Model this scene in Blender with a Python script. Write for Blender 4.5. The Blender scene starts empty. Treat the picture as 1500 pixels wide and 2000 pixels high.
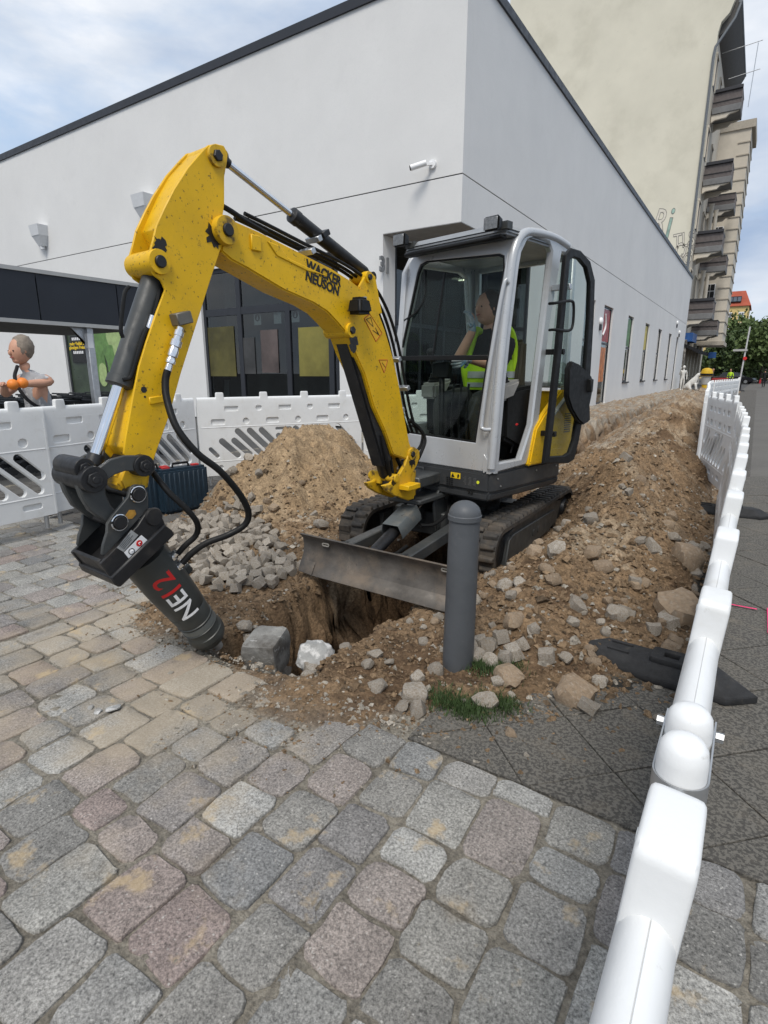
import bpy, bmesh, math, random
import numpy as np
from mathutils import Vector, Matrix, Euler
S = bpy.context.scene
COL = S.collection
R = math.radians
sin, cos = math.sin, math.cos
rnd = random.Random(11)
# ------------------------------------------------------------------ camera, sky, sun
# world frame: x across the street (right = kerb side), y along the street, z up; camera stands at the origin
FOC, CAMH, PITCH, TH = 1085.0, 1.4, math.atan2(272, 1085.0), R(56.85)
cam = bpy.data.cameras.new('camera'); camo = bpy.data.objects.new('camera', cam); COL.objects.link(camo)
camo.location = (0, 0, CAMH); camo.rotation_euler = (R(90) - PITCH, 0, R(90) - TH)
cam.sensor_fit = 'VERTICAL'; cam.sensor_height = 24; cam.lens = 24 * FOC / 2000; cam.clip_start = .02; cam.clip_end = 2000
S.camera = camo
S.view_settings.view_transform = 'Standard'; S.view_settings.look = 'None'; S.view_settings.gamma = 1
S.view_settings.exposure = 0.68
try: S.view_settings.use_curve_mapping = False
except Exception: pass
W = bpy.data.worlds.new('World'); S.world = W; W.use_nodes = True
nt = W.node_tree; nt.nodes.clear(); N = nt.nodes.new; Lk = nt.links.new
SUNEL, SUNAZ = 56, 160      # azimuth measured from +y clockwise
out = N('ShaderNodeOutputWorld'); bg = N('ShaderNodeBackground'); bg.inputs[1].default_value = 0.1
sky = N('ShaderNodeTexSky'); sky.sky_type = 'NISHITA'; sky.sun_disc = False
sky.sun_elevation = R(SUNEL); sky.sun_rotation = R(SUNAZ); sky.air_density = 1.0; sky.dust_density = 1.5
tc = N('ShaderNodeTexCoord'); mp = N('ShaderNodeMapping'); mp.inputs['Scale'].default_value = (1, 1, 2.6); mp.inputs['Location'].default_value = (.35, .1, .4)
n1 = N('ShaderNodeTexNoise'); n1.inputs['Scale'].default_value = 2.1; n1.inputs['Detail'].default_value = 8; n1.inputs['Roughness'].default_value = .55; n1.inputs['Distortion'].default_value = .25
n2 = N('ShaderNodeTexNoise'); n2.inputs['Scale'].default_value = 3.2; n2.inputs['Detail'].default_value = 7; n2.inputs['Roughness'].default_value = .5
r1 = N('ShaderNodeValToRGB'); e = r1.color_ramp.elements; e[0].position = .34; e[0].color = (0, 0, 0, 1); e[1].position = .52; e[1].color = (1, 1, 1, 1)
r2 = N('ShaderNodeValToRGB'); e = r2.color_ramp.elements; e[0].position = .33; e[0].color = (2.5, 3.2, 4.4, 1); e[1].position = .76; e[1].color = (7.7, 7.6, 7.6, 1)
m2 = r2.color_ramp.elements.new(.54); m2.color = (4.6, 5.0, 5.6, 1)
mx = N('ShaderNodeMix'); mx.data_type = 'RGBA'
tint = N('ShaderNodeMix'); tint.data_type = 'RGBA'; tint.blend_type = 'MIX'; tint.inputs[0].default_value = .45; tint.inputs[0].default_value = .6; tint.inputs[7].default_value = (3.4, 4.6, 6.2, 1)
Lk(tc.outputs['Generated'], mp.inputs[0]); Lk(mp.outputs[0], n1.inputs['Vector']); Lk(mp.outputs[0], n2.inputs['Vector'])
Lk(n1.outputs[0], r1.inputs[0]); Lk(n2.outputs[0], r2.inputs[0]); Lk(r1.outputs[0], mx.inputs[0])
Lk(sky.outputs[0], tint.inputs[6]); Lk(tint.outputs[2], mx.inputs[6]); Lk(r2.outputs[0], mx.inputs[7]); Lk(mx.outputs[2], bg.inputs[0]); Lk(bg.outputs[0], out.inputs[0])
sl = bpy.data.lights.new('sun', 'SUN'); sl.energy = 1.75; sl.angle = R(22); sl.color = (1, .95, .87)
so = bpy.data.objects.new('sun', sl); COL.objects.link(so)
sd = Vector((sin(R(SUNAZ)) * cos(R(SUNEL)), cos(R(SUNAZ)) * cos(R(SUNEL)), sin(R(SUNEL))))
so.rotation_euler = sd.to_track_quat('Z', 'Y').to_euler(); so.location = (0, 0, 30)

# ------------------------------------------------------------------ measuring helpers: a pixel of the 1500x2000 photo cut with a real plane
def ray(u, v):
    a = (u - 750) / FOC; t = (v - 1000) / FOC
    Y = cos(PITCH) - t * sin(PITCH); Z = -sin(PITCH) - t * cos(PITCH)
    return Vector((a * sin(TH) - Y * cos(TH), a * cos(TH) + Y * sin(TH), Z))
O3 = Vector((0, 0, CAMH))
def onz(u, v, z=0): r = ray(u, v); return O3 + r * (z - CAMH) / r.z
def ony(u, v, y): r = ray(u, v); return O3 + r * y / r.y
def onx(u, v, x): r = ray(u, v); return O3 + r * x / r.x

# ------------------------------------------------------------------ materials
MATS = {}
def mat(name, col, rough=.6, metal=0., var=.12, scale=6., bump=0., bscale=60., spot=None, coat=0., obj=False, fine=0., spec=.4):
    if name in MATS: return MATS[name]
    m = bpy.data.materials.new(name); m.use_nodes = True; MATS[name] = m
    t = m.node_tree; b = t.nodes['Principled BSDF']; n = t.nodes.new; L = t.links.new
    b.inputs['Roughness'].default_value = rough; b.inputs['Metallic'].default_value = metal; b.inputs['Specular IOR Level'].default_value = spec
    if coat: b.inputs['Coat Weight'].default_value = coat; b.inputs['Coat Roughness'].default_value = .15
    g = n('ShaderNodeNewGeometry'); src = g.outputs['Position']
    if obj: src = n('ShaderNodeTexCoord').outputs['Object']
    def noise(sc, det=5, ro=.6):
        q = n('ShaderNodeTexNoise'); q.inputs['Scale'].default_value = sc; q.inputs['Detail'].default_value = det; q.inputs['Roughness'].default_value = ro
        L(src, q.inputs['Vector']); return q.outputs[0]
    def rng(x, lo, hi, a, c):
        q = n('ShaderNodeMapRange'); q.inputs[1].default_value = lo; q.inputs[2].default_value = hi; q.inputs[3].default_value = a; q.inputs[4].default_value = c
        L(x, q.inputs[0]); return q.outputs[0]
    def mul(cin, f):
        q = n('ShaderNodeMix'); q.data_type = 'RGBA'; q.blend_type = 'MULTIPLY'; q.inputs[0].default_value = 1
        if isinstance(cin, tuple): q.inputs[6].default_value = (*cin, 1)
        else: L(cin, q.inputs[6])
        L(f, q.inputs[7]); return q.outputs[2]
    c = mul(tuple(col), rng(noise(scale), .3, .7, 1 - var, 1 + var))
    if fine: c = mul(c, rng(noise(bscale, 3, .7), .3, .7, 1 - fine, 1 + fine))
    if obj:
        oi = n('ShaderNodeObjectInfo'); c = mul(c, rng(oi.outputs['Random'], 0, 1, .75, 1.2))
    if spot:
        for (sc, scol, lo, hi, amt) in spot:
            q = n('ShaderNodeMix'); q.data_type = 'RGBA'; L(rng(noise(sc, 6, .65), lo, hi, 0, amt), q.inputs[0]); L(c, q.inputs[6]); q.inputs[7].default_value = (*scol, 1); c = q.outputs[2]
    L(c, b.inputs['Base Color'])
    if rough < .9: L(rng(noise(scale * 3), .3, .7, max(.02, rough - .1), min(1, rough + .12)), b.inputs['Roughness'])
    if bump:
        q = n('ShaderNodeBump'); q.inputs['Strength'].default_value = 1; q.inputs['Distance'].default_value = bump
        L(noise(bscale, 6, .65), q.inputs['Height']); L(q.outputs[0], b.inputs['Normal'])
    return m
def glassmat(name, tint=(.75, .8, .8), gl=.12, rough=.0):
    m = bpy.data.materials.new(name); m.use_nodes = True; t = m.node_tree; t.nodes.clear(); n = t.nodes.new; L = t.links.new
    o = n('ShaderNodeOutputMaterial'); tr = n('ShaderNodeBsdfTransparent'); tr.inputs[0].default_value = (*tint, 1)
    g = n('ShaderNodeBsdfGlossy'); g.inputs['Roughness'].default_value = rough; g.inputs[0].default_value = (1, 1, 1, 1)
    ge = n('ShaderNodeNewGeometry'); dt = n('ShaderNodeVectorMath'); dt.operation = 'DOT_PRODUCT'; L(ge.outputs['Normal'], dt.inputs[0]); L(ge.outputs['Incoming'], dt.inputs[1])
    def mth(op, x, y):
        q = n('ShaderNodeMath'); q.operation = op; q.use_clamp = False
        for i, w in enumerate((x, y)):
            if w is None: continue
            if isinstance(w, (int, float)): q.inputs[i].default_value = w
            else: L(w, q.inputs[i])
        return q
    ab = mth('ABSOLUTE', dt.outputs['Value'], None); iv = mth('SUBTRACT', 1.0, ab.outputs[0]); f = mth('MULTIPLY', mth('POWER', iv.outputs[0], 5.0).outputs[0], .9)
    a = n('ShaderNodeMath'); a.operation = 'ADD'; a.inputs[1].default_value = gl; a.use_clamp = True
    mx = n('ShaderNodeMixShader'); L(f.outputs[0], a.inputs[0]); L(a.outputs[0], mx.inputs[0]); L(tr.outputs[0], mx.inputs[1]); L(g.outputs[0], mx.inputs[2]); L(mx.outputs[0], o.inputs[0])
    MATS[name] = m; return m
def emit(name, col, st):
    m = bpy.data.materials.new(name); m.use_nodes = True; b = m.node_tree.nodes['Principled BSDF']
    b.inputs['Base Color'].default_value = (*col, 1); b.inputs['Emission Color'].default_value = (*col, 1); b.inputs['Emission Strength'].default_value = st; MATS[name] = m; return m

DUST = (.33, .26, .18)
YEL = mat('yellow_paint', (.72, .425, .008), .45, 0, .10, 3, .0006, 90, spot=[(5, (.45, .27, .03), .5, .75, .5), (60, (.10, .06, .02), .60, .66, .75), (19, (.07, .045, .02), .645, .70, .8), (2.3, (.33, .21, .05), .60, .75, .5)], spec=.3)
YELD = mat('yellow_paint_worn', (.64, .38, .015), .5, 0, .15, 4, .0008, 60, spot=[(14, (.06, .04, .02), .53, .63, .85), (5, (.33, .22, .08), .5, .75, .5)], spec=.3)
STEELK = mat('black_steel', (.014, .014, .015), .42, 0, .3, 8, .0006, 70, spot=[(9, (.10, .085, .065), .55, .85, .5)])
GRPH = mat('graphite_paint', (.045, .048, .048), .45, 0, .2, 5, .0004, 60, spot=[(2.5, (.11, .095, .075), .5, .8, .35), (7, (.16, .13, .10), .56, .85, .45), (60, (.2, .19, .17), .68, .74, .5)])
HAMB = mat('breaker_paint', (.042, .045, .042), .42, 0, .12, 4, .0002, 60, spot=[(40, (.12, .12, .11), .69, .75, .4)])
SKIRT = mat('dark_body_plastic', (.036, .038, .04), .5, 0, .15, 4, .0004, 120, spot=[(6, (.15, .125, .095), .5, .85, .4)])
SILV = mat('silver_paint', (.46, .47, .48), .33, .25, .06, 3, .0002, 60, spot=[(9, (.30, .27, .23), .56, .8, .3), (50, (.2, .18, .16), .69, .74, .5)], coat=.3)
SILD = mat('grey_roof_paint', (.25, .26, .27), .4, .1, .15, 3, 0, spot=[(6, DUST, .6, .9, .35)])
BLK = mat('black_rubber', (.010, .010, .010), .5, 0, .2, 10, spec=.22)
TRK = mat('track_rubber', (.035, .032, .029), .75, 0, .25, 9, .002, 40, spot=[(8, (.17, .13, .09), .45, .8, .6)])
CHR = mat('chrome_rod', (.75, .75, .76), .12, 1., .05)
ZINC = mat('galvanised_steel', (.45, .46, .47), .38, .8, .12, 15, .0003, 50)
RUST = mat('blade_steel', (.10, .09, .08), .6, .35, .35, 7, .001, 50, spot=[(5, (.20, .155, .115), .45, .7, .8), (14, (.27, .22, .17), .6, .75, .5), (40, (.03, .03, .03), .62, .7, .6)])
PLW = mat('white_plastic', (.72, .725, .72), .45, 0, .05, 3, .0006, 40, spot=[(7, (.50, .47, .41), .56, .8, .45), (38, (.45, .43, .39), .64, .72, .5), (2.2, (.60, .60, .58), .5, .7, .5)])
RUBF = mat('recycled_rubber', (.022, .022, .023), .8, 0, .3, 12, .002, 70, spot=[(9, (.16, .14, .11), .58, .8, .4)])
BOLL = mat('bollard_paint', (.080, .086, .094), .5, 0, .12, 5, .0006, 80, spot=[(2.3, (.12, .115, .105), .5, .8, .35), (45, (.2, .2, .2), .68, .74, .5), (18, (.14, .14, .14), .6, .75, .4), (6, (.15, .13, .11), .66, .8, .3)])
STUC = mat('white_render', (.69, .685, .672), .92, 0, .035, .6, .003, 120, spot=[(.22, (.56, .565, .565), .45, .8, .45), (1.7, (.60, .595, .58), .58, .8, .4), (30, (.60, .60, .60), .5, .7, .25)], fine=.05)
BEIG = mat('beige_render', (.62, .585, .48), .93, 0, .06, .3, .003, 60, spot=[(.35, (.46, .43, .34), .5, .75, .55), (1.6, (.40, .38, .33), .66, .74, .5)])
CREAM = mat('cream_stucco', (.55, .50, .42), .9, 0, .08, 1.2)
ANTH = mat('anthracite_metal', (.035, .038, .045), .45, .3, .06, 2)
FASC = mat('anthracite_fascia', (.018, .021, .028), .42, .1, .06, 1)
CONC = mat('grey_concrete', (.30, .30, .29), .9, 0, .15, 5, .002, 80)
GLS = glassmat('window_glass', (.5, .54, .54), .05)
GLC = glassmat('cab_glass', (.82, .86, .84), .008)
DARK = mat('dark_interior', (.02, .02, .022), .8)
WHITE = mat('white_lacquer', (.8, .8, .8), .5, 0, .02)
ORNG = mat('orange_peel', (.75, .22, .03), .5, 0, .1, 20)
RED = mat('red_print', (.55, .02, .02), .5); WTX = mat('white_print', (.75, .75, .75), .5, 0, .02); KTX = mat('black_print', (.01, .01, .01), .5, 0, .02)
YTX = mat('yellow_print', (.8, .55, .02), .5, 0, .02); GTX = mat('grey_print', (.38, .38, .37), .5, 0, .05)
SKIN = mat('skin', (.50, .27, .18), .55, 0, .12, 12)
HIVIS = mat('hi_vis_fabric', (.50, .78, .03), .7, 0, .1, 8, .004, 25); REFL = mat('reflective_tape', (.5, .52, .5), .4, .2)
BCLO = mat('black_cloth', (.012, .012, .014), .9, 0, .2, 6, .004, 30); GCLO = mat('grey_cloth', (.05, .052, .05), .9, 0, .3, 6, .006, 20)
HAIR = mat('dark_hair', (.03, .02, .015), .6, 0, .3, 30)

# ------------------------------------------------------------------ object helpers
def link(o): COL.objects.link(o); return o
def tag(o, label=None, cat=None, group=None, kind=None):
    if label: o['label'] = label
    if cat: o['category'] = cat
    if group: o['group'] = group
    if kind: o['kind'] = kind
    return o
def thing(name, loc, label, cat, group=None, rz=0):
    o = link(bpy.data.objects.new(name, None)); o.location = loc; o.rotation_euler = (0, 0, rz); o.empty_display_size = .1
    return tag(o, label, cat, group)
def wloc(o):
    v = Vector((0, 0, 0))
    while o: v += o.location; o = o.parent
    return v
class MB:
    "collects shapes given in world coordinates; build() links them as one mesh object under a parent"
    def __init__(s, M=None): s.b = bmesh.new(); s.M = M or Matrix.Identity(4)
    def _v(s, p): return s.b.verts.new(s.M @ Vector(p))
    def face(s, pts): return s.b.faces.new([s._v(p) for p in pts])
    def hull(s, A, B):
        a = [s._v(p) for p in A]; b = [s._v(p) for p in B]; n = len(a)
        s.b.faces.new(a[::-1]); s.b.faces.new(b)
        for i in range(n): s.b.faces.new([a[i], a[(i + 1) % n], b[(i + 1) % n], b[i]])
        return s
    def box(s, c, d, rot=None, M=None):
        Rm = (M if M is not None else (Euler(rot).to_matrix() if rot else Matrix.Identity(3))); c = Vector(c); x, y, z = [q / 2 for q in d]
        f = lambda p: c + Rm @ Vector(p)
        return s.hull([f((-x, -y, -z)), f((x, -y, -z)), f((x, y, -z)), f((-x, y, -z))], [f((-x, -y, z)), f((x, -y, z)), f((x, y, z)), f((-x, y, z))])
    def b2(s, lo, hi): return s.box([(a + b) / 2 for a, b in zip(lo, hi)], [abs(b - a) for a, b in zip(lo, hi)])
    def prism(s, pts, f, t0, t1):
        "f(a, b, t) -> world"
        return s.hull([f(a, b, t0) for a, b in pts], [f(a, b, t1) for a, b in pts])
    def lathe(s, p0, p1, prof, seg=20, caps=True):
        p0 = Vector(p0); p1 = Vector(p1); ax = (p1 - p0); Ln = ax.length; ax.normalize()
        u = ax.orthogonal().normalized(); w = ax.cross(u); prev = None; first = None
        for (h, r) in prof:
            ring = [s._v(p0 + ax * h * Ln + (u * cos(2 * math.pi * i / seg) + w * sin(2 * math.pi * i / seg)) * max(r, 1e-4)) for i in range(seg)]
            if prev:
                for i in range(seg): s.b.faces.new([prev[i], prev[(i + 1) % seg], ring[(i + 1) % seg], ring[i]])
            else: first = ring
            prev = ring
        if caps: s.b.faces.new(first[::-1]); s.b.faces.new(prev)
        return s
    def cyl(s, p0, p1, r, r2=None, seg=16): return s.lathe(p0, p1, [(0, r), (1, r2 if r2 else r)], seg)
    def tube(s, pts, r, seg=8, smooth=0, caps=True):
        P = [Vector(p) for p in pts]
        if smooth and len(P) > 2:
            Q = [P[0] * 2 - P[1]] + P + [P[-1] * 2 - P[-2]]; o = []
            for i in range(1, len(Q) - 2):
                for k in range(smooth):
                    t = k / smooth; a, b, c, d = Q[i - 1:i + 3]
                    o.append(.5 * ((2 * b) + (c - a) * t + (2 * a - 5 * b + 4 * c - d) * t * t + (-a + 3 * b - 3 * c + d) * t ** 3))
            o.append(P[-1]); P = o
        rr = r if callable(r) else (lambda t: r)
        up = None; prev = None; first = None
        for i, p in enumerate(P):
            d = (P[min(i + 1, len(P) - 1)] - P[max(i - 1, 0)]).normalized()
            up = d.orthogonal().normalized() if up is None else (up - d * up.dot(d)).normalized()
            w = d.cross(up); q = rr(i / (len(P) - 1))
            ring = [s._v(p + (up * cos(2 * math.pi * j / seg) + w * sin(2 * math.pi * j / seg)) * q) for j in range(seg)]
            if prev:
                for j in range(seg): s.b.faces.new([prev[j], prev[(j + 1) % seg], ring[(j + 1) % seg], ring[j]])
            else: first = ring
            prev = ring
        if caps: s.b.faces.new(first[::-1]); s.b.faces.new(prev)
        return s
    def bar(s, p0, p1, w, h, up=(0, 0, 1)):
        p0 = Vector(p0); p1 = Vector(p1); d = p1 - p0; L = d.length; d.normalize(); up = Vector(up); sd = d.cross(up)
        if sd.length < 1e-4: sd = d.orthogonal()
        sd.normalize(); up = sd.cross(d); M3 = Matrix((d, sd, up)).transposed()
        return s.box((p0 + p1) / 2, (L, w, h), M=M3)
    def ball(s, c, r, seg=16, rings=10, sc=(1, 1, 1), M=None):
        bm = bmesh.new(); bmesh.ops.create_uvsphere(bm, u_segments=seg, v_segments=rings, radius=1)
        mp = {}; M = M or Matrix.Identity(3)
        for v in bm.verts: mp[v.index] = s._v(Vector(c) + M @ Vector((v.co.x * r * sc[0], v.co.y * r * sc[1], v.co.z * r * sc[2])))
        bm.verts.ensure_lookup_table()
        for f in bm.faces: s.b.faces.new([mp[v.index] for v in f.verts])
        bm.free(); return s
    def addmesh(s, me, M=None):
        M = M or Matrix.Identity(4); vs = [s._v(M @ v.co) for v in me.vertices]
        for p in me.polygons:
            try: s.b.faces.new([vs[i] for i in p.vertices])
            except ValueError: pass
        return s
    def mesh(s, name, m, bev=0, seg=1, ang=30, smooth=True, off=None, recalc=True):
        if recalc: bmesh.ops.recalc_face_normals(s.b, faces=s.b.faces)
        if bev:
            ed = [e for e in s.b.edges if len(e.link_faces) == 2 and e.calc_face_angle(0) > R(ang)]
            bmesh.ops.bevel(s.b, geom=ed, offset=bev, segments=seg, affect='EDGES', clamp_overlap=True)
        if off is not None: bmesh.ops.translate(s.b, verts=s.b.verts, vec=-Vector(off))
        me = bpy.data.meshes.new(name); s.b.to_mesh(me); s.b.free()
        for q in (m if isinstance(m, (list, tuple)) else [m]): me.materials.append(q)
        if smooth:
            me.polygons.foreach_set('use_smooth', [True] * len(me.polygons)); me.set_sharp_from_angle(angle=R(38))
        return me
    def build(s, name, m, parent=None, bev=0, seg=1, label=None, cat=None, group=None, kind=None, smooth=True, origin=None, ang=30):
        off = wloc(parent) if parent else (Vector(origin) if origin is not None else Vector((0, 0, 0)))
        me = s.mesh(name, m, bev, seg, ang, smooth, off)
        o = link(bpy.data.objects.new(name, me)); o.parent = parent
        if not parent: o.location = off
        return tag(o, label, cat, group, kind)
def holed(outer, holes, t, bev=0, res=6):
    "flat plate with real openings: returns a mesh in x,z with thickness t along y (front at y=0, back at y=t)"
    cu = bpy.data.curves.new('c', 'CURVE'); cu.dimensions = '2D'; cu.fill_mode = 'BOTH'; cu.extrude = t / 2 - bev; cu.bevel_depth = bev; cu.bevel_resolution = 0
    for poly in [outer] + holes:
        sp = cu.splines.new('POLY'); sp.points.add(len(poly) - 1); sp.use_cyclic_u = True
        for p, (a, b) in zip(sp.points, poly): p.co = (a, b, 0, 1)
    o = bpy.data.objects.new('c', cu); me = bpy.data.meshes.new_from_object(o); bpy.data.objects.remove(o); bpy.data.curves.remove(cu)
    me.transform(Matrix(((1, 0, 0, 0), (0, 0, 1, t / 2), (0, 1, 0, 0), (0, 0, 0, 1)))); me.flip_normals()
    return me
def rrect(x0, z0, x1, z1, r, n=4):
    o = []
    for cx, cz, a in ((x1 - r, z0 + r, -90), (x1 - r, z1 - r, 0), (x0 + r, z1 - r, 90), (x0 + r, z0 + r, 180)):
        o += [(cx + r * cos(R(a + 90 * k / n)), cz + r * sin(R(a + 90 * k / n))) for k in range(n + 1)]
    return o
def circ(x, z, r, n=14): return [(x + r * cos(2 * math.pi * k / n), z + r * sin(2 * math.pi * k / n)) for k in range(n)]
def slot(x0, z0, x1, z1, r, n=5):
    a = math.atan2(z1 - z0, x1 - x0); o = []
    for cx, cz, s in ((x1, z1, -90), (x0, z0, 90)):
        o += [(cx + r * cos(a + R(s + 180 * k / n)), cz + r * sin(a + R(s + 180 * k / n))) for k in range(n + 1)]
    return o
def frame(o, X, Z):
    "matrix: local x -> X, local z -> Z, local y -> Z x X"
    X = Vector(X).normalized(); Z = Vector(Z).normalized(); Y = Z.cross(X)
    M = Matrix((X, Y, Z)).transposed().to_4x4(); M.translation = Vector(o); return M
def text(name, s, size, o, X, up, m, parent, depth=.002, align='CENTER', bold=0., shear=0, sx=1., **kw):
    cu = bpy.data.curves.new('t', 'FONT'); cu.body = s; cu.size = size; cu.extrude = depth; cu.align_x = align; cu.align_y = 'CENTER'; cu.offset = bold; cu.shear = shear; cu.resolution_u = 3; cu.space_line = .78
    ob = bpy.data.objects.new('t', cu); me = bpy.data.meshes.new_from_object(ob); bpy.data.objects.remove(ob); bpy.data.curves.remove(cu)
    X = Vector(X).normalized(); up = Vector(up).normalized(); Nn = X.cross(up)
    M = Matrix((X * sx, up, Nn)).transposed().to_4x4(); M.translation = Vector(o)
    mb = MB(); mb.addmesh(me, M); bpy.data.meshes.remove(me)
    return mb.build(name, m, parent, smooth=False, **kw)
def copyt(o, loc=None, rot=None, parent=None, label=None):
    c = link(o.copy())
    if parent: c.parent = parent
    if loc is not None: c.location = loc
    if rot is not None: c.rotation_euler = rot
    if label: c['label'] = label
    for ch in list(o.children): copyt(ch, parent=c)
    return c

# ------------------------------------------------------------------ noise for terrain
def _h(ix, iy, s): 
    n = (ix.astype(np.int64) * 374761393 + iy.astype(np.int64) * 668265263 + s * 144269) & 0xffffffff
    n = ((n ^ (n >> 13)) * 1274126177) & 0xffffffff; return ((n ^ (n >> 16)) & 0xffff) / 65535.0
def vnoise(x, y, s=0):
    ix = np.floor(x); iy = np.floor(y); fx = x - ix; fy = y - iy; fx = fx * fx * fx * (fx * (fx * 6 - 15) + 10); fy = fy * fy * fy * (fy * (fy * 6 - 15) + 10)
    a = _h(ix, iy, s); b = _h(ix + 1, iy, s); c = _h(ix, iy + 1, s); d = _h(ix + 1, iy + 1, s)
    return a + (b - a) * fx + (c - a) * fy + (a - b - c + d) * fx * fy
def fbm(x, y, f=1., oc=4, s=0, g=.5):
    r = 0; a = 1; t = 0
    for k in range(oc): r = r + a * (vnoise(x * f + 7.3 * k, y * f - 3.1 * k, s + k) - .5); t += a; a *= g; f *= 2.03
    return r / t * 2
def sst(x, a, b): t = np.clip((x - a) / (b - a), 0, 1); return t * t * (3 - 2 * t)
def sdpoly(x, y, P):
    "signed distance, positive inside"
    d = np.full(x.shape, 1e9); ins = np.zeros(x.shape, bool); n = len(P)
    for i in range(n):
        ax, ay = P[i]; bx, by = P[(i + 1) % n]; ex, ey = bx - ax, by - ay
        t = np.clip(((x - ax) * ex + (y - ay) * ey) / (ex * ex + ey * ey), 0, 1)
        d = np.minimum(d, (x - ax - t * ex) ** 2 + (y - ay - t * ey) ** 2)
        c = ((ay > y) != (by > y)) & (x < (bx - ax) * (y - ay) / (by - ay + 1e-12) + ax); ins ^= c
    d = np.sqrt(d); return np.where(ins, d, -d)
# ------------------------------------------------------------------ ground: far sheet, excavated terrain, paving
DP = [(-2.98, 1.98), (-2.8, 1.62), (-2.42, 1.70), (-2.2, 1.74), (-1.95, 1.64), (-1.72, 1.50), (-1.45, 1.34), (-1.18, 1.48), (-.95, 1.78), (-.66, 2.05), (-.36, 2.42), (-.1, 2.9), (-.02, 3.6),
      (-.02, 7), (-.3, 9), (-.8, 20), (-.9, 54), (-5.83, 54), (-5.83, 12.2), (-5.83, 7.5), (-5.0, 6.6), (-5.3, 5.2), (-4.9, 4.0), (-4.45, 3.0), (-3.6, 2.35)]
def tab(y, T): return np.interp(y, [a for a, b in T], [b for a, b in T])
def trench(x, y):
    c = tab(y, [(1.7, -1.93), (5.4, -2.0), (6.6, -2.8), (9, -3.1), (50, -3.3)]); w = tab(y, [(1.7, .33), (5.4, .34), (6.6, .6), (50, .62)])
    e = fbm(x, y, 3, 4, 40) * .12 
    d = np.abs(x - c + e) - w
    far_ = sst(y, 5.8, 7.5); side = (1 - sst(d, -.14, .05)) * (1 - far_) + (1 - sst(d + fbm(x, y, 2, 4, 47) * .2, -.42, .12)) * far_
    dep = tab(y, [(1.66, 0), (1.75, .20), (2.0, .26), (2.2, .42), (2.45, .85), (3, 1.0), (50, 1.0), (52, .3), (53, 0)])
    return side * dep * sst(y + e * .7, 1.66, 1.80), d
def terrain(x, y, fine=True):
    x = np.asarray(x, float); y = np.asarray(y, float)
    sd = sdpoly(x, y, DP) + fbm(x, y, 2.2, 4, 3) * .20
    m = sst(sd, -.02, .30)
    clod = np.maximum(0, fbm(x, y, 5, 4, 9, .6)) ** 1.0
    z = -.0085 + fbm(x, y, 25, 3, 5) * .007 + m * (.030 + fbm(x, y, 2.5, 5, 12, .55) * .05)
    # left heap of sand
    r = np.sqrt(((x + 4.08) / .93) ** 2 + ((y - 4.76) / 1.05) ** 2) + fbm(x, y, 1.7, 4, 21) * .22
    heap = .96 * np.clip(1 - r / 1.22, 0, 1) ** .95; heap = np.where(heap > .70, .70 + (heap - .70) * .45, heap)
    # low shoulder towards the excavator
    r2 = np.sqrt(((x + 3.1) / 1.1) ** 2 + ((y - 4.1) / 1.2) ** 2) + fbm(x, y, 2, 4, 25) * .2
    heap = np.maximum(heap, .09 * sst(1 - r2, 0, .8))
    # long ridge of spoil beside the barrier
    cx = tab(y, [(2.4, -.85), (4, -.78), (8, -.95), (12, -1.35), (20, -2.0), (50, -3.2)]); hh = tab(y, [(2.35, 0), (3.0, .20), (4.2, .50), (6, .60), (9, .62), (20, .6), (40, .5), (50, .1)])
    wl = tab(y, [(2.4, .55), (5.0, .60), (6.5, 1.45), (20, 1.1), (50, 1.1)]); wr = tab(y, [(2.4, .55), (4, .74), (8, .7), (12, .85), (20, 1.0), (50, 1.4)])
    dx = x - cx + fbm(x, y, 1.1, 3, 31) * .22
    ridge = hh * np.clip(1 - np.where(dx < 0, -dx / wl, dx / wr), 0, 1) ** .92 * (1 + fbm(x, y, .7, 3, 33) * .5)
    ridge = np.where(ridge > .5, .5 + (ridge - .5) * .5, ridge)
    low = np.where(y > 5.6, -sst(cx - x, .75, 1.6) * .28 * sst(y, 5.6, 6.8) * (1 - sst(x, -3.7, -3.9) * 0), 0) * (x > -3.9)
    h = np.maximum(heap, ridge)
    am = np.clip(h * 2.2, 0, 1)
    z = z + h + am * (fbm(x, y, 4, 5, 51, .6) * .12 + np.abs(fbm(x, y, 8, 5, 57, .65)) * .10 - .02) + (m * .5 + am) * clod * .03
    tr, d = trench(x, y)
    z = z - tr * (1 + fbm(x, y, 5, 4, 61) * .25) + low * (d > -.1) * 0
    if fine: z = z + m * fbm(x, y, 22, 3, 71) * .012
    bank = sst(x, -3.95, -3.75) * 0 + (x < -3.7) * (y > 6.5) * m
    z = z + bank * (fbm(x, y, 3, 4, 77) * .10 + .05)
    return z, m, h, tr, d, bank
def tz(x, y): return float(terrain(np.array([x]), np.array([y]), False)[0][0])
xs = np.concatenate([np.arange(-8.0, -5.4, .10), np.arange(-5.4, .16, .0185), np.arange(.16, 2.6, .12)])
ya = [-1.2]
while ya[-1] < 57:
    q = ya[-1]; ya.append(q + (.05 if q < .2 else .0185 if q < 5.6 else .0185 + (q - 5.6) * .0085))
ys = np.array(ya); XX, YY = np.meshgrid(xs, ys)
ZZ, MM, HH, TT, DD, BK = terrain(XX, YY)
ZZ = np.where((XX > .1) & (YY > 1.7), np.minimum(ZZ, -.02), ZZ)
wallm = np.clip(TT * (1.15 - TT) * 3.2, 0, 1) * (TT > .04)
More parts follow.
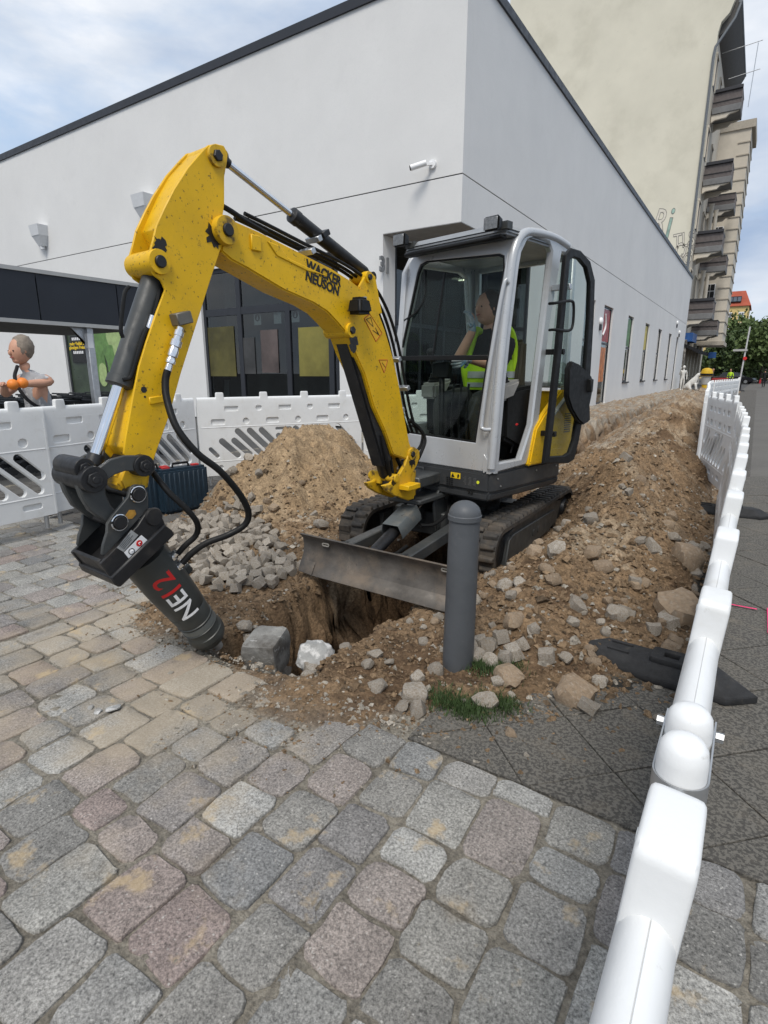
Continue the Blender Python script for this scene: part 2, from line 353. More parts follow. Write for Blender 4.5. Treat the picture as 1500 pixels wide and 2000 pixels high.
XW_ = fbm(YY * 1.0 + 3, ZZ * 1.3, 4, 5, 201, .6) * .16 * wallm + fbm(YY + XX, ZZ * 2.5, 13, 4, 205, .6) * .035 * wallm
YW_ = fbm(XX * 1.0 + 9, ZZ * 1.3, 5, 5, 211, .6) * .10 * wallm
edge = np.minimum(np.minimum(XX - xs[0], xs[-1] - XX), np.minimum(YY - ys[0], ys[-1] - YY))
ZZ = np.where(edge < .01, -.05, ZZ)
ny, nx = XX.shape
vs = np.stack([(XX + XW_).ravel(), (YY + YW_).ravel(), ZZ.ravel()], 1)
ii = np.arange((ny - 1) * (nx - 1)); r_ = ii // (nx - 1); c_ = ii % (nx - 1); a_ = r_ * nx + c_
fc = np.stack([a_, a_ + 1, a_ + nx + 1, a_ + nx], 1)
me = bpy.data.meshes.new('excavated_ground'); me.vertices.add(len(vs)); me.vertices.foreach_set('co', vs.ravel()); me.loops.add(fc.size); me.loops.foreach_set('vertex_index', fc.ravel())
me.polygons.add(len(fc)); me.polygons.foreach_set('loop_start', np.arange(len(fc)) * 4); me.polygons.foreach_set('loop_total', np.full(len(fc), 4)); me.update(); me.validate()
me.polygons.foreach_set('use_smooth', [True] * len(me.polygons))
# what the ground is made of: joint sand, brown subsoil, yellow sand, grey rubble
def mixc(a, b, f): return a * (1 - f[..., None]) + np.array(b) * f[..., None]
nA = fbm(XX, YY, 1.3, 5, 81, .6); nB = fbm(XX, YY, 6, 5, 85, .6); nC = fbm(XX, YY, 20, 3, 88, .7)
C = np.zeros(XX.shape + (3,)) + np.array((.29, .262, .215)); C = C * (1 + nB[..., None] * .5)
soil = np.zeros_like(C) + np.array((.265, .178, .104))
soil = mixc(soil, (.39, .30, .205), sst(nA + nB * .7, .0, .5)); soil = mixc(soil, (.11, .068, .040), sst(-nA + nB * .8, .10, .55) * .8)
sandh = np.exp(-(((XX + 4.05) / 1.3) ** 2 + ((YY - 4.7) / 1.4) ** 2))
soil = mixc(soil, (.38, .27, .16), sst(sandh, .25, .7) * .8)
greyr = np.clip(BK * 1.0 + sst(-(XX + 1.25), 0, .6) * sst(YY, 6, 8) * .55 + sst(1.9 - YY, 0, .5) * .35, 0, 1) * sst(nB + .35, 0, .5)
soil = mixc(soil, (.31, .28, .235), greyr * .85)
wet = sst(XX - tab(YY, [(2.4, -.5), (4, -.45), (8, -.65), (12, -.9), (20, -1.5), (50, -2.6)]), .0, .3) * sst(HH, .02, .2); soil = mixc(soil, (.085, .050, .028), np.clip(wet * (1.0 + nB), 0, 1) * .75)
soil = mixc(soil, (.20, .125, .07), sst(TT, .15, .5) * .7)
soil = soil * (1 + nC[..., None] * .5)
thin = sst(MM, .03, .35); C = C * (1 - thin[..., None]) + soil * thin[..., None]
pav = ((XX > -.95) & (YY > 1.66)).astype(float) * (1 - thin); C = mixc(C, (.05, .048, .042), pav); C = mixc(C, (.115, .108, .098), pav * sst(YY, 8.5, 9.5))
ca = me.color_attributes.new('col', 'FLOAT_COLOR', 'POINT'); ca.data.foreach_set('color', np.concatenate([np.clip(C, .01, .8), np.ones(C.shape[:2] + (1,))], 2).ravel())
m = bpy.data.materials.new('soil'); m.use_nodes = True; t = m.node_tree; b_ = t.nodes['Principled BSDF']; b_.inputs['Roughness'].default_value = .95; b_.inputs['Specular IOR Level'].default_value = .2
at = t.nodes.new('ShaderNodeAttribute'); at.attribute_name = 'col'; ge = t.nodes.new('ShaderNodeNewGeometry')
def tn(sc, det=6, ro=.65):
    q = t.nodes.new('ShaderNodeTexNoise'); q.inputs['Scale'].default_value = sc; q.inputs['Detail'].default_value = det; q.inputs['Roughness'].default_value = ro; t.links.new(ge.outputs['Position'], q.inputs['Vector']); return q.outputs[0]
mr = t.nodes.new('ShaderNodeMapRange'); mr.inputs[1].default_value = .3; mr.inputs[2].default_value = .7; mr.inputs[3].default_value = .45; mr.inputs[4].default_value = 1.55; t.links.new(tn(55, 6, .75), mr.inputs[0])
mu = t.nodes.new('ShaderNodeMix'); mu.data_type = 'RGBA'; mu.blend_type = 'MULTIPLY'; mu.inputs[0].default_value = 1; t.links.new(at.outputs[0], mu.inputs[6]); t.links.new(mr.outputs[0], mu.inputs[7]); t.links.new(mu.outputs[2], b_.inputs['Base Color'])
bp_ = t.nodes.new('ShaderNodeBump'); bp_.inputs['Distance'].default_value = .030; t.links.new(tn(48, 8, .7), bp_.inputs['Height']); t.links.new(bp_.outputs[0], b_.inputs['Normal'])
me.materials.append(m)
tag(link(bpy.data.objects.new('excavated_ground', me)), kind='structure')

ASPH = mat('asphalt', (.075, .074, .072), .92, 0, .12, .7, .003, 90, fine=.25)
mb = MB(); G = 600; X0, X1, Y0, Y1 = xs[0] + .01, xs[-1] - .01, ys[0] + .01, ys[-1] - .01
for q in ([(-G, -G), (G, -G), (G, Y0), (-G, Y0)], [(-G, Y1), (G, Y1), (G, G), (-G, G)], [(-G, Y0), (X0, Y0), (X0, Y1), (-G, Y1)], [(X1, Y0), (G, Y0), (G, Y1), (X1, Y1)]): mb.face([(x, y, -.05) for x, y in q])
mb.build('ground', ASPH, kind='structure', smooth=False)

# granite: speckled, each stone its own tone; sand trodden over the stones near the dig
def granite():
    m = bpy.data.materials.new('granite_sett'); m.use_nodes = True; t = m.node_tree; b = t.nodes['Principled BSDF']; n = t.nodes.new; L = t.links.new; b.inputs['Roughness'].default_value = .82
    ge = n('ShaderNodeNewGeometry'); oi = n('ShaderNodeAttribute'); oi.attribute_type = 'OBJECT'; oi.attribute_name = 'tone'
    at = n('ShaderNodeAttribute'); at.attribute_name = 'tone'
    ad = n('ShaderNodeMath'); ad.operation = 'ADD'; L(oi.outputs[2], ad.inputs[0]); L(at.outputs[2], ad.inputs[1])
    ra = n('ShaderNodeValToRGB'); el = ra.color_ramp.elements; cols = [(0, (.115, .112, .105)), (.16, (.165, .158, .145)), (.3, (.205, .198, .18)), (.42, (.13, .13, .128)), (.56, (.20, .17, .152)), (.63, (.165, .132, .12)), (.70, (.18, .175, .16)), (.88, (.25, .245, .23)), (.95, (.155, .155, .15))]
    el[0].position = 0; el[0].color = (*cols[0][1], 1); el[1].position = 1; el[1].color = (.20, .192, .178, 1)
    for p, c in cols[1:]: q = el.new(p); q.color = (*c, 1)
    L(ad.outputs[0], ra.inputs[0])
    def no(sc, d=3, r=.6):
        q = n('ShaderNodeTexNoise'); q.inputs['Scale'].default_value = sc; q.inputs['Detail'].default_value = d; q.inputs['Roughness'].default_value = r; L(ge.outputs['Position'], q.inputs['Vector']); return q.outputs[0]
    def rg(x, a, c, lo, hi):
        q = n('ShaderNodeMapRange'); q.inputs[1].default_value = a; q.inputs[2].default_value = c; q.inputs[3].default_value = lo; q.inputs[4].default_value = hi; L(x, q.inputs[0]); return q.outputs[0]
    def mult(c, f):
        q = n('ShaderNodeMix'); q.data_type = 'RGBA'; q.blend_type = 'MULTIPLY'; q.inputs[0].default_value = 1; L(c, q.inputs[6]); L(f, q.inputs[7]); return q.outputs[2]
    def mixt(c, col, f):
        q = n('ShaderNodeMix'); q.data_type = 'RGBA'; L(f, q.inputs[0]); L(c, q.inputs[6]); q.inputs[7].default_value = (*col, 1); return q.outputs[2]
    c = mult(ra.outputs[0], rg(no(.9, 2), .3, .7, 1.08, 1.32)); c = mult(c, rg(no(125, 5, .8), .34, .66, .3, 1.8)); c = mult(c, rg(no(9, 5), .3, .7, .82, 1.2))
    vo = n('ShaderNodeTexVoronoi'); vo.inputs['Scale'].default_value = 210; L(ge.outputs['Position'], vo.inputs['Vector'])
    c = mixt(c, (.55, .53, .49), rg(vo.outputs['Color'], .86, .95, 0, .55))
    def blob(cx, cy, r):
        vm = n('ShaderNodeVectorMath'); vm.operation = 'DISTANCE'; L(ge.outputs['Position'], vm.inputs[0]); vm.inputs[1].default_value = (cx, cy, 0); return rg(vm.outputs['Value'], r * .15, r, 1, 0)
    mxm = n('ShaderNodeMath'); mxm.operation = 'MAXIMUM'; L(blob(-1.95, 1.35, 1.25), mxm.inputs[0]); L(blob(-2.75, 1.5, 1.5), mxm.inputs[1])
    m0 = n('ShaderNodeMath'); m0.operation = 'ADD'; L(mxm.outputs[0], m0.inputs[0]); L(rg(no(2.2, 5, .6), .25, .75, -.62, .62), m0.inputs[1])
    c = mixt(c, (.37, .30, .21), rg(m0.outputs[0], .50, 1.0, 0, .62)); c = mixt(c, (.48, .36, .20), rg(no(6.5, 6, .6), .60, .68, 0, .55))
    c = mixt(c, (.33, .25, .15), rg(no(3.3, 5, .55), .60, .74, 0, .4)); c = mixt(c, (.09, .085, .08), rg(no(5.5, 4, .5), .66, .74, 0, .45))
    L(c, b.inputs['Base Color'])
    bu = n('ShaderNodeBump'); bu.inputs['Distance'].default_value = .004; L(no(95, 6, .7), bu.inputs['Height']); L(bu.outputs[0], b.inputs['Normal'])
    return m
GRAN = granite()
def settmesh(mb, cx, cy, sx, sy, top, seed, lift=0, n=24, dep=.09):
    r = random.Random(seed); pts = []; ph = [r.uniform(0, 6.3) for _ in range(4)]; skew = r.uniform(-.12, .12); ex = r.uniform(4.5, 9); tx, ty = r.uniform(-.03, .03), r.uniform(-.03, .03); dm = r.uniform(-.001, .0035)
    m4 = n // 4; hx, hy = sx / 2, sy / 2
    for q, (qx, qy) in enumerate(((1, 1), (-1, 1), (-1, -1), (1, -1))):
        rc = min(r.uniform(.012, .045), hx * .6); jx, jy = r.uniform(-.006, .003), r.uniform(-.006, .003)
        for k in range(m4):
            if k == m4 - 1: # a point on the flank, so long edges wander too
                x, y = ((0, qy * hy) if q % 2 == 0 else (qx * hx, 0)); x += r.uniform(-.2, .2) * hx * (q % 2 == 0); y += r.uniform(-.2, .2) * hy * (q % 2 == 1); x *= 1 + r.uniform(-.05, .02) * (q % 2); y *= 1 + r.uniform(-.05, .02) * (q % 2 == 0)
            else:
                a = math.pi / 2 * (q + k / (m4 - 2)); x = qx * (hx + jx - rc) + rc * cos(a); y = qy * (hy + jy - rc) + rc * sin(a)
            pts.append((x + skew * y * .5 + r.uniform(-.003, .003), y - skew * .4 * x + r.uniform(-.003, .003)))
    rings = []
    for k, (sc, z) in enumerate(((.97, -dep), (1.0, -.009), (.990, -.003), (.962, -.0002), (.6, dm))):
        rings.append([mb._v((cx + x * sc, cy + y * sc, top + z + (tx * x + ty * y if k > 0 else 0) + (r.uniform(-.0022, .0022) if k > 1 else 0))) for x, y in pts])
    for A, B in zip(rings, rings[1:]):
        for k in range(n): mb.b.faces.new([A[k], A[(k + 1) % n], B[(k + 1) % n], B[k]])
    mb.b.faces.new(rings[-1])
setts = []; x = -6.4; ci = 0
while x < 2.1:
    w = rnd.uniform(.168, .205); y = -1.15 + rnd.uniform(0, .2)
    while y < 3.2:
        l = rnd.choice((.15, .17, .19, .21, .23, .26)) * rnd.uniform(.93, 1.07)
        if y + l > 1.66 and x > -2.9:
            l = 1.650 - y
            if l < .10: break
            if l > .27: l *= .5
        elif x > -2.9 and 1.650 - (y + l) < .10: l = min(1.650 - y, .30)
        cx, cy = x + w / 2 + rnd.uniform(-.004, .004), y + l / 2; setts.append((cx, cy, w - rnd.uniform(.005, .013), l - rnd.uniform(.005, .013)))
        y += l
        if y > 1.6 and x > -2.9: break
    x += w
A = np.array([(q[0], q[1]) for q in setts]); sdv = sdpoly(A[:, 0], A[:, 1], DP); trv = terrain(A[:, 0], A[:, 1], False)[3]
bnd = np.interp(A[:, 0], [-6.4, -5.2, -4.4, -3.0, -2.9, 9], [2.75, 2.6, 2.3, 2.1, 1.66, 1.66])
keep = [q for q, s_, t_, b in zip(setts, sdv, trv, bnd) if s_ < .16 and t_ < .02 and q[1] < b]
def inview(x, y, z=0, mg=60):
    X = x * sin(TH) + y * cos(TH); Y = -x * cos(TH) + y * sin(TH); zz = z - CAMH; d = Y * cos(PITCH) - zz * sin(PITCH)
    if d < .05: return False
    u = 750 + FOC * X / d; v = 1000 - FOC * (Y * sin(PITCH) + zz * cos(PITCH)) / d; return -mg < u < 1500 + mg and -mg < v < 2000 + mg
keep.sort(key=lambda q: (not inview(q[0], q[1], 0, 130), q[0] ** 2 + q[1] ** 2 + 2))
pv = thing('sett_pavement', (-1.5, .6, 0), 'grey and reddish granite sett paving laid in courses beside the excavation', 'pavement'); pv['kind'] = 'structure'
del pv['category']; del pv['label']
for i, q in enumerate(keep[:300]):
    mb = MB(); settmesh(mb, q[0], q[1], q[2], q[3], rnd.uniform(-.004, .004), i * 7 + 1); o = mb.build('sett', GRAN, pv); o['tone'] = rnd.random()
mb = MB(); tones = []
for i, q in enumerate(keep[300:]):
    k0 = len(mb.b.verts); settmesh(mb, q[0], q[1], q[2], q[3], rnd.uniform(-.004, .004), i * 5 + 3, n=12); tones += [rnd.random()] * (len(mb.b.verts) - k0)
o = mb.build('sett_field', GRAN, pv, kind='stuff'); at = o.data.attributes.new('tone', 'FLOAT', 'POINT'); at.data.foreach_set('value', tones)
print('setts', len(keep))

# concrete slabs laid diagonally on the footpath, right of and beyond the setts
SLAB = mat('washed_slab', (.062, .058, .052), .9, 0, .12, 2, .003, 130, spot=[(75, (.15, .14, .122), .47, .53, .85), (6, (.20, .17, .13), .55, .78, .6), (1.3, (.17, .15, .12), .5, .8, .45)], fine=.2)
fp = thing('footpath_paving', (.5, 3, 0), None, None); fp['kind'] = 'structure'
Lr = .35; q2 = Lr / math.sqrt(2); slabs = []
for i in range(-6, 34):
    for j in range(-26, 30):
        cx = (-.49) + (i - j) * q2; cy = 1.79 + q2 * .42 + (i + j) * q2 - .0
        if not (-.99 < cx < 6.0 and 1.64 < cy + .25 < 9.5): continue
        P = [(cx, cy - q2 + .004), (cx + q2 - .004, cy), (cx, cy + q2 - .004), (cx - q2 + .004, cy)]
        def clip(P, ax, lim, sg):
            o = []
            for k in range(len(P)):
                a, b = P[k], P[(k + 1) % len(P)]; da, db = sg * (a[ax] - lim), sg * (b[ax] - lim)
                if da >= 0: o.append(a)
                if da * db < 0: t_ = da / (da - db); o.append((a[0] + (b[0] - a[0]) * t_, a[1] + (b[1] - a[1]) * t_))
            return o
        P = clip(P, 1, 1.655, 1); P = clip(P, 0, -.97, 1) if P else P
        if len(P) < 3: continue
        a_ = abs(sum(P[k][0] * P[(k + 1) % len(P)][1] - P[(k + 1) % len(P)][0] * P[k][1] for k in range(len(P)))) / 2
        if a_ < .008: continue
        if float(sdpoly(np.array([cx]), np.array([max(cy, 1.7)]), DP)[0]) > .30: continue
        slabs.append((cx, cy, P))
slabs.sort(key=lambda s_: (not inview(s_[0], s_[1]), s_[0] ** 2 + s_[1] ** 2)); st = MB()
for k, (cx, cy, P) in enumerate(slabs):
    t0 = rnd.uniform(-.0035, .002); tx, ty = rnd.uniform(-.006, .006), rnd.uniform(-.006, .006); f = lambda a, b, t: (a, b, t + tx * (a - cx) + ty * (b - cy))
    mb = MB() if k < 290 else st; mb.prism(P, f, -.05, t0)
    if k < 290: mb.build('paving_slab', SLAB, fp, bev=.0025)
st.build('slab_field', SLAB, fp, kind='stuff')
mb = MB(); mb.face([(.12, 9.0, -.012), (7.2, 9.0, -.012), (7.2, 150, -.012), (-.1, 150, -.012), (-1.2, 30, -.012), (-.2, 12, -.012)])
FPM = mat('far_footpath', (.115, .108, .098), .92, 0, .15, .8, .003, 60, spot=[(.5, (.13, .12, .10), .5, .75, .5), (3, (.10, .095, .085), .5, .65, .5)], fine=.2)
mb.build('far_footpath', FPM, kind='structure', smooth=False)
mb = MB(); mb.b2((7.2, -3, -.12), (7.36, 150, .0)); mb.build('kerb', CONC, kind='structure', bev=.01)

# small grey pavers behind the setts, under the left barrier
PAVM = mat('small_paver', (.10, .095, .088), .9, 0, .2, 5, .003, 70, spot=[(2, (.20, .17, .13), .55, .8, .5)], fine=.2)
mb = MB(); y = 2.1
while y < 9.3:
    x = -7.9 + rnd.uniform(0, .2)
    while x < -3.0:
        if float(np.interp(x, [-8, -5.2, -4.4, -3.0], [2.75, 2.6, 2.3, 2.1])) < y and float(sdpoly(np.array([x + .1]), np.array([y + .05]), DP)[0]) < .05:
            z = rnd.uniform(-.004, .003); mb.b2((x, y, -.05), (x + .193, y + .094, z))
        x += .2
    y += .1
mb.build('paver_field', PAVM, kind='stuff', smooth=False)

# ------------------------------------------------------------------ stones
STN = mat('cobble_stone', (.31, .28, .24), .88, 0, .2, 9, .003, 60, spot=[(12, (.19, .14, .09), .46, .64, .85), (30, (.50, .48, .44), .56, .68, .6)], obj=True)
STB = mat('brown_stone', (.27, .20, .135), .9, 0, .2, 9, .004, 50, spot=[(12, (.38, .33, .27), .52, .7, .8)], obj=True)
STW = mat('pale_broken_stone', (.30, .30, .29), .8, 0, .2, 14, .004, 45, spot=[(22, (.62, .61, .59), .5, .62, .85), (9, (.16, .14, .12), .55, .7, .8)])
def rock(seed, cubic=.5, sub=2, rough=.10):
    r = random.Random(seed); bm = bmesh.new(); bmesh.ops.create_cube(bm, size=1); bmesh.ops.subdivide_edges(bm, edges=bm.edges, cuts=sub, use_grid_fill=True)
    pl = [(Vector((r.gauss(0, 1), r.gauss(0, 1), r.gauss(0, 1))).normalized(), r.uniform(.36, .52)) for _ in range(int(7 * (1.3 - cubic)))]
    for v in bm.verts:
        c = v.co.copy(); s_ = c.normalized() * .56; c = s_.lerp(c, cubic)
        c += Vector((r.uniform(-1, 1), r.uniform(-1, 1), r.uniform(-1, 1))) * rough * .5
        for nn, d in pl:
            k = c.dot(nn) - d
            if k > 0: c -= nn * k
        v.co = c
    me = bpy.data.meshes.new('stone'); bm.to_mesh(me); bm.free(); me.polygons.foreach_set('use_smooth', [True] * len(me.polygons)); me.set_sharp_from_angle(angle=R(28)); return me
COB = [rock(i, .80, 1, .10) for i in range(8)]; RK = [rock(40 + i, .35, 2, .13) for i in range(8)]
for q in COB: q.materials.append(STN)
RKB = [q.copy() for q in RK]
for q in RK: q.materials.append(STN)
for q in RKB: q.materials.append(STB)
CP = [(-4.4, 3.15), (-3.85, 2.5), (-3.2, 2.32), (-2.72, 2.25), (-2.5, 2.45), (-2.62, 2.85), (-2.95, 3.05), (-3.35, 3.35), (-3.95, 3.65), (-4.25, 3.6)]
pts = []; tries = 0
while len(pts) < 235 and tries < 60000:
    tries += 1; x = rnd.uniform(-4.4, -2.5); y = rnd.uniform(2.2, 3.9); s_ = float(sdpoly(np.array([x]), np.array([y]), CP)[0])
    if s_ < -.04 or rnd.random() > .35 + s_ * 3: continue
    dmin = min([math.hypot(x - a, y - b) for a, b, c in pts] or [9])
    if dmin < .058: continue
    near = sum(1 for a, b, c in pts if math.hypot(x - a, y - b) < .105); pts.append((x, y, min(near, 2) * .028))
for x, y, dz in pts:
    sc = rnd.uniform(.062, .088); o = link(bpy.data.objects.new('cobblestone', rnd.choice(COB))); o.location = (x, y, tz(x, y) + sc * rnd.uniform(.12, .34) + dz * .62); o.scale = (sc, sc * rnd.uniform(.8, 1.1), sc * rnd.uniform(.75, 1)); o.rotation_euler = (rnd.uniform(-.6, .6), rnd.uniform(-.6, .6), rnd.uniform(0, 6.3))
    tag(o, 'small grey cobblestone in the loose pile between the breaker and the sand heap', 'cobblestone', 'cobblestones in the loose pile')
def stone(x, y, sc, me, label, group, cat='stone', sink=.3, name='loose_stone', z=None):
    o = link(bpy.data.objects.new(name, me)); o.location = (x, y, (tz(x, y) if z is None else z) + sc * (.5 - sink)); o.scale = (sc * rnd.uniform(.85, 1.2), sc * rnd.uniform(.8, 1.1), sc * rnd.uniform(.6, .9)); o.rotation_euler = (rnd.uniform(-.5, .5), rnd.uniform(-.5, .5), rnd.uniform(0, 6.3)); return tag(o, label, cat, group)
# stones named by where they lie in the photograph
for (u, v, sc) in [(930, 1285, .08), (955, 1272, .085), (975, 1262, .08), (985, 1290, .085), (960, 1295, .08), (1003, 1287, .085), (1015, 1275, .07), (940, 1265, .075), (920, 1268, .08)]:
    p = onz(u, v, .03); stone(p.x, p.y, sc * 1.0, rnd.choice(COB), 'small grey cobblestone heaped at the foot of the bollard', 'cobblestones at the foot of the bollard', 'cobblestone', .2, 'cobblestone')
for (u, v, sc, me, lb) in [(815, 1385, .075, COB[0], 'pale square cobblestone left of the grass tuft'), (812, 1355, .11, RK[1], 'rounded grey stone behind the pale cobblestone left of the grass tuft'), (785, 1375, .06, RK[2], 'small stone leaning on the pale cobblestone left of the grass tuft'),
    (1120, 1355, .15, RKB[3], 'large brown crumbling lump lying on the dark slabs before the rubber foot'), (1148, 1378, .085, COB[4], 'grey cobblestone leaning on the large brown lump on the slabs'), (1172, 1332, .075, RK[5], 'flat pale stone just behind the large brown lump on the slabs'), (1066, 1298, .085, COB[2], 'grey cobblestone lying flat left of the rubber foot'),
    (998, 1240, .12, RKB[2], 'brown rounded stone right behind the bollard cobbles'), (1040, 1262, .07, RK[3], 'speckled dark stone beside the brown rounded stone'), (850, 1310, .085, RK[6], 'grey stone in front of the bollard on the left'), (960, 1190, .07, COB[5], 'pale stone on the slope right of the bollard'), (1130, 1150, .085, COB[1], 'pale square stone low on the spoil ridge'), (1285, 1170, .09, COB[6], 'grey cobblestone near the barrier on the spoil ridge'),
    (1235, 1150, .075, COB[3], 'dark grey cobblestone left of the one near the barrier'), (1150, 1050, .09, RK[0], 'grey stone half buried on the flank of the spoil ridge'), (1335, 1135, .26, RKB[0], 'big brown clod of earth against the barrier'), (1345, 1070, .24, RKB[4], 'dark brown clod wedged behind the white barrier'), (1290, 1395, .05, RK[4], 'bluish pebble near the barrier on the slabs'), (1300, 1430, .04, RK[7], 'small yellowish pebble at the barrier on the slabs'),
    (1028, 1465, .025, RK[1], 'white pebble lying alone on the dark slabs'), (1000, 1425, .05, RKB[6], 'brown flat stone lying on the dark slabs near the grass')]:
    p = onz(u, v, .02 if v > 1250 else .25); stone(p.x, p.y, sc, me, lb, None)
n = 0
while n < 150:
    if rnd.random() < .62: y = 2.5 + abs(rnd.gauss(0, 1.0)) * 2.2; x = rnd.uniform(-1.35, -.12)
    elif rnd.random() < .5: x = rnd.uniform(-4.9, -2.5); y = rnd.uniform(3.2, 4.6)
    else: x = rnd.uniform(-1.5, -.3); y = rnd.uniform(1.7, 2.7)
    if x > -.35 and y < 2.7 or y > 9 or (abs(x + 1.05) < .12 and abs(y - 2.27) < .12) or (-2.7 < x < -1.33 and y > 3.2): continue
    if float(sdpoly(np.array([x]), np.array([y]), DP)[0]) < .05 or terrain(np.array([x]), np.array([y]), False)[3][0] > .02: continue
    k_ = rnd.random(); nm_, ms_ = (('grey angular stone', RK) if k_ < .36 else ('brown earthy stone', RKB) if k_ < .8 else ('squared grey cobblestone', COB)); s_ = rnd.uniform(.03, .075) if rnd.random() < .8 else rnd.uniform(.08, .12)
    wh_ = 'around the foot of the sand heap' if x < -2.3 else 'in the trodden earth in front of the bollard' if y < 2.35 else 'low on the near end of the spoil ridge' if y < 3.3 else 'halfway along the spoil ridge' if y < 5 else 'far up the spoil ridge behind the excavator'
    stone(x, y, s_, rnd.choice(ms_), ('small ' if s_ < .055 else 'fist-sized ') + nm_ + ' ' + wh_, nm_ + 's ' + wh_); n += 1
for i in range(26):
    y = rnd.uniform(1.8, 2.75); x = rnd.choice((-2.2, -2.1, -2.15, -1.7)) + rnd.uniform(-.08, .08)
    stone(x, y, rnd.uniform(.07, .11), rnd.choice(COB + RK), 'grey stone lying in the mouth of the trench', 'stones lying in the mouth of the trench', z=tz(x, y) + .02)
settb = MB(); r = random.Random(5)
M_ = Matrix.Translation((-2.03, 1.95, -.075)) @ Euler((.12, -.06, .35)).to_matrix().to_4x4()
bm = bmesh.new(); bmesh.ops.create_cube(bm, size=1); bmesh.ops.subdivide_edges(bm, edges=bm.edges, cuts=5, use_grid_fill=True)
for v in bm.verts:
    c = v.co.copy(); k = 1 - .14 * max(0, .1 - c.z) ; rr = max(abs(c.x), abs(c.y)); q = Vector((c.x * k * .19, c.y * k * .215, c.z * .21)); nn = c.normalized()
    edge = sum(1 for a in c if abs(a) > .49); q -= nn * (.006 if edge == 2 else .014 if edge == 3 else 0); q += Vector([r.uniform(-1, 1)] * 3) * (.0015 if c.z > .49 else .005); v.co = M_ @ q
me_ = bpy.data.meshes.new('s'); bm.to_mesh(me_); settb.addmesh(me_)
settb.build('broken_out_sett', mat('freed_sett', (.23, .225, .21), .85, 0, .25, 9, .007, 45, spot=[(7, (.075, .065, .055), .42, .62, .85), (26, (.6, .6, .58), .6, .7, .7)]), label='large square grey sett broken out at the trench edge beside the breaker tip', cat='paving stone', origin=(-2.04, 1.93, -.1))
o = stone(-1.72, 1.98, .18, rock(77, .2, 5, .13), 'whitish jagged broken stone standing in the trench mouth', None, z=-.07, sink=.2); o.data.materials.append(STW)
o = stone(-1.63, 2.13, .07, COB[3], 'lone small cobblestone on the right lip of the trench', None, 'cobblestone', z=-.03)
# chips of broken granite on the setts
for k, (u, v, sc) in enumerate([(222, 1385, .055), (190, 1392, .04), (176, 1384, .03)]):
    p = onz(u, v, .0); o = stone(p.x, p.y, sc, RK[k], None, None, z=0, sink=.42); o.data = o.data.copy(); o.data.materials.clear(); o.data.materials.append(STW); o.scale.z = sc * .35
    tag(o, ['largest white granite chip lying on the setts', 'middle white granite chip in the joint of the setts', 'smallest white granite crumb beside the two chips'][k], 'stone chip')
# gravel and crumbs: nobody could count them
mb = MB(); tet = [Vector(p) for p in ((1, 0, -.5), (-.5, .87, -.5), (-.5, -.87, -.5), (.1, 0, .6), (.5, .5, .1))]; cnt = 0; vv = []; ff = []; cc = []
GX = []; rg_ = np.random.RandomState(4); k = 60000
gx = rg_.uniform(-5.3, .05, k); gy = 1.0 + np.abs(rg_.exponential(3.2, k)); sc_ = rg_.gamma(2.0, .0034, k) + .0025; sc_ = np.where(gy > 2.3, sc_ * 1.5, np.where(gy < 1.7, sc_ * .72, sc_)); sc_ = np.minimum(sc_, .042)
gz, gm, gh, gt, gd, gb = terrain(gx, gy, False); sdd = sdpoly(gx, gy, DP); ok = (gy < 16) & (gt < .1) & ((sdd > -.02) | ((sdd > -.5) & (rg_.rand(k) < np.exp(sdd * 9)))) & ((gx < .0) | (gy < 3)) & (np.exp(-(((gx + 4.05) / 1.0) ** 2 + ((gy - 4.7) / 1.0) ** 2)) < rg_.rand(k) * .9)
base = np.array([(1, 0, -.3), (-.4, .9, -.3), (-.6, -.8, -.3), (.7, .7, .1), (.1, 0, .65), (-.7, .1, .35)]); fcs = np.array([(0, 3, 4), (0, 4, 2), (1, 5, 4), (1, 4, 3), (5, 2, 4), (0, 1, 3), (1, 2, 5), (0, 2, 1)])
for x, y, z, s_ in zip(gx[ok], gy[ok], gz[ok], sc_[ok]):
    a = rnd.uniform(0, 6.3); s1, s2, s3 = s_ * rnd.uniform(.7, 1.3), s_ * rnd.uniform(.6, 1.2), s_ * rnd.uniform(.6, 1.1)
    B = base * (1 + (rg_.rand(6, 3) - .5) * .5) * (s1, s2, s3); ca_, sa_ = cos(a), sin(a)
    vv.append(np.stack([x + B[:, 0] * ca_ - B[:, 1] * sa_, y + B[:, 0] * sa_ + B[:, 1] * ca_, max(z, -.004 if y < 2.2 else -9) + B[:, 2] + s3 * .15], 1)); ff.append(fcs + cnt); cnt += 6
    cl = rnd.random(); near_ = y < 1.75; c3 = (.42, .38, .32) if cl < (.5 if near_ else .10) else (.26, .18, .11) if cl < (1.0 if near_ else .85) else (.14, .10, .065); bri = rnd.uniform(.75, 1.25); cc += [(*[q * bri for q in c3], 1)] * 6
V = np.concatenate(vv); Fc = np.concatenate(ff); me = bpy.data.meshes.new('gravel'); me.from_pydata(V.tolist(), [], Fc.tolist()); ca = me.color_attributes.new('col', 'FLOAT_COLOR', 'POINT'); ca.data.foreach_set('color', np.array(cc).ravel()); me.materials.append(m)
tag(link(bpy.data.objects.new('gravel', me)), 'gravel and crumbs of earth strewn over the dug-up ground', 'gravel', kind='stuff'); print('gravel', cnt // 6)
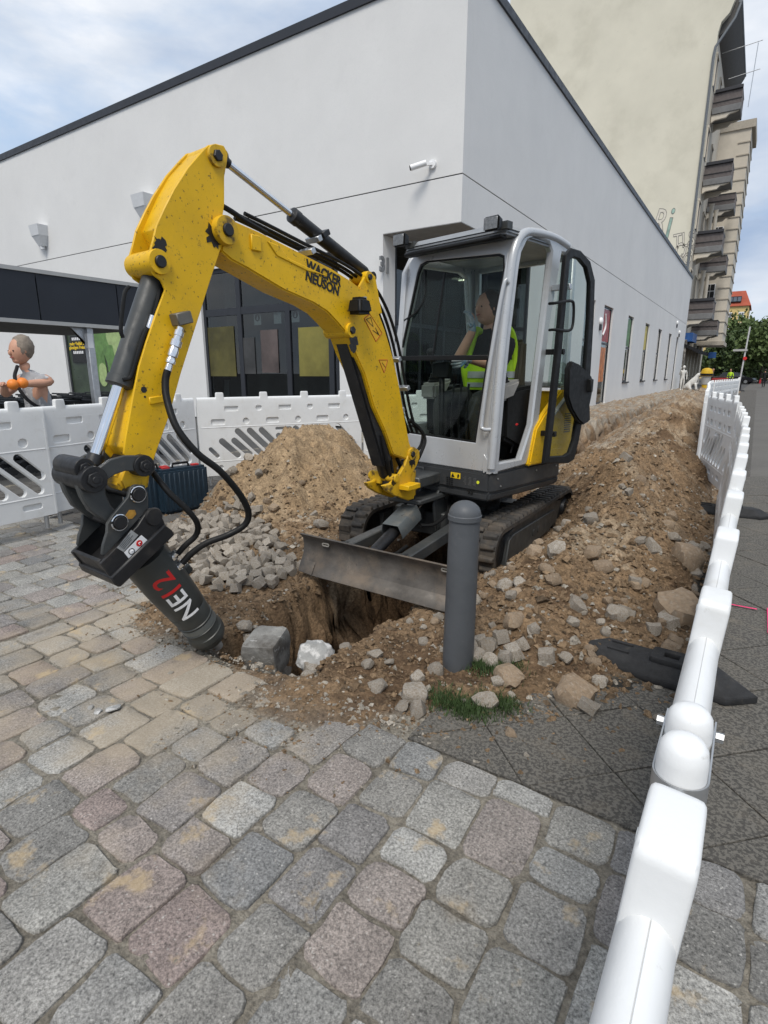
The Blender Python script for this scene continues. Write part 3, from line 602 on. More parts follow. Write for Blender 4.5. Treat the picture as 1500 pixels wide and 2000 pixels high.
# grass tufts
GRS = mat('grass_blades', (.038, .070, .018), .7, 0, .35, 25)
for lb, spots, nb in (('low tuft of grass growing beside the pale cobblestone', [(870, 1375), (900, 1385), (930, 1385), (960, 1380), (985, 1378), (915, 1395)], 2400), ('low tuft of grass at the right foot of the bollard', [(935, 1310), (960, 1316), (990, 1312)], 1100)):
    mb = MB(); P0 = [onz(u, v, 0) for u, v in spots]
    for k in range(nb):
        p = rnd.choice(P0); x, y = p.x + rnd.gauss(0, .045), p.y + rnd.gauss(0, .035); z = max(tz(x, y), -.005); a = rnd.uniform(0, 6.3); h = rnd.uniform(.015, .05); w = .0022; ln = rnd.uniform(.2, 1) * h
        mb.face([(x - w * sin(a), y + w * cos(a), z), (x + w * sin(a), y - w * cos(a), z), (x + ln * cos(a), y + ln * sin(a), z + h)])
    mb.build('grass_tuft', GRS, label=lb, cat='grass', kind='stuff', smooth=False, recalc=False) if False else tag(mb.build('grass_tuft', GRS, smooth=False), lb, 'grass', kind='stuff')

# ------------------------------------------------------------------ bollard
t_ = thing('bollard', (-1.05, 2.27, -.05), 'dark grey round steel bollard with a domed cap standing in the dug-up earth', 'bollard')
tilt = Vector((.012, .0, 1)); b0 = Vector((-1.05, 2.27, -.1)); MB().cyl(b0, b0 + tilt * .845, .076, .071, 32).build('post', BOLL, t_)
mb = MB(); p = b0 + tilt * .845; mb.lathe(p, p + tilt * .09, [(0, .071), (.03, .0775), (.26, .0775), (.30, .074)] + [(.30 + .7 * sin(R(a)), .074 * cos(R(a))) for a in range(10, 91, 10)], 32); mb.build('domed_cap', BOLL, t_)

# ------------------------------------------------------------------ barrier panels
BH = 1.0
def panel_mesh(L, slots=True):
    mb = MB(); skin = []; thru = []
    n = 6; st = (L - .12) / n
    for row, z in enumerate((.815, .655)):
        for k in range(n + 1):
            cx = .06 + st * (k + .5 * (row == 1) + .0)
            if cx > L - .1 or cx < .1: continue
            if (k + row) % 2: skin.append(rrect(cx - .085, z - .036, cx + .085, z + .036, .02))
            else: skin.append(circ(cx, z, .042))
    for k in range(n):
        cx = .06 + st * (k + .5)
        if cx > L - .1: continue
        skin.append(rrect(cx - .085, .07, cx + .085, .125, .02) if k % 2 else circ(cx, .098, .033))
    sl = []
    for k in range(12):
        x = .16 + k * .150; a, b = (x, .535), (x + .29, .235)
        if abs(x + .05 - L * .5) < .01: continue
        if b[0] > L - .08: f = (L - .10 - x) / .29; b = (x + .29 * f, .535 - .30 * f)
        if f'{k}' in ('0', '1'): a = (x + .1, .42)
        if 5 <= k <= 6: a = (x + .07, .452)
        if b[0] - a[0] > .06: sl.append(slot(*a, *b, .040))
    sl.append(slot(L * .5 - .12, .545, L * .5 + .06, .545, .022))
    sl.append(slot(.12, .33, .2, .24, .028))
    # recess rims: outer skins carry all openings, the core only the slots
    for me, y in ((holed(rrect(0, 0, L, BH - .15, .02), skin + sl, .018, .003), -.0225), (holed(rrect(.002, .002, L - .002, BH - .152, .02), sl, .010), -.005), (holed(rrect(0, 0, L, BH - .15, .02), skin + sl, .018, .003), .0045)):
        mb.addmesh(me, Matrix.Translation((0, y, 0))); bpy.data.meshes.remove(me)
    for z, h in ((.59, .014), (.175, .012)): mb.tube([(.03, 0, z), (L - .03, 0, z)], .026, 8)
    # top rail with pegs, end posts
    prof = [(-.022, .0), (.022, .0), (.0228, .07), (.0205, .090), (.015, .101), (.007, .107), (.0006, .108), (.0, .1065), (-.0006, .108), (-.007, .107), (-.015, .101), (-.0205, .090), (-.0228, .07)]
    z0 = BH - .16; mb.hull([(.0, a, z0 + b) for a, b in prof], [(L, a, z0 + b) for a, b in prof])
    for sx in (.012, L - .012): mb.cyl((sx, 0, .0), (sx, 0, BH - .15), .024, None, 12)
    me = mb.mesh('barrier_panel', PLW, 0); return me
def peg_mesh():
    P = [(-.052, -.06), (.052, -.06)] + [(.045 - .014 + .014 * cos(R(a)), .046 + .014 * sin(R(a))) for a in range(0, 91, 18)] + [(-.045 + .014 + .014 * cos(R(a)), .046 + .014 * sin(R(a))) for a in range(90, 181, 18)]
    mb = MB(); ys_ = [(-.0225, .88), (-.0216, .95), (-.019, .99), (-.014, 1.0), (.014, 1.0), (.019, .99), (.0216, .95), (.0225, .88)]; rg_ = [[mb._v((a * s_, y, b * (s_ if b > 0 else 1))) for a, b in P] for y, s_ in ys_]
    for A_, B_ in zip(rg_, rg_[1:]):
        for k in range(len(P)): mb.b.faces.new([A_[k], A_[(k + 1) % len(P)], B_[(k + 1) % len(P)], B_[k]])
    mb.b.faces.new(rg_[0][::-1]); mb.b.faces.new(rg_[-1]); mb.cyl((.0, -.0236, .03), (.0, .0236, .03), .0055, None, 12); return mb.mesh('peg', PLW)
PM = {}; PEG = peg_mesh(); FOOTM = None
def foot_mesh():
    mb = MB(); f = lambda a, b, t: (a, b, t)
    lo = [(-.41, 0), (-.30, -.11), (.30, -.11), (.41, 0), (.30, .11), (-.30, .11)]; hi = [(-.30, 0), (-.24, -.075), (.24, -.075), (.30, 0), (.24, .075), (-.24, .075)]
    mb.hull([(a, b, 0) for a, b in lo], [(a, b, .03) for a, b in lo]); mb.hull([(a * .99, b * .98, .03) for a, b in lo], [(a, b, .085) for a, b in hi])
    me = holed(rrect(-.085, -.06, .085, .06, .01, 1), [rrect(-.035, -.028, .035, .028, .004, 1)], .03, .003); mb.addmesh(me, Matrix.Translation((.06, 0, .082)) @ Matrix.Rotation(R(-90), 4, 'X') @ Matrix.Translation((0, -.03, 0)))
    mb.b2((-.22, -.05, .085), (-.12, -.035, .095)); mb.b2((-.22, .035, .085), (-.12, .05, .095)); return mb.mesh('rubber_foot', RUBF, .006)
FOOTM = foot_mesh()
def barrier(p, q, zb, label, group, pegs=4, legs=True, px=None, lean=0.):
    p = Vector((*p, zb)); q = Vector((*q, zb)); L = round((q - p).length, 2); a = math.atan2(q.y - p.y, q.x - p.x)
    if L not in PM: PM[L] = panel_mesh(L)
    t = thing('barrier', p + Vector((-lean * sin(a), lean * cos(a), 0)), label, 'barrier', group, a); t.rotation_euler = (math.atan2(lean, .95), 0, a); o = link(bpy.data.objects.new('panel', PM[L])); o.parent = t
    for xk in (px or [L * (k + .5) / pegs for k in range(pegs)]):
        o = link(bpy.data.objects.new('peg', PEG)); o.parent = t; o.location = (xk, 0, BH - .055)
    if legs:
        for sx in (.10, L - .10):
            mb = MB(); mb.cyl((sx, 0, -zb + .05), (sx, 0, .02), .019, None, 10); me = mb.mesh('leg', ZINC); o = link(bpy.data.objects.new('leg', me)); o.parent = t
    return t
def foot(x, y, rz, label, group, z=0):
    o = link(bpy.data.objects.new('rubber_foot', FOOTM)); o.location = (x, y, z); o.rotation_euler = (0, 0, rz); return tag(o, label, 'barrier foot', group)
gL = 'white plastic barriers in front of the store'; gR = 'white plastic barriers along the footpath'
LB = [((-5.03, .55), (-5.17, 2.47)), ((-5.2, 2.42), (-5.53, 4.34)), ((-5.53, 4.40), (-4.50, 6.30)), ((-4.47, 6.34), (-2.72, 7.35))]
for (p, q), lb in zip(LB, ['leftmost white barrier panel, in front of the woman with oranges', 'white barrier panel behind the breaker cylinder', 'white barrier panel behind the sand heap', 'white barrier panel seen through the cab windscreen']): barrier(p, q, .165, lb, gL)
foot(-5.62, 3.2, R(10), 'black rubber foot under the left barrier behind the breaker bracket', 'rubber barrier feet'); foot(-5.2, 1.6, R(4), 'black rubber foot under the leftmost barrier', 'rubber barrier feet'); foot(-4.5, 6.3, R(75), 'black rubber foot behind the sand heap', 'rubber barrier feet')
RB = [((-.018, -1.15), (-.012, .54)), ((-.012, .69), (-.012, 2.60)), ((-.012, 2.66), (-.02, 4.60)), ((-.02, 4.66), (-.10, 6.60)), ((-.11, 6.66), (-.46, 8.2)), ((-.52, 8.45), (-.62, 10.35)), ((-.62, 10.4), (-.74, 12.35)), ((-.74, 12.4), (-.88, 14.35)), ((-.88, 14.4), (-.98, 16.35)), ((-.98, 16.4), (-1.08, 18.35)), ((-1.08, 18.4), (-1.12, 20.4)), ((-1.1, 20.5), (-.95, 22.5)), ((-.95, 22.6), (-.75, 24.6)), ((-.75, 24.7), (-.6, 26.7)), ((-.6, 28), (-.7, 30)), ((-.7, 33), (-.8, 35))]
names = ['nearest white barrier, its top running out of the bottom of the picture', 'second white barrier on the footpath, next to the bollard', 'third white barrier on the footpath, beside the near end of the spoil ridge', 'fourth white barrier on the footpath along the spoil ridge', 'fifth white barrier on the footpath, its end standing proud of the row'] + ['white barrier far down the footpath where the row narrows' for k in range(6, 17)]
for k, ((p, q), lb) in enumerate(zip(RB, names)): barrier(p, q, .05 + (.0 if k < 3 else .04 if k < 4 else .12), lb, gR, 4, k > 0, [.2, .66, 1.12, 1.590] if k == 0 else [.305, .75, 1.25, 1.70] if k == 1 else None, .065 if k < 4 else 0.)
# rounded end posts and the steel clip that couples the first two footpath barriers
t_ = thing('coupling', (-.012, .59, 1.0), 'rounded white coupling posts with a galvanised strap joining the nearest two barriers', 'coupling')
CX = -.012
for yy, zt_, nm in ((.572, 1.046, 'near_post_end'), (.645, 1.040, 'far_post_end')):
    mb = MB(); mb.lathe((CX, yy, .80), (CX, yy, zt_), [(0, .024), (.90, .0238), (.955, .022), (.985, .017), (1, .009)], 28); mb.build(nm.split('_', 1)[1], PLW, t_)
mb = MB(); ring = []
for rr in (.0245, .0262):
    for zz in (.978, 1.004): ring.append([mb._v((CX + rr * cos(R(a)), .572 + rr * sin(R(a)), zz)) for a in range(180, 361, 12)])
for A_, B_ in ((ring[0], ring[1]), (ring[2], ring[3]), (ring[0], ring[2]), (ring[1], ring[3])):
    for k in range(len(A_) - 1): mb.b.faces.new([A_[k], A_[k + 1], B_[k + 1], B_[k]])
mb.b2((CX - .0262, .572, .978), (CX - .0245, .69, 1.004)); mb.b2((CX + .0245, .572, .978), (CX + .0262, .69, 1.004)); mb.build('strap', ZINC, t_)
for xx in (-.031, .031): MB().cyl((CX + xx - .004, .68, .991), (CX + xx + .004, .68, .991), .006, None, 6).build('bolt', ZINC, t_)
foot(-.22, 2.72, R(-4), 'large black rubber foot lying under the footpath barrier on the slabs', 'rubber barrier feet'); foot(-.1, 6.5, R(5), 'black rubber foot further down the footpath barrier', 'rubber barrier feet')
# pink spray marks on the slabs
mb = MB(); PNK = mat('pink_spray', (.75, .04, .16), .8, 0, .3, 60)
for (u0, v0, u1, v1, w) in ((1502, 1190, 1504, 1240, .012), (1425, 1182, 1478, 1192, .008)):
    a, b = onz(u0, v0, 0), onz(u1, v1, 0); d = (b - a); d.z = 0; n_ = Vector((-d.y, d.x, 0)).normalized() * w; mb.face([(q.x, q.y, .008) for q in (a - n_, b - n_, b + n_, a + n_)])
mb.build('spray_mark', PNK, label='pink sprayed survey mark on the footpath slabs beside the barrier', cat='ground marking', smooth=False)
# ------------------------------------------------------------------ mini excavator
EX = thing('mini_excavator', (-2.0, 4.4, 0), 'yellow and silver mini excavator with a hydraulic breaker at the trench edge', 'excavator')
# undercarriage: two rubber tracks
def make_track(x0, x1, side):
    T = thing('track', (0, 0, 0), None, None); T.parent = EX
    zc, r, ya_, yb_ = .148, .188, 3.63, 5.26
    def path(s, rr):
        Ls = yb_ - ya_; Lc = math.pi * r; tot = 2 * Ls + 2 * Lc; s %= tot
        if s < Ls: return Vector((0, ya_ + s, zc + rr)), Vector((0, 1, 0)), Vector((0, 0, 1))
        s -= Ls
        if s < Lc: a = math.pi / 2 - s / r; return Vector((0, yb_ + rr * cos(a), zc + rr * sin(a))), Vector((0, sin(a), -cos(a))), Vector((0, cos(a), sin(a)))
        s -= Lc
        if s < Ls: return Vector((0, yb_ - s, zc - rr)), Vector((0, -1, 0)), Vector((0, 0, -1))
        s -= Ls; a = -math.pi / 2 - s / r; return Vector((0, ya_ + rr * cos(a), zc + rr * sin(a))), Vector((0, sin(a), -cos(a))), Vector((0, cos(a), sin(a)))
    tot = 2 * (yb_ - ya_) + 2 * math.pi * r; n = 96; mb = MB(); rings = []
    for k in range(n):
        p, tg, no = path(tot * k / n, r - .004); q, _, _ = path(tot * k / n, r - .034)
        rings.append([mb._v((x, p.y, p.z)) for x in (x0, x0 + .012, x1 - .012, x1)] + [mb._v((x, q.y, q.z)) for x in (x1, x0)])
    for k in range(n):
        A_, B_ = rings[k], rings[(k + 1) % n]
        for j in range(6): mb.b.faces.new([A_[j], A_[(j + 1) % 6], B_[(j + 1) % 6], B_[j]])
    mb.build('belt', TRK, T)
    lm = MB(); w = (x1 - x0) / 2 - .006
    lm.hull([(-w / 2, -.030, -.012), (w / 2, -.024, -.012), (w / 2, .024, -.012), (-w / 2, .030, -.012)], [(-w / 2 + .008, -.017, .021), (w / 2 - .008, -.013, .021), (w / 2 - .008, .013, .021), (-w / 2 + .008, .017, .021)]); lme = lm.mesh('tread_lug', TRK, .005)
    K = 52
    for k in range(K):
        for h in (0, 1):
            p, tg, no = path(tot * (k + .5 * h) / K, r); X = Vector((1, 0, 0)); xc = (x0 + x1) / 2 + (w / 2 + .003) * (1 if h else -1)
            if p.z < .05 and 3.75 < p.y < 5.1 : continue
            o = link(bpy.data.objects.new('tread_lug', lme)); o.parent = T
            M = Matrix((X * (1 if h else -1), tg, no if h == 0 else no)).transposed()
            if M.determinant() < 0: M = Matrix((X, tg if M.determinant() > 0 else -tg, no)).transposed() if h else Matrix((X, -tg, no)).transposed()
            if M.determinant() < 0: M = Matrix((-X, tg, no)).transposed()
            o.rotation_euler = M.to_euler(); o.location = Vector((xc, p.y, p.z)) - EX.location
    xm = (x0 + x1) / 2; xo = x1 if side > 0 else x0; s = 1 if side > 0 else -1
    mb = MB(); mb.prism([(3.72, .02), (3.80, .255), (3.95, .285), (4.9, .285), (5.12, .25), (5.0, .07), (4.6, .03), (4.2, .03), (3.9, -.0)], lambda a, b, t: (t, a, b), x0 + .03, x1 - .03)
    mb.prism([(3.70, -.01), (3.76, .21), (3.86, .235), (4.86, .215), (4.90, .10), (4.72, .06), (4.2, .03), (3.86, -.01)], lambda a, b, t: (xo + t * s, a, b), -.03, -.012)
    for yy in (4.30, 4.42): mb.box((xo - .010 * s, yy, .14), (.006, .045, .05))
    mb.build('track_frame', GRPH, T, bev=.006)
    mb = MB(); mb.lathe((x0 + .045, 5.24, zc), (x1 - .015, 5.24, zc), [(0, .135), (.2, .148), (.8, .148), (.85, .10), (1, .09)], 24)
    for k in range(8): a = k * math.pi / 4; mb.cyl((xo - .02 * s, 5.24 + .065 * cos(a), zc + .065 * sin(a)), (xo - .006 * s, 5.24 + .065 * cos(a), zc + .065 * sin(a)), .009, None, 6)
    mb.build('sprocket', STEELK, T)
    MB().lathe((x0 + .05, 3.65, zc), (x1 - .05, 3.65, zc), [(0, .12), (.1, .145), (.9, .145), (1, .12)], 24).build('idler', STEELK, T)
    for yy in (3.95, 4.3, 4.65, 4.98): MB().lathe((x0 + .04, yy, .03), (x1 - .04, yy, .03), [(0, .05), (.3, .062), (.7, .062), (1, .05)], 14).build('roller', STEELK, T)
make_track(-1.585, -1.345, 1); make_track(-2.69, -2.45, -1)
mb = MB(); mb.b2((-2.45, 4.1, .16), (-1.58, 4.32, .28)); mb.b2((-2.45, 4.62, .16), (-1.58, 4.82, .28)); mb.b2((-2.25, 3.78, .14), (-1.78, 4.95, .33)); mb.box((-2.45, 3.98, .25), (.30, .09, .11)); mb.box((-1.55, 3.98, .25), (.20, .09, .11)); mb.build('undercarriage_frame', GRPH, EX, bev=.012)
mb = MB(); mb.lathe((-2.0, 4.38, .32), (-2.0, 4.38, .50), [(0, .30), (.4, .30), (.42, .34), (.8, .34), (.82, .31), (1, .31)], 36); mb.build('slewing_ring', STEELK, EX)
# dozer blade
BL = thing('blade', (0, 0, 0), None, None); BL.parent = EX
prof = [(2.735, .335), (2.765, .30), (2.775, .25), (2.765, .19), (2.735, .135)]
mb = MB(); xa, xb = -2.475, -1.23
A_ = [(xa, y, z) for y, z in prof] + [(xa, y + .016, z + .004) for y, z in reversed(prof)]; B_ = [(xb, p[1], p[2] - .02) for p in A_]; mb.hull(A_, B_); mb.build('mouldboard', RUST, BL, bev=.002)
mb = MB(); mb.hull([(xa + .13, 2.742, .150), (xa + .13, 2.756, .150), (xa + .13, 2.712, .065), (xa + .13, 2.694, .068)], [(xb, 2.742, .130), (xb, 2.756, .130), (xb, 2.712, .045), (xb, 2.694, .048)]); mb.build('cutting_edge', RUST, BL, bev=.003)
mb = MB(); mb.hull([(xa, 2.742, .152), (xa, 2.756, .152), (xa, 2.716, .075), (xa, 2.700, .078)], [(xa + .125, 2.742, .150), (xa + .125, 2.756, .150), (xa + .125, 2.712, .066), (xa + .125, 2.694, .069)]); mb.build('end_bit', RUST, BL, bev=.003)
for xx in (xa + .21, xb - .14):
    mb = MB(); mb.addmesh(holed(rrect(-.03, -.012, .03, .012, .011), [rrect(-.022, -.005, .022, .005, .004)], .006), Matrix.Translation((xx, 2.752, .285))); mb.build('slot_lug', mat('bare_steel', (.4, .38, .34), .5, .5, .2), BL)
for xx in (-2.22, -1.74):
    mb = MB(); mb.bar((xx, 2.78, .215), (xx + (.05 if xx < -2 else -.03), 3.95, .27), .085, .085); mb.prism([(2.78, .14), (2.78, .31), (2.98, .26), (2.98, .19)], lambda a, b, t: (xx + t, a, b), -.012, .012); mb.build('blade_arm', GRPH, BL, bev=.008)
cb0, cb1 = Vector((-1.99, 2.82, .20)), Vector((-2.03, 3.86, .50))
mb = MB(); mb.cyl(cb0 + (cb1 - cb0) * .12, cb0 + (cb1 - cb0) * .62, .043, None, 20); mb.cyl(cb0 + (cb1 - cb0) * .05, cb0 + (cb1 - cb0) * .14, .03, .045, 16); mb.build('blade_cylinder', STEELK, BL)
MB().cyl(cb0 + (cb1 - cb0) * .6, cb1, .02, None, 14).build('cylinder_rod', CHR, BL)
ax = (cb1 - cb0).normalized(); sx_ = Vector((1, 0, 0)); nz = sx_.cross(ax).normalized()
mb = MB(); fB = lambda a, b, t: cb0 + ax * t + sx_ * a + nz * b
mb.prism([(-.085, .015), (-.065, .078), (.065, .078), (.085, .015), (.085, -.03), (.079, -.03), (.078, .012), (.06, .070), (-.06, .070), (-.078, .012), (-.079, -.03), (-.085, -.03)], fB, .36, .66)
for a in (-.02, .022): mb.cyl(fB(a, .078, .5), fB(a, .084, .5), .008, None, 6)
mb.build('cylinder_guard', mat('guard_grey', (.10, .11, .11), .5, .2, .15, 6, 0, spot=[(10, DUST, .5, .8, .5)]), BL, bev=.004)
mb = MB()
for s_ in (-1, 1): mb = MB(); mb.prism([(2.79, .17), (2.79, .28), (2.93, .245), (2.93, .17)], lambda a, b, t: (-1.99 + s_ * .045 + t, a, b), -.007, .007); mb.build('blade_lug', GRPH, BL, bev=.004)
mb = MB()
for s_ in (-1, 1): mb.prism([(3.72, .20), (3.66, .42), (3.74, .52), (3.92, .52), (3.98, .30)], lambda a, b, t: (-2.02 + s_ * .075 + t, a, b), -.010, .010)
mb.cyl((-2.12, 3.84, .455), (-1.92, 3.84, .455), .022, None, 14); mb.build('cylinder_lugs', GRPH, BL, bev=.004)
for pts in ([(-1.90, 3.20, .22), (-1.91, 3.05, .20), (-1.97, 3.0, .21)], [(-1.92, 3.9, .42), (-1.86, 3.72, .34), (-1.88, 3.55, .30), (-1.93, 3.45, .31)], [(-2.15, 3.9, .45), (-2.24, 3.75, .38), (-2.26, 3.6, .27), (-2.24, 3.3, .24)], [(-1.95, 3.95, .44), (-1.83, 3.82, .40), (-1.76, 3.85, .32), (-1.80, 3.98, .28)]): mb = MB(); mb.tube(pts, .013, 8, 6); mb.build('hydraulic_hose', BLK, BL)

# upper structure: local frame x back, y across the cab (away from the kerb), z up
E3 = Vector((-1.47, 3.72, 0)); A78 = R(78); bV = Vector((cos(A78), sin(A78), 0)); lV = Vector((-sin(A78), cos(A78), 0))
MU = Matrix((bV, lV, Vector((0, 0, 1)))).transposed().to_4x4(); MU.translation = E3
def U(x, y, z): return MU @ Vector((x, y, z))
def sp(u, v, off=0.):
    nn = -lV; r = ray(u, v); p0 = E3 + nn * off; k = (p0 - O3).dot(nn) / r.dot(nn); p = O3 + r * k; return ((p - p0).dot(bV), p.z)
def fpx(u, v, off=0.):
    nn = -bV; r = ray(u, v); p0 = E3 + nn * off; k = (p0 - O3).dot(nn) / r.dot(nn); p = O3 + r * k; return ((p - p0).dot(lV), p.z)
mb = MB(MU)
foot_ = [(-.06, .015), (-.07, .05), (-.07, .78), (-.02, .84), (.0, .97), (.95, .98), (1.06, .90), (1.10, .75), (1.10, .25), (1.05, .08), (.92, .0), (.0, .0)]
f0 = lambda a, b, t: (a, b, t)
mb.hull([(a * .985, b * .98 + .01, .50) for a, b in foot_], [(a, b, .56) for a, b in foot_]); mb.hull([(a, b, .56) for a, b in foot_], [(a * .995, b * .99 + .004, .705) for a, b in foot_]); mb.build('lower_body', SKIRT, EX, bev=.014, seg=2)
mb = MB(MU); mb.b2((-.082, .62, .54), (-.06, .76, .685)); mb.build('side_cover', SKIRT, EX, bev=.008)
mb = MB(MU); mb.cyl((-.092, .69, .60), (-.078, .69, .60), .032, None, 18); mb.b2((-.098, .655, .59), (-.088, .725, .61)); mb.build('cover_latch', SKIRT, EX, bev=.003)
mb = MB(MU)
for j, zz in enumerate((.567, .583, .599, .615, .631)):
    for q in range(3): mb.b2((-.0745, .335 + q * .022, zz), (-.0695, .35 + q * .022, zz + .007))
mb.build('louvre', KTX, EX)
for y_, z_ in ((.02, .62), (.035, .66)): pass
XF = -lV; FX = -.0715
def decal(name, m, y0, z0, y1, z1, d=.0015): mb = MB(MU); mb.b2((FX - d, y0, z0), (FX, y1, z1)); return mb.build(name, m, EX, smooth=False)
decal('warning_label', YTX, .265, .635, .355, .678); text('label_print', '\u25b2  \u2191', .035, U(FX - .003, .31, .656), XF, (0, 0, 1), KTX, EX, .0005)
mb = MB(MU); mb.face([(FX - .003, .345, .642), (FX - .003, .318, .642), (FX - .003, .3315, .668)]); mb.face([(FX - .003, .292, .642), (FX - .003, .278, .642), (FX - .003, .278, .66), (FX - .003, .285, .67), (FX - .003, .292, .66)]); mb.build('warning_symbol', KTX, EX, smooth=False)
mb = MB(MU)
for j in range(7):
    for q in range(3): mb.b2((FX - .0012, .12 + q * .045, .655 - j * .009), (FX, .12 + q * .045 + .03 * rnd.uniform(.5, 1), .658 - j * .009))
mb.build('small_print', mat('faint_print', (.13, .13, .13), .5), EX, smooth=False)
mb = MB(MU); mb.cyl((FX - .002, .105, .632), (FX, .105, .632), .012, None, 16); mb.build('yellow_dot', mat('bright_yellow_dot', (.8, .85, .05), .5), EX)
text('fleet_number', '93', .052, U(FX - .003, .168, .552), XF, (0, 0, 1), KTX, EX, .001, bold=.0015)
for xx, yy, zz in ((.02, -.002, .66), (.55, -.002, .66), (.86, -.002, .66), (.06, -.002, .60)): mb = MB(MU); mb.cyl((xx, yy - .004, zz), (xx, yy + .002, zz), .007, None, 8); mb.build('screw', ZINC, EX)
# cab frame
side_out = [(-.05, .715), (-.035, 1.1), (.0, 1.55), (.045, 2.0), (.075, 2.16), (.13, 2.265), (.22, 2.315), (.36, 2.335), (.78, 2.325), (.79, 2.27)]
op = [sp(*q) for q in ((968, 908), (976, 830), (990, 720), (1006, 560), (1018, 492), (1030, 466), (1048, 458), (1074, 470), (1081, 490), (1066, 620), (1052, 730), (1040, 830), (1018, 899))]
rear = [sp(*q) for q in ((1097, 490), (1072, 640), (1060, 745), (1050, 835), (1027, 905))]
outl = side_out + rear
mb = MB(MU); mb.addmesh(holed(outl, [op], .055, .012)); mb.build('door_frame', SILV, EX)
mb = MB(MU)
h2 = [(.04, .98), (.055, 1.5), (.10, 2.05), (.18, 2.22), (.75, 2.24), (.85, 2.2), (.95, 1.5), (.92, .98)]
mb.addmesh(holed([(-.05, .72), (.0, 1.5), (.06, 2.15), (.16, 2.30), (.90, 2.30), (1.0, 2.2), (1.04, 1.4), (1.0, .72)], [h2], .05, .01), Matrix.Translation((0, .95, 0))); mb.build('side_frame', SILV, EX)
mb = MB(MU); mb.prism([(a, b) for a, b in h2], lambda a, b, t: (a, t, b), .970, .975); mb.build('side_window', GLC, EX, smooth=False)
# front frame (leans back a little towards the roof): y across, z up
fout = [(.0, .715), (.0, 1.5), (.0, 2.20), (.02, 2.255), (.90, 2.275), (.955, 2.22), (1.035, 1.55), (1.045, .72)]
fhol = [(.158, .905), (.115, 1.45), (.060, 2.08), (.075, 2.165), (.12, 2.185), (.78, 2.225), (.84, 2.205), (.865, 2.15), (.975, 1.53), (.985, .96), (.95, .93)]
def lean(z): return -.05 + .15 * max(0, (z - .715) / 1.56) ** 1.6
MF = Matrix(((0, -1, 0, 0), (1, 0, 0, 0), (0, 0, 1, 0), (0, 0, 0, 1)))
def addfront(me, off=0.):
    mb = MB(MU)
    for v in me.vertices: x, y, z = v.co; v.co = (lean(z) + off + y, x, z)
    mb.addmesh(me); return mb
addfront(holed([(a, b) for a, b in fout], [fhol], .06, .010), -.0).build('windscreen_frame', SILV, EX)
def inset(P, d):
    cx = sum(a for a, b in P) / len(P); cz = sum(b for a, b in P) / len(P); return [(a + (cx - a) * d / max(abs(cx - a), .05), b + (cz - b) * d / max(abs(cz - b), .05)) for a, b in P]
addfront(holed(fhol, [inset(fhol, .016)], .02), .004).build('windscreen_seal', BLK, EX)
mb = MB(MU); z0, z1 = 1.50, 2.19
mb.hull([(lean(a) + .02, b, a) for b, a in ((.10, 1.5), (.97, 1.5), (.84, 2.21), (.07, 2.16))], [(lean(a) + .024, b, a) for b, a in ((.10, 1.5), (.97, 1.5), (.84, 2.21), (.07, 2.16))]); mb.build('windscreen', GLC, EX, smooth=False)
mb = MB(MU); mb.hull([(lean(a) + .012, b, a) for b, a in ((.155, .91), (.96, .93), (.97, 1.48), (.12, 1.48))], [(lean(a) + .016, b, a) for b, a in ((.155, .91), (.96, .93), (.97, 1.48), (.12, 1.48))]); mb.build('lower_windscreen', GLC, EX, smooth=False)
mb = MB(MU); mb.hull([(lean(1.5) - .006, .115, 1.485), (lean(1.5) - .006, .985, 1.495), (lean(1.5) + .03, .985, 1.495), (lean(1.5) + .03, .115, 1.485)], [(lean(1.5) - .006, .115, 1.52), (lean(1.5) - .006, .985, 1.53), (lean(1.5) + .03, .985, 1.53), (lean(1.5) + .03, .115, 1.52)]); mb.build('glazing_bar', BLK, EX, bev=.004)
mb = MB(MU); mb.tube([(.10, .80, 2.16), (.09, .78, 1.98), (.06, .84, 1.86), (.04, .95, 1.80)], .009, 6, 5); mb.build('cable', BLK, EX)
mb = MB(MU); mb.bar((.02, .63, 1.54), (.10, .60, 2.12), .012, .012); mb.build('wiper', BLK, EX)
MB(MU).tube([(lean(2.0) - .03, .0, 1.98), (lean(1.95) - .055, .015, 1.96), (lean(1.5) - .055, .055, 1.5), (lean(1.1) - .05, .085, 1.08), (lean(1.05) - .05, .07, 1.02), (lean(1.05) - .01, .03, 1.015)], .014, 10, 5).build('grab_rail', SILV, EX)
mb = MB(MU); mb.prism([(.04, .80), (.075, .84), (.085, .74), (.07, .70), (.04, .72)], lambda a, b, t: (lean(b) + t, a, b), -.012, .0); mb.build('hinge_plate', SILV, EX, bev=.003)
# rear pillar, rear glass, floor
mb = MB(MU); mb.bar((.98, .03, .72), (.93, .03, 2.28), .05, .05, (0, 1, 0)); mb.bar((1.0, .92, .72), (.95, .92, 2.28), .05, .05, (0, 1, 0)); mb.b2((.93, .03, 2.24), (.98, .95, 2.29)); mb.b2((.93, .03, 1.28), (1.0, .95, 1.33)); mb.build('rear_frame', SILV, EX, bev=.01)
mb = MB(MU); mb.b2((.965, .05, 1.33), (.970, .93, 2.24)); mb.build('rear_window', GLC, EX, smooth=False)
mb = MB(MU); mb.hull([(.66, .012, 1.30), (.93, .012, 1.30), (.89, .012, 2.24), (.74, .012, 2.24)], [(.66, .016, 1.30), (.93, .016, 1.30), (.89, .016, 2.24), (.74, .016, 2.24)]); mb.build('rear_side_window', GLC, EX, smooth=False)
mb = MB(MU); mb.b2((-.03, .02, .705), (.96, .96, .735)); mb.build('cab_floor', mat('floor_mat', (.06, .055, .048), .85, 0, .3, 14, .002, 50, spot=[(9, DUST, .45, .75, .6)]), EX)
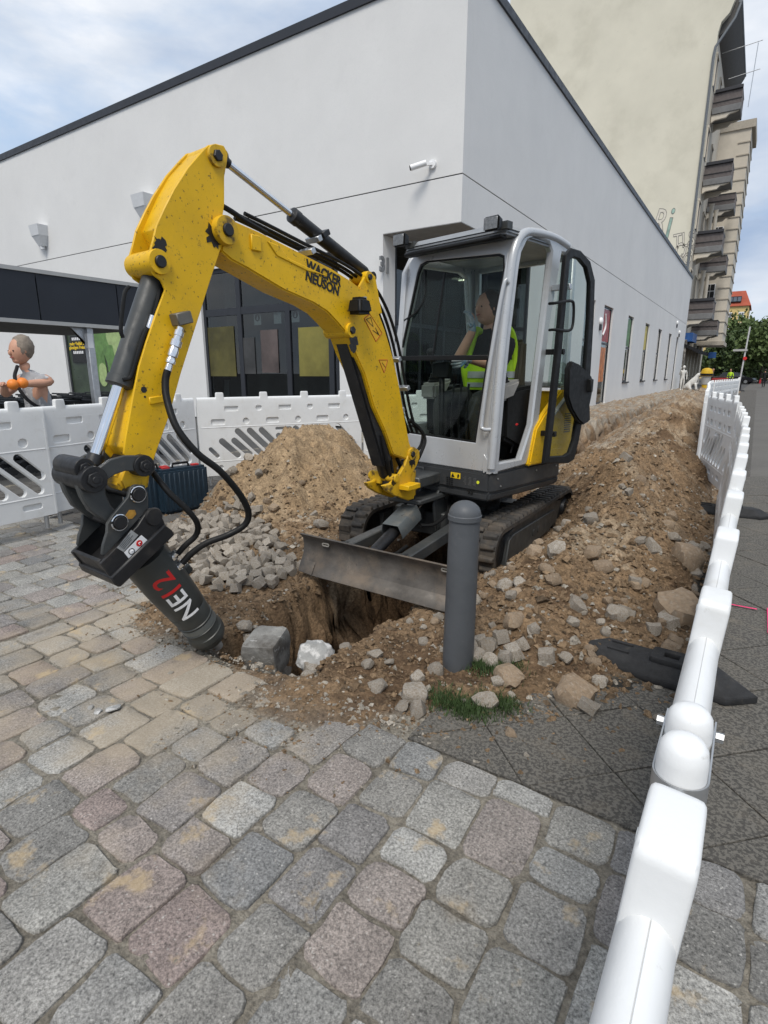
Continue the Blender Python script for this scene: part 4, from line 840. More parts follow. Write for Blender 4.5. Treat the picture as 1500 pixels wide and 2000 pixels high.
# roof
mb = MB(MU); rp = [(-.01, .0), (-.03, .05), (-.03, .86), (.0, .92), (.98, .96), (1.02, .9), (1.02, .06), (.98, .0)]
mb.hull([(a, b, 2.272) for a, b in rp], [(a, b, 2.30) for a, b in rp]); mb.hull([(a, b, 2.30) for a, b in rp], [(a * .90 + .05, b * .88 + .055, 2.352) for a, b in rp]); mb.build('roof', SILD, EX, bev=.014, seg=2)
mb = MB(MU); mb.b2((-.035, .03, 2.245), (.04, .90, 2.272)); mb.build('sun_visor', BLK, EX, bev=.01)
MB(MU).tube([(lean(.75) , .012, .74), (lean(1.5), .012, 1.5), (lean(2.0), .012, 2.0), (.10, .012, 2.20), (.2, .012, 2.305), (.36, .012, 2.335), (.60, .012, 2.34), (.80, .012, 2.315)], .030, 12, 6).build('corner_tube', SILV, EX)
for (y_, z_, s_) in ((.86, 2.345, 1), (.05, 2.32, -1)):
    L_ = thing('work_light', (0, 0, 0), None, None); L_.parent = EX
    mb = MB(MU); mb.hull([(-.13, y_ - .062, z_ - .045), (-.13, y_ + .062, z_ - .045), (-.13, y_ + .062, z_ + .045), (-.13, y_ - .062, z_ + .045)], [(-.055, y_ - .042, z_ - .03), (-.055, y_ + .042, z_ - .03), (-.055, y_ + .042, z_ + .035), (-.055, y_ - .042, z_ + .035)]); mb.build('housing', BLK, L_, bev=.01, seg=2)
    mb = MB(MU); mb.b2((-.134, y_ - .052, z_ - .036), (-.129, y_ + .052, z_ + .036)); mb.build('lens', mat('lamp_lens', (.16, .165, .17), .2, .2, .3, 60), L_, bev=.002)
    mb = MB(MU); mb.bar((-.06, y_, z_), (.0, y_ - .05 * s_, 2.33), .03, .01); mb.b2((-.03, y_ - .06, 2.30), (.03, y_ + .02, 2.345)); mb.build('bracket', GRPH, L_)
# open door folded back along the side
D = thing('door', (0, 0, 0), None, None); D.parent = EX
dout = [sp(u, v, .13) for u, v in ((1061, 903), (1073, 800), (1085, 690), (1102, 500), (1112, 487), (1130, 492), (1148, 512), (1157, 548), (1155, 620), (1150, 705), (1146, 770), (1133, 820), (1126, 860), (1117, 896), (1106, 903))]
dint = [sp(u, v, .13) for u, v in ((1069, 893), (1080, 800), (1092, 690), (1108, 508), (1116, 501), (1128, 505), (1142, 522), (1149, 552), (1147, 620), (1141, 705), (1136, 770), (1124, 820), (1118, 860), (1110, 884), (1100, 891))]
mb = MB(MU); mb.addmesh(holed(dout, [dint], .035, .006), Matrix.Translation((0, -.15, 0))); mb.build('door_rim', BLK, D)
mb = MB(MU); mb.prism(dint, lambda a, b, t: (a, t, b), -.134, -.130); mb.build('door_glass', GLC, D, smooth=False)
mb = MB(MU); h = [sp(u, v, .17) for u, v in ((1083, 592), (1112, 588), (1118, 598), (1116, 635), (1108, 646), (1083, 644))]; mb.tube([(h[0][0], -.13, h[0][1])] + [(a, -.18, b) for a, b in h[0:]] + [(h[-1][0], -.13, h[-1][1])], .010, 8, 4); mb.build('door_handle', BLK, D)
mb = MB(MU); bx_ = [sp(u, v, .17) for u, v in ((1106, 722), (1112, 705), (1128, 712), (1150, 733), (1154, 745), (1152, 765), (1147, 790), (1148, 822), (1135, 830), (1125, 822), (1112, 800), (1104, 775))]
mb.prism(bx_, lambda a, b, t: (a, t, b), -.195, -.150); mb.build('lock_housing', BLK, D, bev=.012, seg=2)
mb = MB(MU); q0 = sp(1148, 748, .2); mb.box((q0[0] + .03, -.2, q0[1] - .02), (.04, .05, .10)); mb.box((q0[0] + .055, -.2, q0[1] + .015), (.03, .03, .02)); mb.build('latch', BLK, D, bev=.006)
for zz in (.95, 1.55, 2.0):
    q0 = sp(1066 + (zz - .95) * 26, 905 - (zz - .72) * 265, .06); mb = MB(MU); mb.bar((q0[0], -.0, zz), (q0[0] + .01, -.14, zz), .035, .04); mb.build('hinge', ZINC if zz == 2.0 else BLK, D, bev=.004)
# yellow engine cover behind the door
mb = MB(MU); prf = [sp(*q, .03) for q in ((1035, 906), (1049, 838), (1064, 816), (1100, 765))]; mb.prism([(prf[0][0], .71), (prf[1][0], prf[1][1]), (prf[2][0], prf[2][1] + .02), (.82, 1.27), (1.10, 1.26), (1.13, 1.1), (1.12, .71)], lambda a, b, t: (a, t, b), -.025, .028); mb.b2((.97, .03, .71), (1.12, .95, 1.25)); mb.build('engine_cover', YEL, EX, bev=.012, seg=2)
mb = MB(MU); a0 = sp(1070, 835, .04); a1 = sp(1110, 782, .04); mb.bar((a0[0], -.035, a0[1] + .05), (a1[0] + .1, -.035, a1[1] + .12), .012, .04, (0, 1, 0)); mb.build('cover_trim', SILV, EX)
mb = MB(MU)
for j in range(9): mb.b2((.90, -.030, .93 + j * .018), (1.0, -.024, .937 + j * .018))
mb.build('vent_slot', GRPH, EX)
# seat, consoles, levers
mb = MB(MU); mb.b2((.24, .26, 1.02), (.66, .72, 1.16)); mb.build('seat', BCLO, EX, bev=.04, seg=3)
mb = MB(MU); mb.hull([(.62, .24, 1.12), (.74, .24, 1.12), (.74, .72, 1.12), (.62, .72, 1.12)], [(.70, .27, 1.66), (.78, .27, 1.66), (.78, .68, 1.66), (.70, .68, 1.66)]); mb.build('seat_back', mat('olive_seat_fabric', (.055, .05, .035), .9, 0, .1), EX, bev=.035, seg=3)
mb = MB(MU); mb.b2((.42, .20, .73), (.80, .78, 1.03)); mb.build('seat_box', BLK, EX, bev=.02)
for y0, y1 in ((.085, .235), (.73, .87)):
    mb = MB(MU); mb.hull([(.22, y0, .92), (.56, y0, .78), (.56, y1, .78), (.22, y1, .92)], [(.20, y0, 1.27), (.60, y0, 1.31), (.60, y1, 1.31), (.20, y1, 1.27)]); mb.build('console', BLK, EX, bev=.025, seg=2)
    mb = MB(MU); mb.hull([(.155, y0 - .008, 1.19), (.30, y0 - .008, 1.22), (.30, y1 + .008, 1.22), (.155, y1 + .008, 1.19)], [(.155, y0 - .008, 1.315), (.40, y0 - .008, 1.355), (.40, y1 + .008, 1.355), (.155, y1 + .008, 1.315)]); mb.build('console_cap', mat('warm_grey_plastic', (.27, .26, .24), .5), EX, bev=.02, seg=2)
    ym = (y0 + y1) / 2; mb = MB(MU); mb.lathe((.25, ym, 1.32), (.245, ym, 1.42), [(0, .055), (.2, .058), (.25, .046), (.45, .048), (.5, .036), (.75, .038), (.8, .024), (1, .02)], 14); mb.tube([(.245, ym, 1.40), (.23, ym, 1.47), (.20, ym + .01, 1.55)], lambda t: .018 + .012 * t, 10, 3); mb.ball((.198, ym + .01, 1.56), .032, 12, 8); mb.build('joystick', BLK, EX)
mb = MB(MU); mb.b2((.12, .28, .735), (.22, .36, .76)); mb.b2((.12, .46, .735), (.22, .54, .76))
for yy in (.33, .40, .47): mb.tube([(.10, yy, .74), (.06, yy, 1.05), (.08, yy, 1.32)], .009, 6, 3)
mb.build('travel_lever', BLK, EX)
mb = MB(MU); mb.b2((.04, .50, 1.36), (.10, .66, 1.48)); mb.bar((.08, .58, .74), (.07, .58, 1.38), .04, .04); mb.build('instrument_panel', BLK, EX, bev=.01)
mb = MB(MU); mb.tube([(.36, .12, .80), (.40, .10, .98), (.38, .10, 1.02)], .008, 6); mb.build('lever', BLK, EX); mb = MB(MU); mb.ball((.37, .10, 1.02), .02, 10, 6, (1.6, 1, .8)); mb.build('red_knob', RED, EX)

# boom plane: local x outwards along the boom, y towards the kerb, z up
K0 = Vector((-2.07, 3.54, 0)); dV = Vector((-.0714, -.9975, 0)).normalized(); MBm = frame(K0, dV, (0, 0, 1)); nV = (MBm.to_3x3() @ Vector((0, 1, 0)))
def bp(u, v, off=0.):
    r = ray(u, v); p0 = K0 + nV * off; k = (p0 - O3).dot(nV) / r.dot(nV); p = O3 + r * k; return ((p - K0).dot(dV), p.z)
def bq(u, v, off): a, z = bp(u, v, off); return Vector((a, off, z))
fb = lambda a, b, t: (a, t, b)
BW = .082
def boss(parent, uv, r, w, m=YEL, pin=.55, off0=None, ring=None):
    a, z = bp(*uv, w); mb = MB(MBm); mb.lathe((a, -w, z), (a, w, z), [(0, r * .96), (.04, r), (.96, r), (1, r * .96)], 24); o = mb.build('boss', m, parent)
    for s_ in (-1, 1): mb = MB(MBm); mb.lathe((a, s_ * w, z), (a, s_ * (w + .012), z), [(0, r * pin), (.7, r * pin), (1, r * pin * .85)], 6 if pin > .5 else 16); mb.build('pin', STEELK, parent)
    return a, z
KP = thing('swing_bracket', (0, 0, 0), None, None); KP.parent = EX
kpoly = [bp(u, v, .075) for u, v in ((798, 878), (806, 872), (817, 880), (817, 893), (811, 910), (800, 928), (800, 941), (808, 950), (806, 974), (796, 977), (768, 968), (752, 958), (745, 948), (760, 944), (775, 930), (788, 908))]
for s_ in (-1, 1): mb = MB(MBm); mb.prism(kpoly, fb, s_ * .075 - .014, s_ * .075 + .014); mb.build('cheek', YELD, KP, bev=.006)
kz = bp(780, 965, 0)[1]; ka = bp(780, 965, 0)[0]
mb = MB(MBm); mb.lathe((ka - .06, 0, kz - .02), (ka - .06, 0, kz + .17), [(0, .085), (1, .085)], 24); mb.b2((ka - .12, -.08, kz + .02), (ka + .06, .08, kz + .05)); mb.build('pivot_barrel', YELD, KP, bev=.006)
mb = MB(MBm); q0 = bq(790, 950, .10); mb.b2((q0.x - .10, .06, q0.z - .018), (q0.x + .05, .17, q0.z + .018)); mb.build('stop_block', YEL, KP, bev=.004)
q1 = bq(742, 930, -.05); mb = MB(MBm); mb.b2((q1.x - .05, -.12, q1.z - .05), (q1.x + .03, -.02, q1.z + .04)); mb.cyl((q1.x, -.14, q1.z), (q1.x, .10, q1.z), .03, None, 14); mb.build('cylinder_lug', YELD, KP, bev=.006)
boss(KP, (806, 887), .042, .098, YELD)
mb = MB(MBm); mb.b2((ka - .45, -.15, .46), (ka - .05, .15, .50)); mb.b2((ka - .45, -.12, .58), (ka - .08, .12, .66)); mb.build('swing_mount', GRPH, KP, bev=.01)
# boom
BO = thing('boom', (0, 0, 0), None, None); BO.parent = EX
top = [(441, 424), (473, 438), (505, 452), (580, 490), (649, 525), (687, 549), (717, 573), (739, 607), (753, 645), (767, 693), (779, 746), (790, 810), (800, 863), (806, 880)]
bot = [(796, 898), (768, 888), (752, 842), (730, 794), (712, 730), (694, 690), (683, 658), (658, 629), (639, 609), (612, 592), (553, 566), (484, 525), (452, 508), (432, 490)]
bpoly = [bp(u, v, BW) for u, v in top + bot]
mb = MB(MBm); mb.prism(bpoly, fb, -BW, BW); mb.build('boom_body', YEL, BO, bev=.008, seg=2)
rib = [bp(u, v, BW) for u, v in ((520, 470), (545, 480), (563, 505), (640, 540), (600, 530), (540, 500))]
mb = MB(MBm); mb.prism(rib, fb, BW - .002, BW + .006); mb.b2((bp(498, 470, BW)[0] - .03, BW, bp(498, 475, BW)[1] - .035), (bp(498, 470, BW)[0] + .03, BW + .012, bp(498, 475, BW)[1] + .035)); mb.build('stiffener', YEL, BO, bev=.004)
boss(BO, (445, 449), .062, .118, YELD, .45)
lug = [bp(u, v, .05) for u, v in ((700, 560), (712, 538), (722, 531), (732, 540), (738, 575), (745, 612), (735, 615))]
for s_ in (-1, 1): mb = MB(MBm); mb.prism(lug, fb, s_ * .048 - .009, s_ * .048 + .009); mb.build('cylinder_lug', YEL, BO, bev=.004)
boss(BO, (722, 541), .034, .068, YEL)
boss(BO, (688, 645), .042, .098, YEL)
tx = (Vector(bq(649, 560, 0)) - Vector(bq(612, 540, 0)))
P1 = MBm @ bq(606, 545, BW + .001); P2 = MBm @ bq(656, 570, BW + .001); xd = (P2 - P1).normalized(); ud = nV.cross(xd)
c_ = MBm @ bq(631, 552, BW + .0015)
text('brand_lettering', 'WACKER\nNEUSON', .070, c_ + ud * .020, xd, ud, KTX, BO, .0015, bold=.0022, sx=.95)
def plate(name, m, P, off, parent, t=.0012, M=None): mb = MB(MBm); mb.prism([bp(u, v, off) for u, v in P], fb, off, off + t); return mb.build(name, m, parent, smooth=False)
DRED = mat('sticker_outline', (.40, .05, .01), .5); OYEL = mat('sticker_yellow', (.72, .40, .02), .5)
def outline(P, w, off, m, par, name='warning_label'):
    Q = [Vector(bq(u, v, off)) for u, v in P]; mb = MB(MBm)
    for k in range(len(Q)): mb.bar(Q[k], Q[(k + 1) % len(Q)], .0015, w, (0, 1, 0)) if False else mb.tube([Q[k], Q[(k + 1) % len(Q)]], w / 2, 5)
    return mb.build(name, m, par)
plate('warning_label', OYEL, ((711, 622), (722, 613), (746, 650), (734, 667)), BW, BO); outline(((711, 622), (722, 613), (746, 650), (734, 667)), .005, BW + .001, DRED, BO)
outline(((715, 624), (724, 620), (729, 638)), .004, BW + .0015, KTX, BO, 'warning_symbol'); outline(((728, 645), (738, 652), (733, 640), (741, 655)), .004, BW + .0015, KTX, BO, 'warning_symbol')
plate('warning_label', OYEL, ((740, 703), (757, 703), (750, 728)), BW, BO); outline(((740, 703), (757, 703), (750, 728)), .005, BW + .001, DRED, BO); outline(((746, 708), (753, 718)), .004, BW + .0015, KTX, BO, 'warning_symbol')
# boom lamp
q0 = bq(703, 597, .15); mb = MB(MBm); mb.hull([(q0.x - .07, .09, q0.z - .045), (q0.x + .06, .09, q0.z - .05), (q0.x + .06, .20, q0.z - .05), (q0.x - .07, .20, q0.z - .045)], [(q0.x - .05, .10, q0.z + .045), (q0.x + .045, .10, q0.z + .045), (q0.x + .045, .19, q0.z + .045), (q0.x - .05, .19, q0.z + .045)]); mb.build('boom_lamp_housing', BLK, BO, bev=.018, seg=3)
mb = MB(MBm); mb.b2((q0.x - .10, .10, q0.z - .02), (q0.x - .075, .12, q0.z + .06)); mb.build('lamp_bracket', ZINC, BO)
# hoses and pipes along the back of the boom
mb = MB(MBm)
for k, dy in enumerate((-.045, -.01, .03)):
    pts = [bq(*q, 0) for q in ((470, 428), (520, 452), (590, 487), (652, 517), (692, 541), (724, 568), (748, 610), (764, 655), (775, 700), (784, 752), (796, 812), (808, 850))]
    mb.tube([(p.x, p.y + dy, p.z + .012 + .004 * k) for p in pts], .010, 8, 5)
mb.build('boom_hose', BLK, BO)
for pts in ([(800, 820, .03), (820, 838, .05), (830, 860, .07), (822, 885, .08), (812, 905, .05)], [(806, 830, .0), (825, 845, .02), (822, 870, .03), (806, 890, .02)], [(430, 400, .03), (455, 415, .05), (480, 432, .05), (520, 455, .03)], [(760, 880, -.02), (765, 915, .0), (770, 950, .03)], [(775, 895, .03), (782, 915, .03), (775, 940, .03)], [(745, 850, .06), (756, 900, .07), (765, 940, .05)], [(800, 878, .06), (790, 905, .06), (776, 925, .05)]): mb = MB(MBm); mb.tube([bq(*q) for q in pts], .013, 8, 6); mb.build('loose_hose', BLK, BO)
mb = MB(MBm)
for (u, v, o_) in ((600, 492, .03), (613, 468, .0), (770, 702, .03), (787, 758, .03), (777, 800, .03)): q = bq(u, v, o_); mb.box(q, (.035, .10, .03), (0, .5, 0))
mb.build('pipe_clamp', ZINC, BO, bev=.003)
# arm
AR = thing('arm', (0, 0, 0), None, None); AR.parent = EX
armp = [(420, 281), (436, 285), (444, 300), (442, 318), (437, 345), (437, 400), (431, 440), (436, 470), (428, 492), (412, 540), (390, 610), (352, 730), (330, 810), (305, 880), (297, 905), (262, 912)]
arml = [(240, 886), (244, 853), (260, 765), (270, 715), (284, 668), (303, 613), (321, 566), (313, 548), (299, 538), (291, 520), (290, 495), (297, 470), (304, 440), (320, 405), (338, 370), (365, 328), (392, 297), (405, 284)]
AW = .078
plw = [bp(u, v, AW) for u, v in armp + arml]
for s_ in (-1, 1): mb = MB(MBm); mb.prism(plw, fb, s_ * AW - .006, s_ * AW + .006); mb.build('side_plate', YEL, AR, bev=.003)
mid = [bp(u, v, AW) for u, v in armp[:-1] + [(262, 905)] + [(244, 878), (248, 853), (264, 765), (285, 700), (330, 640), (345, 590), (345, 520), (330, 480), (312, 440), (327, 405), (345, 370), (371, 330), (396, 301), (407, 289)]]
mb = MB(MBm); mb.prism([(a, b) for a, b in inset(mid, .006)], fb, -AW + .004, AW - .004); mb.build('arm_box', YEL, AR, bev=.004)
boss(AR, (425, 304), .044, .098, YELD); boss(AR, (313, 511), .050, .098, YEL, .5)
a_, z_ = bp(268, 962, .085); mb = MB(MBm)
mb.hull([(p[0], -.062, p[1]) for p in [bp(u, v, .06) for u, v in ((242, 900), (300, 900), (292, 960), (270, 975), (240, 965), (228, 940))]], [(p[0], .062, p[1]) for p in [bp(u, v, .06) for u, v in ((242, 900), (300, 900), (292, 960), (270, 975), (240, 965), (228, 940))]]); mb.build('arm_nose', YELD, AR, bev=.02, seg=3)
weld = [bp(u, v, AW) for u, v in ((334, 700), (340, 700), (322, 760), (318, 765), (300, 830), (262, 880), (256, 880), (296, 820), (312, 770))]
q = bq(306, 781, AW + .006); mb = MB(MBm); mb.box(q, (.07, .012, .03), (0, .1, 0)); mb.build('bracket_tab', YEL, AR, bev=.003)
for (u, v) in ((281, 761), (283, 775)): q = bq(u, v, AW + .006); mb = MB(MBm); mb.cyl(q, (q.x, q.y + .001, q.z), .014 if v == 761 else .005, None, 7); mb.build('paint_chip', STEELK, AR, smooth=False)
# grease and oil round the worn pins
GREA = mat('grease', (.012, .010, .008), .35, 0, .3, 20)
for (u, v, r_, off_, par_, sd_) in ((420, 462, .050, AW + .0065, AR, 1), (806, 900, .04, .0895, KP, 2), (690, 668, .045, BW + .0005, BO, 3), (312, 480, .032, AW + .0065, AR, 4), (770, 940, .03, .0895, KP, 6)):
    a, z = bp(u, v, off_); r0 = random.Random(sd_); mb = MB(MBm); mb.prism([(a + r_ * r0.uniform(.5, 1.25) * cos(R(k)), z + r_ * r0.uniform(.6, 1.5) * sin(R(k))) for k in range(0, 360, 18)], fb, off_, off_ + .0012); mb.build('grease_stain', GREA, par_, smooth=False)
# hydraulic quick couplers on the arm
q0 = bq(354, 622, AW + .03); mb = MB(MBm); mb.box(q0, (.075, .06, .05), (0, .25, 0)); mb.build('valve_block', mat('raw_iron', (.15, .14, .12), .5, .5, .2), AR, bev=.004)
c0, c1 = bq(352, 640, AW + .04), bq(327, 724, AW + .04)
mb = MB(MBm); mb.lathe(c0, c1, [(0, .016), (.08, .016), (.09, .022), (.2, .022), (.21, .019), (.3, .019), (.31, .026), (.45, .026), (.46, .020), (.56, .023), (.68, .023), (.69, .017), (.76, .022), (.84, .022), (.85, .015), (1, .017)], 12); mb.build('quick_coupling', CHR, AR)
# hydraulic cylinders
def ram(uvA, uvB, split, rb, rr, name, m=STEELK, off=0., cap=.03):
    A = bq(*uvA, off); B = bq(*uvB, off); C = A.lerp(B, split); Rm = thing(name, (0, 0, 0), None, None); Rm.parent = EX
    mb = MB(MBm); n_ = (C - A).length; mb.lathe(A.lerp(C, .06), C, [(0, rb * .8), (.03, rb), (.92, rb), (.925, rb * 1.1), (.99, rb * 1.1), (1, rb * .7)], 24); mb.cyl(A - Vector((0, rb * .9, 0)), A + Vector((0, rb * .9, 0)), rb * .8, None, 16); mb.bar(A, A.lerp(C, .10), rb * 1.2, rb * .9); mb.build('barrel', m, Rm)
    mb = MB(MBm); mb.cyl(C, B, rr, None, 18); mb.build('rod', CHR, Rm)
    mb = MB(MBm); mb.cyl(B - Vector((0, rb * .9, 0)), B + Vector((0, rb * .9, 0)), rr * 1.7, None, 16); d = (C - B).normalized(); mb.cyl(B, B + d * rr * 3.2, rr * 1.7, rr * 1.25, 14); mb.build('rod_eye', STEELK, Rm); return Rm
ram((313, 513), (176, 925), .60, .051, .026, 'bucket_cylinder', GRPH)
ram((722, 541), (428, 306), .60, .036, .017, 'arm_cylinder')
Rl = ram((757, 942), (676, 650), .80, .046, .024, 'boom_cylinder')
mb = MB(MBm); a, b = bq(676, 662, 0), bq(746, 905, 0); mb.bar(a, b, .11, .105, (0, 0, 1)); mb.build('cylinder_shield', STEELK, EX, bev=.012, seg=2)
mb = MB(MBm)
for pts in ([(252, 560, .05), (243, 575, .06), (236, 640, .06), (240, 660, .06)], [(296, 632, .06), (283, 650, .07), (270, 690, .07), (256, 735, .06), (240, 742, .055)], [(318, 530, .03), (307, 590, .06), (298, 625, .06)]): mb.tube([bq(*q) for q in pts], .008, 8, 5)
mb.build('cylinder_pipe', BLK, EX)
mb = MB(MBm); mb.cyl(bq(298, 617, .065), bq(290, 642, .065), .012, None, 10); mb.build('pipe_fitting', CHR, EX)
mb = MB(MBm); q = bq(627, 458, .0); mb.box(q, (.06, .09, .03), (0, .5, 0)); q = bq(552, 395 + 17, .0); mb.build('hose_clamp', STEELK, EX, bev=.003)
# linkage
LK_ = thing('linkage', (0, 0, 0), None, None); LK_.parent = EX
hl = [(270, 889), (240, 889), (212, 897), (192, 911), (176, 930), (172, 945), (184, 952), (197, 948), (207, 936), (222, 926), (242, 919), (262, 920), (276, 930), (292, 928), (301, 915), (298, 900), (286, 890)]
lv_ = [(150, 900), (145, 918), (147, 945), (156, 970), (172, 997), (192, 1012), (220, 1030), (240, 1030), (246, 1012), (228, 1002), (212, 985), (203, 962), (204, 948), (196, 925), (182, 905), (165, 893)]
for s_ in (-1, 1):
    mb = MB(MBm); mb.prism([bp(u, v, .10) for u, v in hl], fb, s_ * .105 - .010, s_ * .105 + .010); mb.build('link_plate', GRPH, LK_, bev=.004)
mb = MB(MBm); mb.prism([bp(u, v, .07) for u, v in lv_], fb, -.088, -.050); mb.build('curved_lever', GRPH, LK_, bev=.006)
mb = MB(MBm); mb.prism([bp(u, v, .07) for u, v in lv_], fb, .050, .088); mb.build('curved_lever', GRPH, LK_, bev=.006)
for (u, v, r, w) in ((283, 910, .045, .125), (185, 937, .052, .128), (166, 915, .040, .095)):
    a, z = bp(u, v, w); mb = MB(MBm); mb.lathe((a, -w, z), (a, w, z), [(0, r), (.03, r * 1.02), (.97, r * 1.02), (1, r)], 24)
    for s_ in (-1, 1): mb.cyl((a, s_ * w, z), (a, s_ * (w + .012), z), r * .62, None, 6); mb.cyl((a, s_ * w, z), (a, s_ * (w + .016), z), r * .28, None, 12)
    mb.build('link_pin', STEELK, LK_, bev=.002)
# breaker bracket and breaker
HB = thing('hydraulic_breaker', (0, 0, 0), None, None); HB.parent = EX
gp = [(262, 946), (280, 947), (287, 962), (288, 992), (240, 1045), (201, 1086), (197, 1082), (200, 1062), (207, 1040), (208, 1022), (218, 1006), (236, 985), (248, 970), (252, 953)]
for s_ in (-1, 1): mb = MB(MBm); mb.prism([bp(u, v, .105) for u, v in gp], fb, s_ * .105 - .009, s_ * .105 + .009); mb.build('hanger_plate', GRPH, HB, bev=.003)
bk = [(288, 993), (300, 993), (309, 999), (317, 1015), (322, 1028), (334, 1037), (229, 1141), (215, 1128), (193, 1101), (266, 1027)]
for s_ in (-1, 1): mb = MB(MBm); mb.prism([bp(u, v, .12) for u, v in bk], fb, s_ * .122 - .008, s_ * .122 + .008); mb.build('bracket_plate', STEELK, HB, bev=.003)
ang_ = [(320, 1024), (335, 1036), (340, 1044), (233, 1147), (222, 1141), (214, 1128)]
mb = MB(MBm); mb.prism([bp(u, v, .135) for u, v in ang_], fb, -.145, .145); mb.build('base_plate', STEELK, HB, bev=.006)
mb = MB(MBm); e0 = bp(205, 1092, 0); mb.prism([bp(u, v, .0) for u, v in ((176, 1078), (182, 1072), (245, 1128), (236, 1132))], fb, -.135, .125) if False else None
A1, A2 = bp(196, 1092, .11), bp(229, 1132, .11); mb.hull([(A1[0], -.115, A1[1]), (A1[0] + .008, -.115, A1[1] - .01), (A1[0] + .008, .115, A1[1] - .01), (A1[0], .115, A1[1])], [(A2[0], -.115, A2[1]), (A2[0] + .008, -.115, A2[1] - .01), (A2[0] + .008, .115, A2[1] - .01), (A2[0], .115, A2[1])]); mb.build('end_plate', STEELK, HB)
mb = MB(MBm)
for t_ in (-.04, .0): q = Vector((A2[0] + .015, t_ - .05, A2[1] + .03)); mb.ball(q, .018, 10, 8)
mb.build('bolt', CHR, HB)
for uv in ((268, 965), (232, 1020)):
    a, z = bp(*uv, .12); mb = MB(MBm); mb.cyl((a, -.14, z), (a, .135, z), .026, None, 18); mb.build('bracket_pin', STEELK, HB, bev=.002)
    mb = MB(MBm); P = [(a + .033 * cos(R(k)), .128, z + .033 * sin(R(k))) for k in range(20, 370, 18)]; mb.tube(P, .0035, 6); mb.build('retaining_ring', CHR, HB)
a, z = bp(300, 1009, .13); mb = MB(MBm); mb.lathe((a, .13, z), (a, .14, z), [(0, .040), (1, .036)], 24); mb.build('cover_disc', STEELK, HB)
plate('warning_label', mat('worn_amber_label', (.38, .20, .03), .5, 0, .3, 30), ((244, 1008), (252, 996), (263, 996), (266, 1004), (258, 1013), (246, 1014)), .115, HB)
plate('type_label', mat('aluminium_label', (.40, .41, .41), .35, .4, .1, 40), ((228, 1070), (256, 1035), (270, 1045), (241, 1078)), .131, HB)
mb = MB(MBm)
for j in range(5): a0, a1 = bq(231 + j * 2.6, 1066 + j * 1.6, .1325), bq(252 + j * 2.6, 1040 + j * 1.6, .1325); mb.tube([a0, a0.lerp(a1, rnd.uniform(.5, 1))], .0012, 4)
mb.build('label_lines', GRPH, HB)
plate('safety_label', WTX, ((242, 1079), (276, 1045), (288, 1055), (254, 1094)), .131, HB)
for uv, m_ in (((272, 1061), RED), ((257, 1077), KTX)):
    q = bq(*uv, .1325); mb = MB(MBm); mb.cyl(q, q + Vector((0, .001, 0)), .014, None, 16); mb.build('safety_symbol', m_, HB, smooth=False)
    mb = MB(MBm); mb.tube([q + Vector((-.005, .002, .004)), q + Vector((.004, .002, .001)), q + Vector((.0, .002, -.006))], .002, 5); mb.build('symbol_mark', WTX, HB)
q = bq(257, 1077, .1328); mb = MB(MBm); mb.cyl(q + Vector((0, .0006, 0)), q + Vector((0, .0012, 0)), .0105, None, 16); mb.build('symbol_face', WTX, HB, smooth=False)
HT = Vector(bq(283, 1088, 0)); HE = Vector(bq(410, 1243, 0)); ax = (HE - HT).normalized(); HLn = (HE - HT).length
mb = MB(MBm); mb.lathe(HT - ax * .02, HE, [(0, .108), (.30, .106), (.50, .100), (.60, .096), (.605, .0945), (.61, .096), (.735, .089), (.74, .0935), (.745, .089), (.75, .0875), (.82, .0875), (.825, .092), (.83, .0875), (.90, .0875), (.905, .093), (.955, .092), (.97, .082), (.972, .04)], 40); mb.build('breaker_body', HAMB, HB)
mb = MB(MBm); mb.lathe(HT + ax * HLn * .755, HT + ax * HLn * .812, [(0, .0885), (.02, .0892), (.98, .0892), (1, .0885)], 40, caps=False); mb.build('steel_band', mat('band_grey', (.14, .15, .145), .4, .3, .1), HB)
mb = MB(MBm); sd_ = Vector((0, 1, 0)); pr_ = ax.cross(sd_); q = HT + ax * HLn * .90 + pr_ * (-.075); mb.ball(HT + ax * HLn * .925, .098, 24, 14, (1, .9, 1)); mb.build('lower_bushing', HAMB, HB)
mb = MB(MBm); mb.lathe(HT + ax * HLn * .93, HT + ax * HLn * 1.15, [(0, .036), (.62, .036), (.64, .030), (1, .028)], 18); mb.build('chisel', mat('worn_chisel', (.40, .39, .37), .35, .6, .3, 20), HB)
side = ax.cross(Vector((0, 1, 0))).normalized()
q = HT + ax * HLn * .22; sgn = 1 if (q + side).x < q.x else -1
for k, tt in enumerate((.13, .27)):
    q = HT + ax * HLn * tt + side * sgn * .0; 
port = side * (-1 if side.x > 0 else 1)
mb = MB(MBm); q = HT + ax * HLn * .33 + port * .10; mb.box(q, (.07, .06, .05), (0, .6, 0)); mb.build('port_block', HAMB, HB, bev=.008)
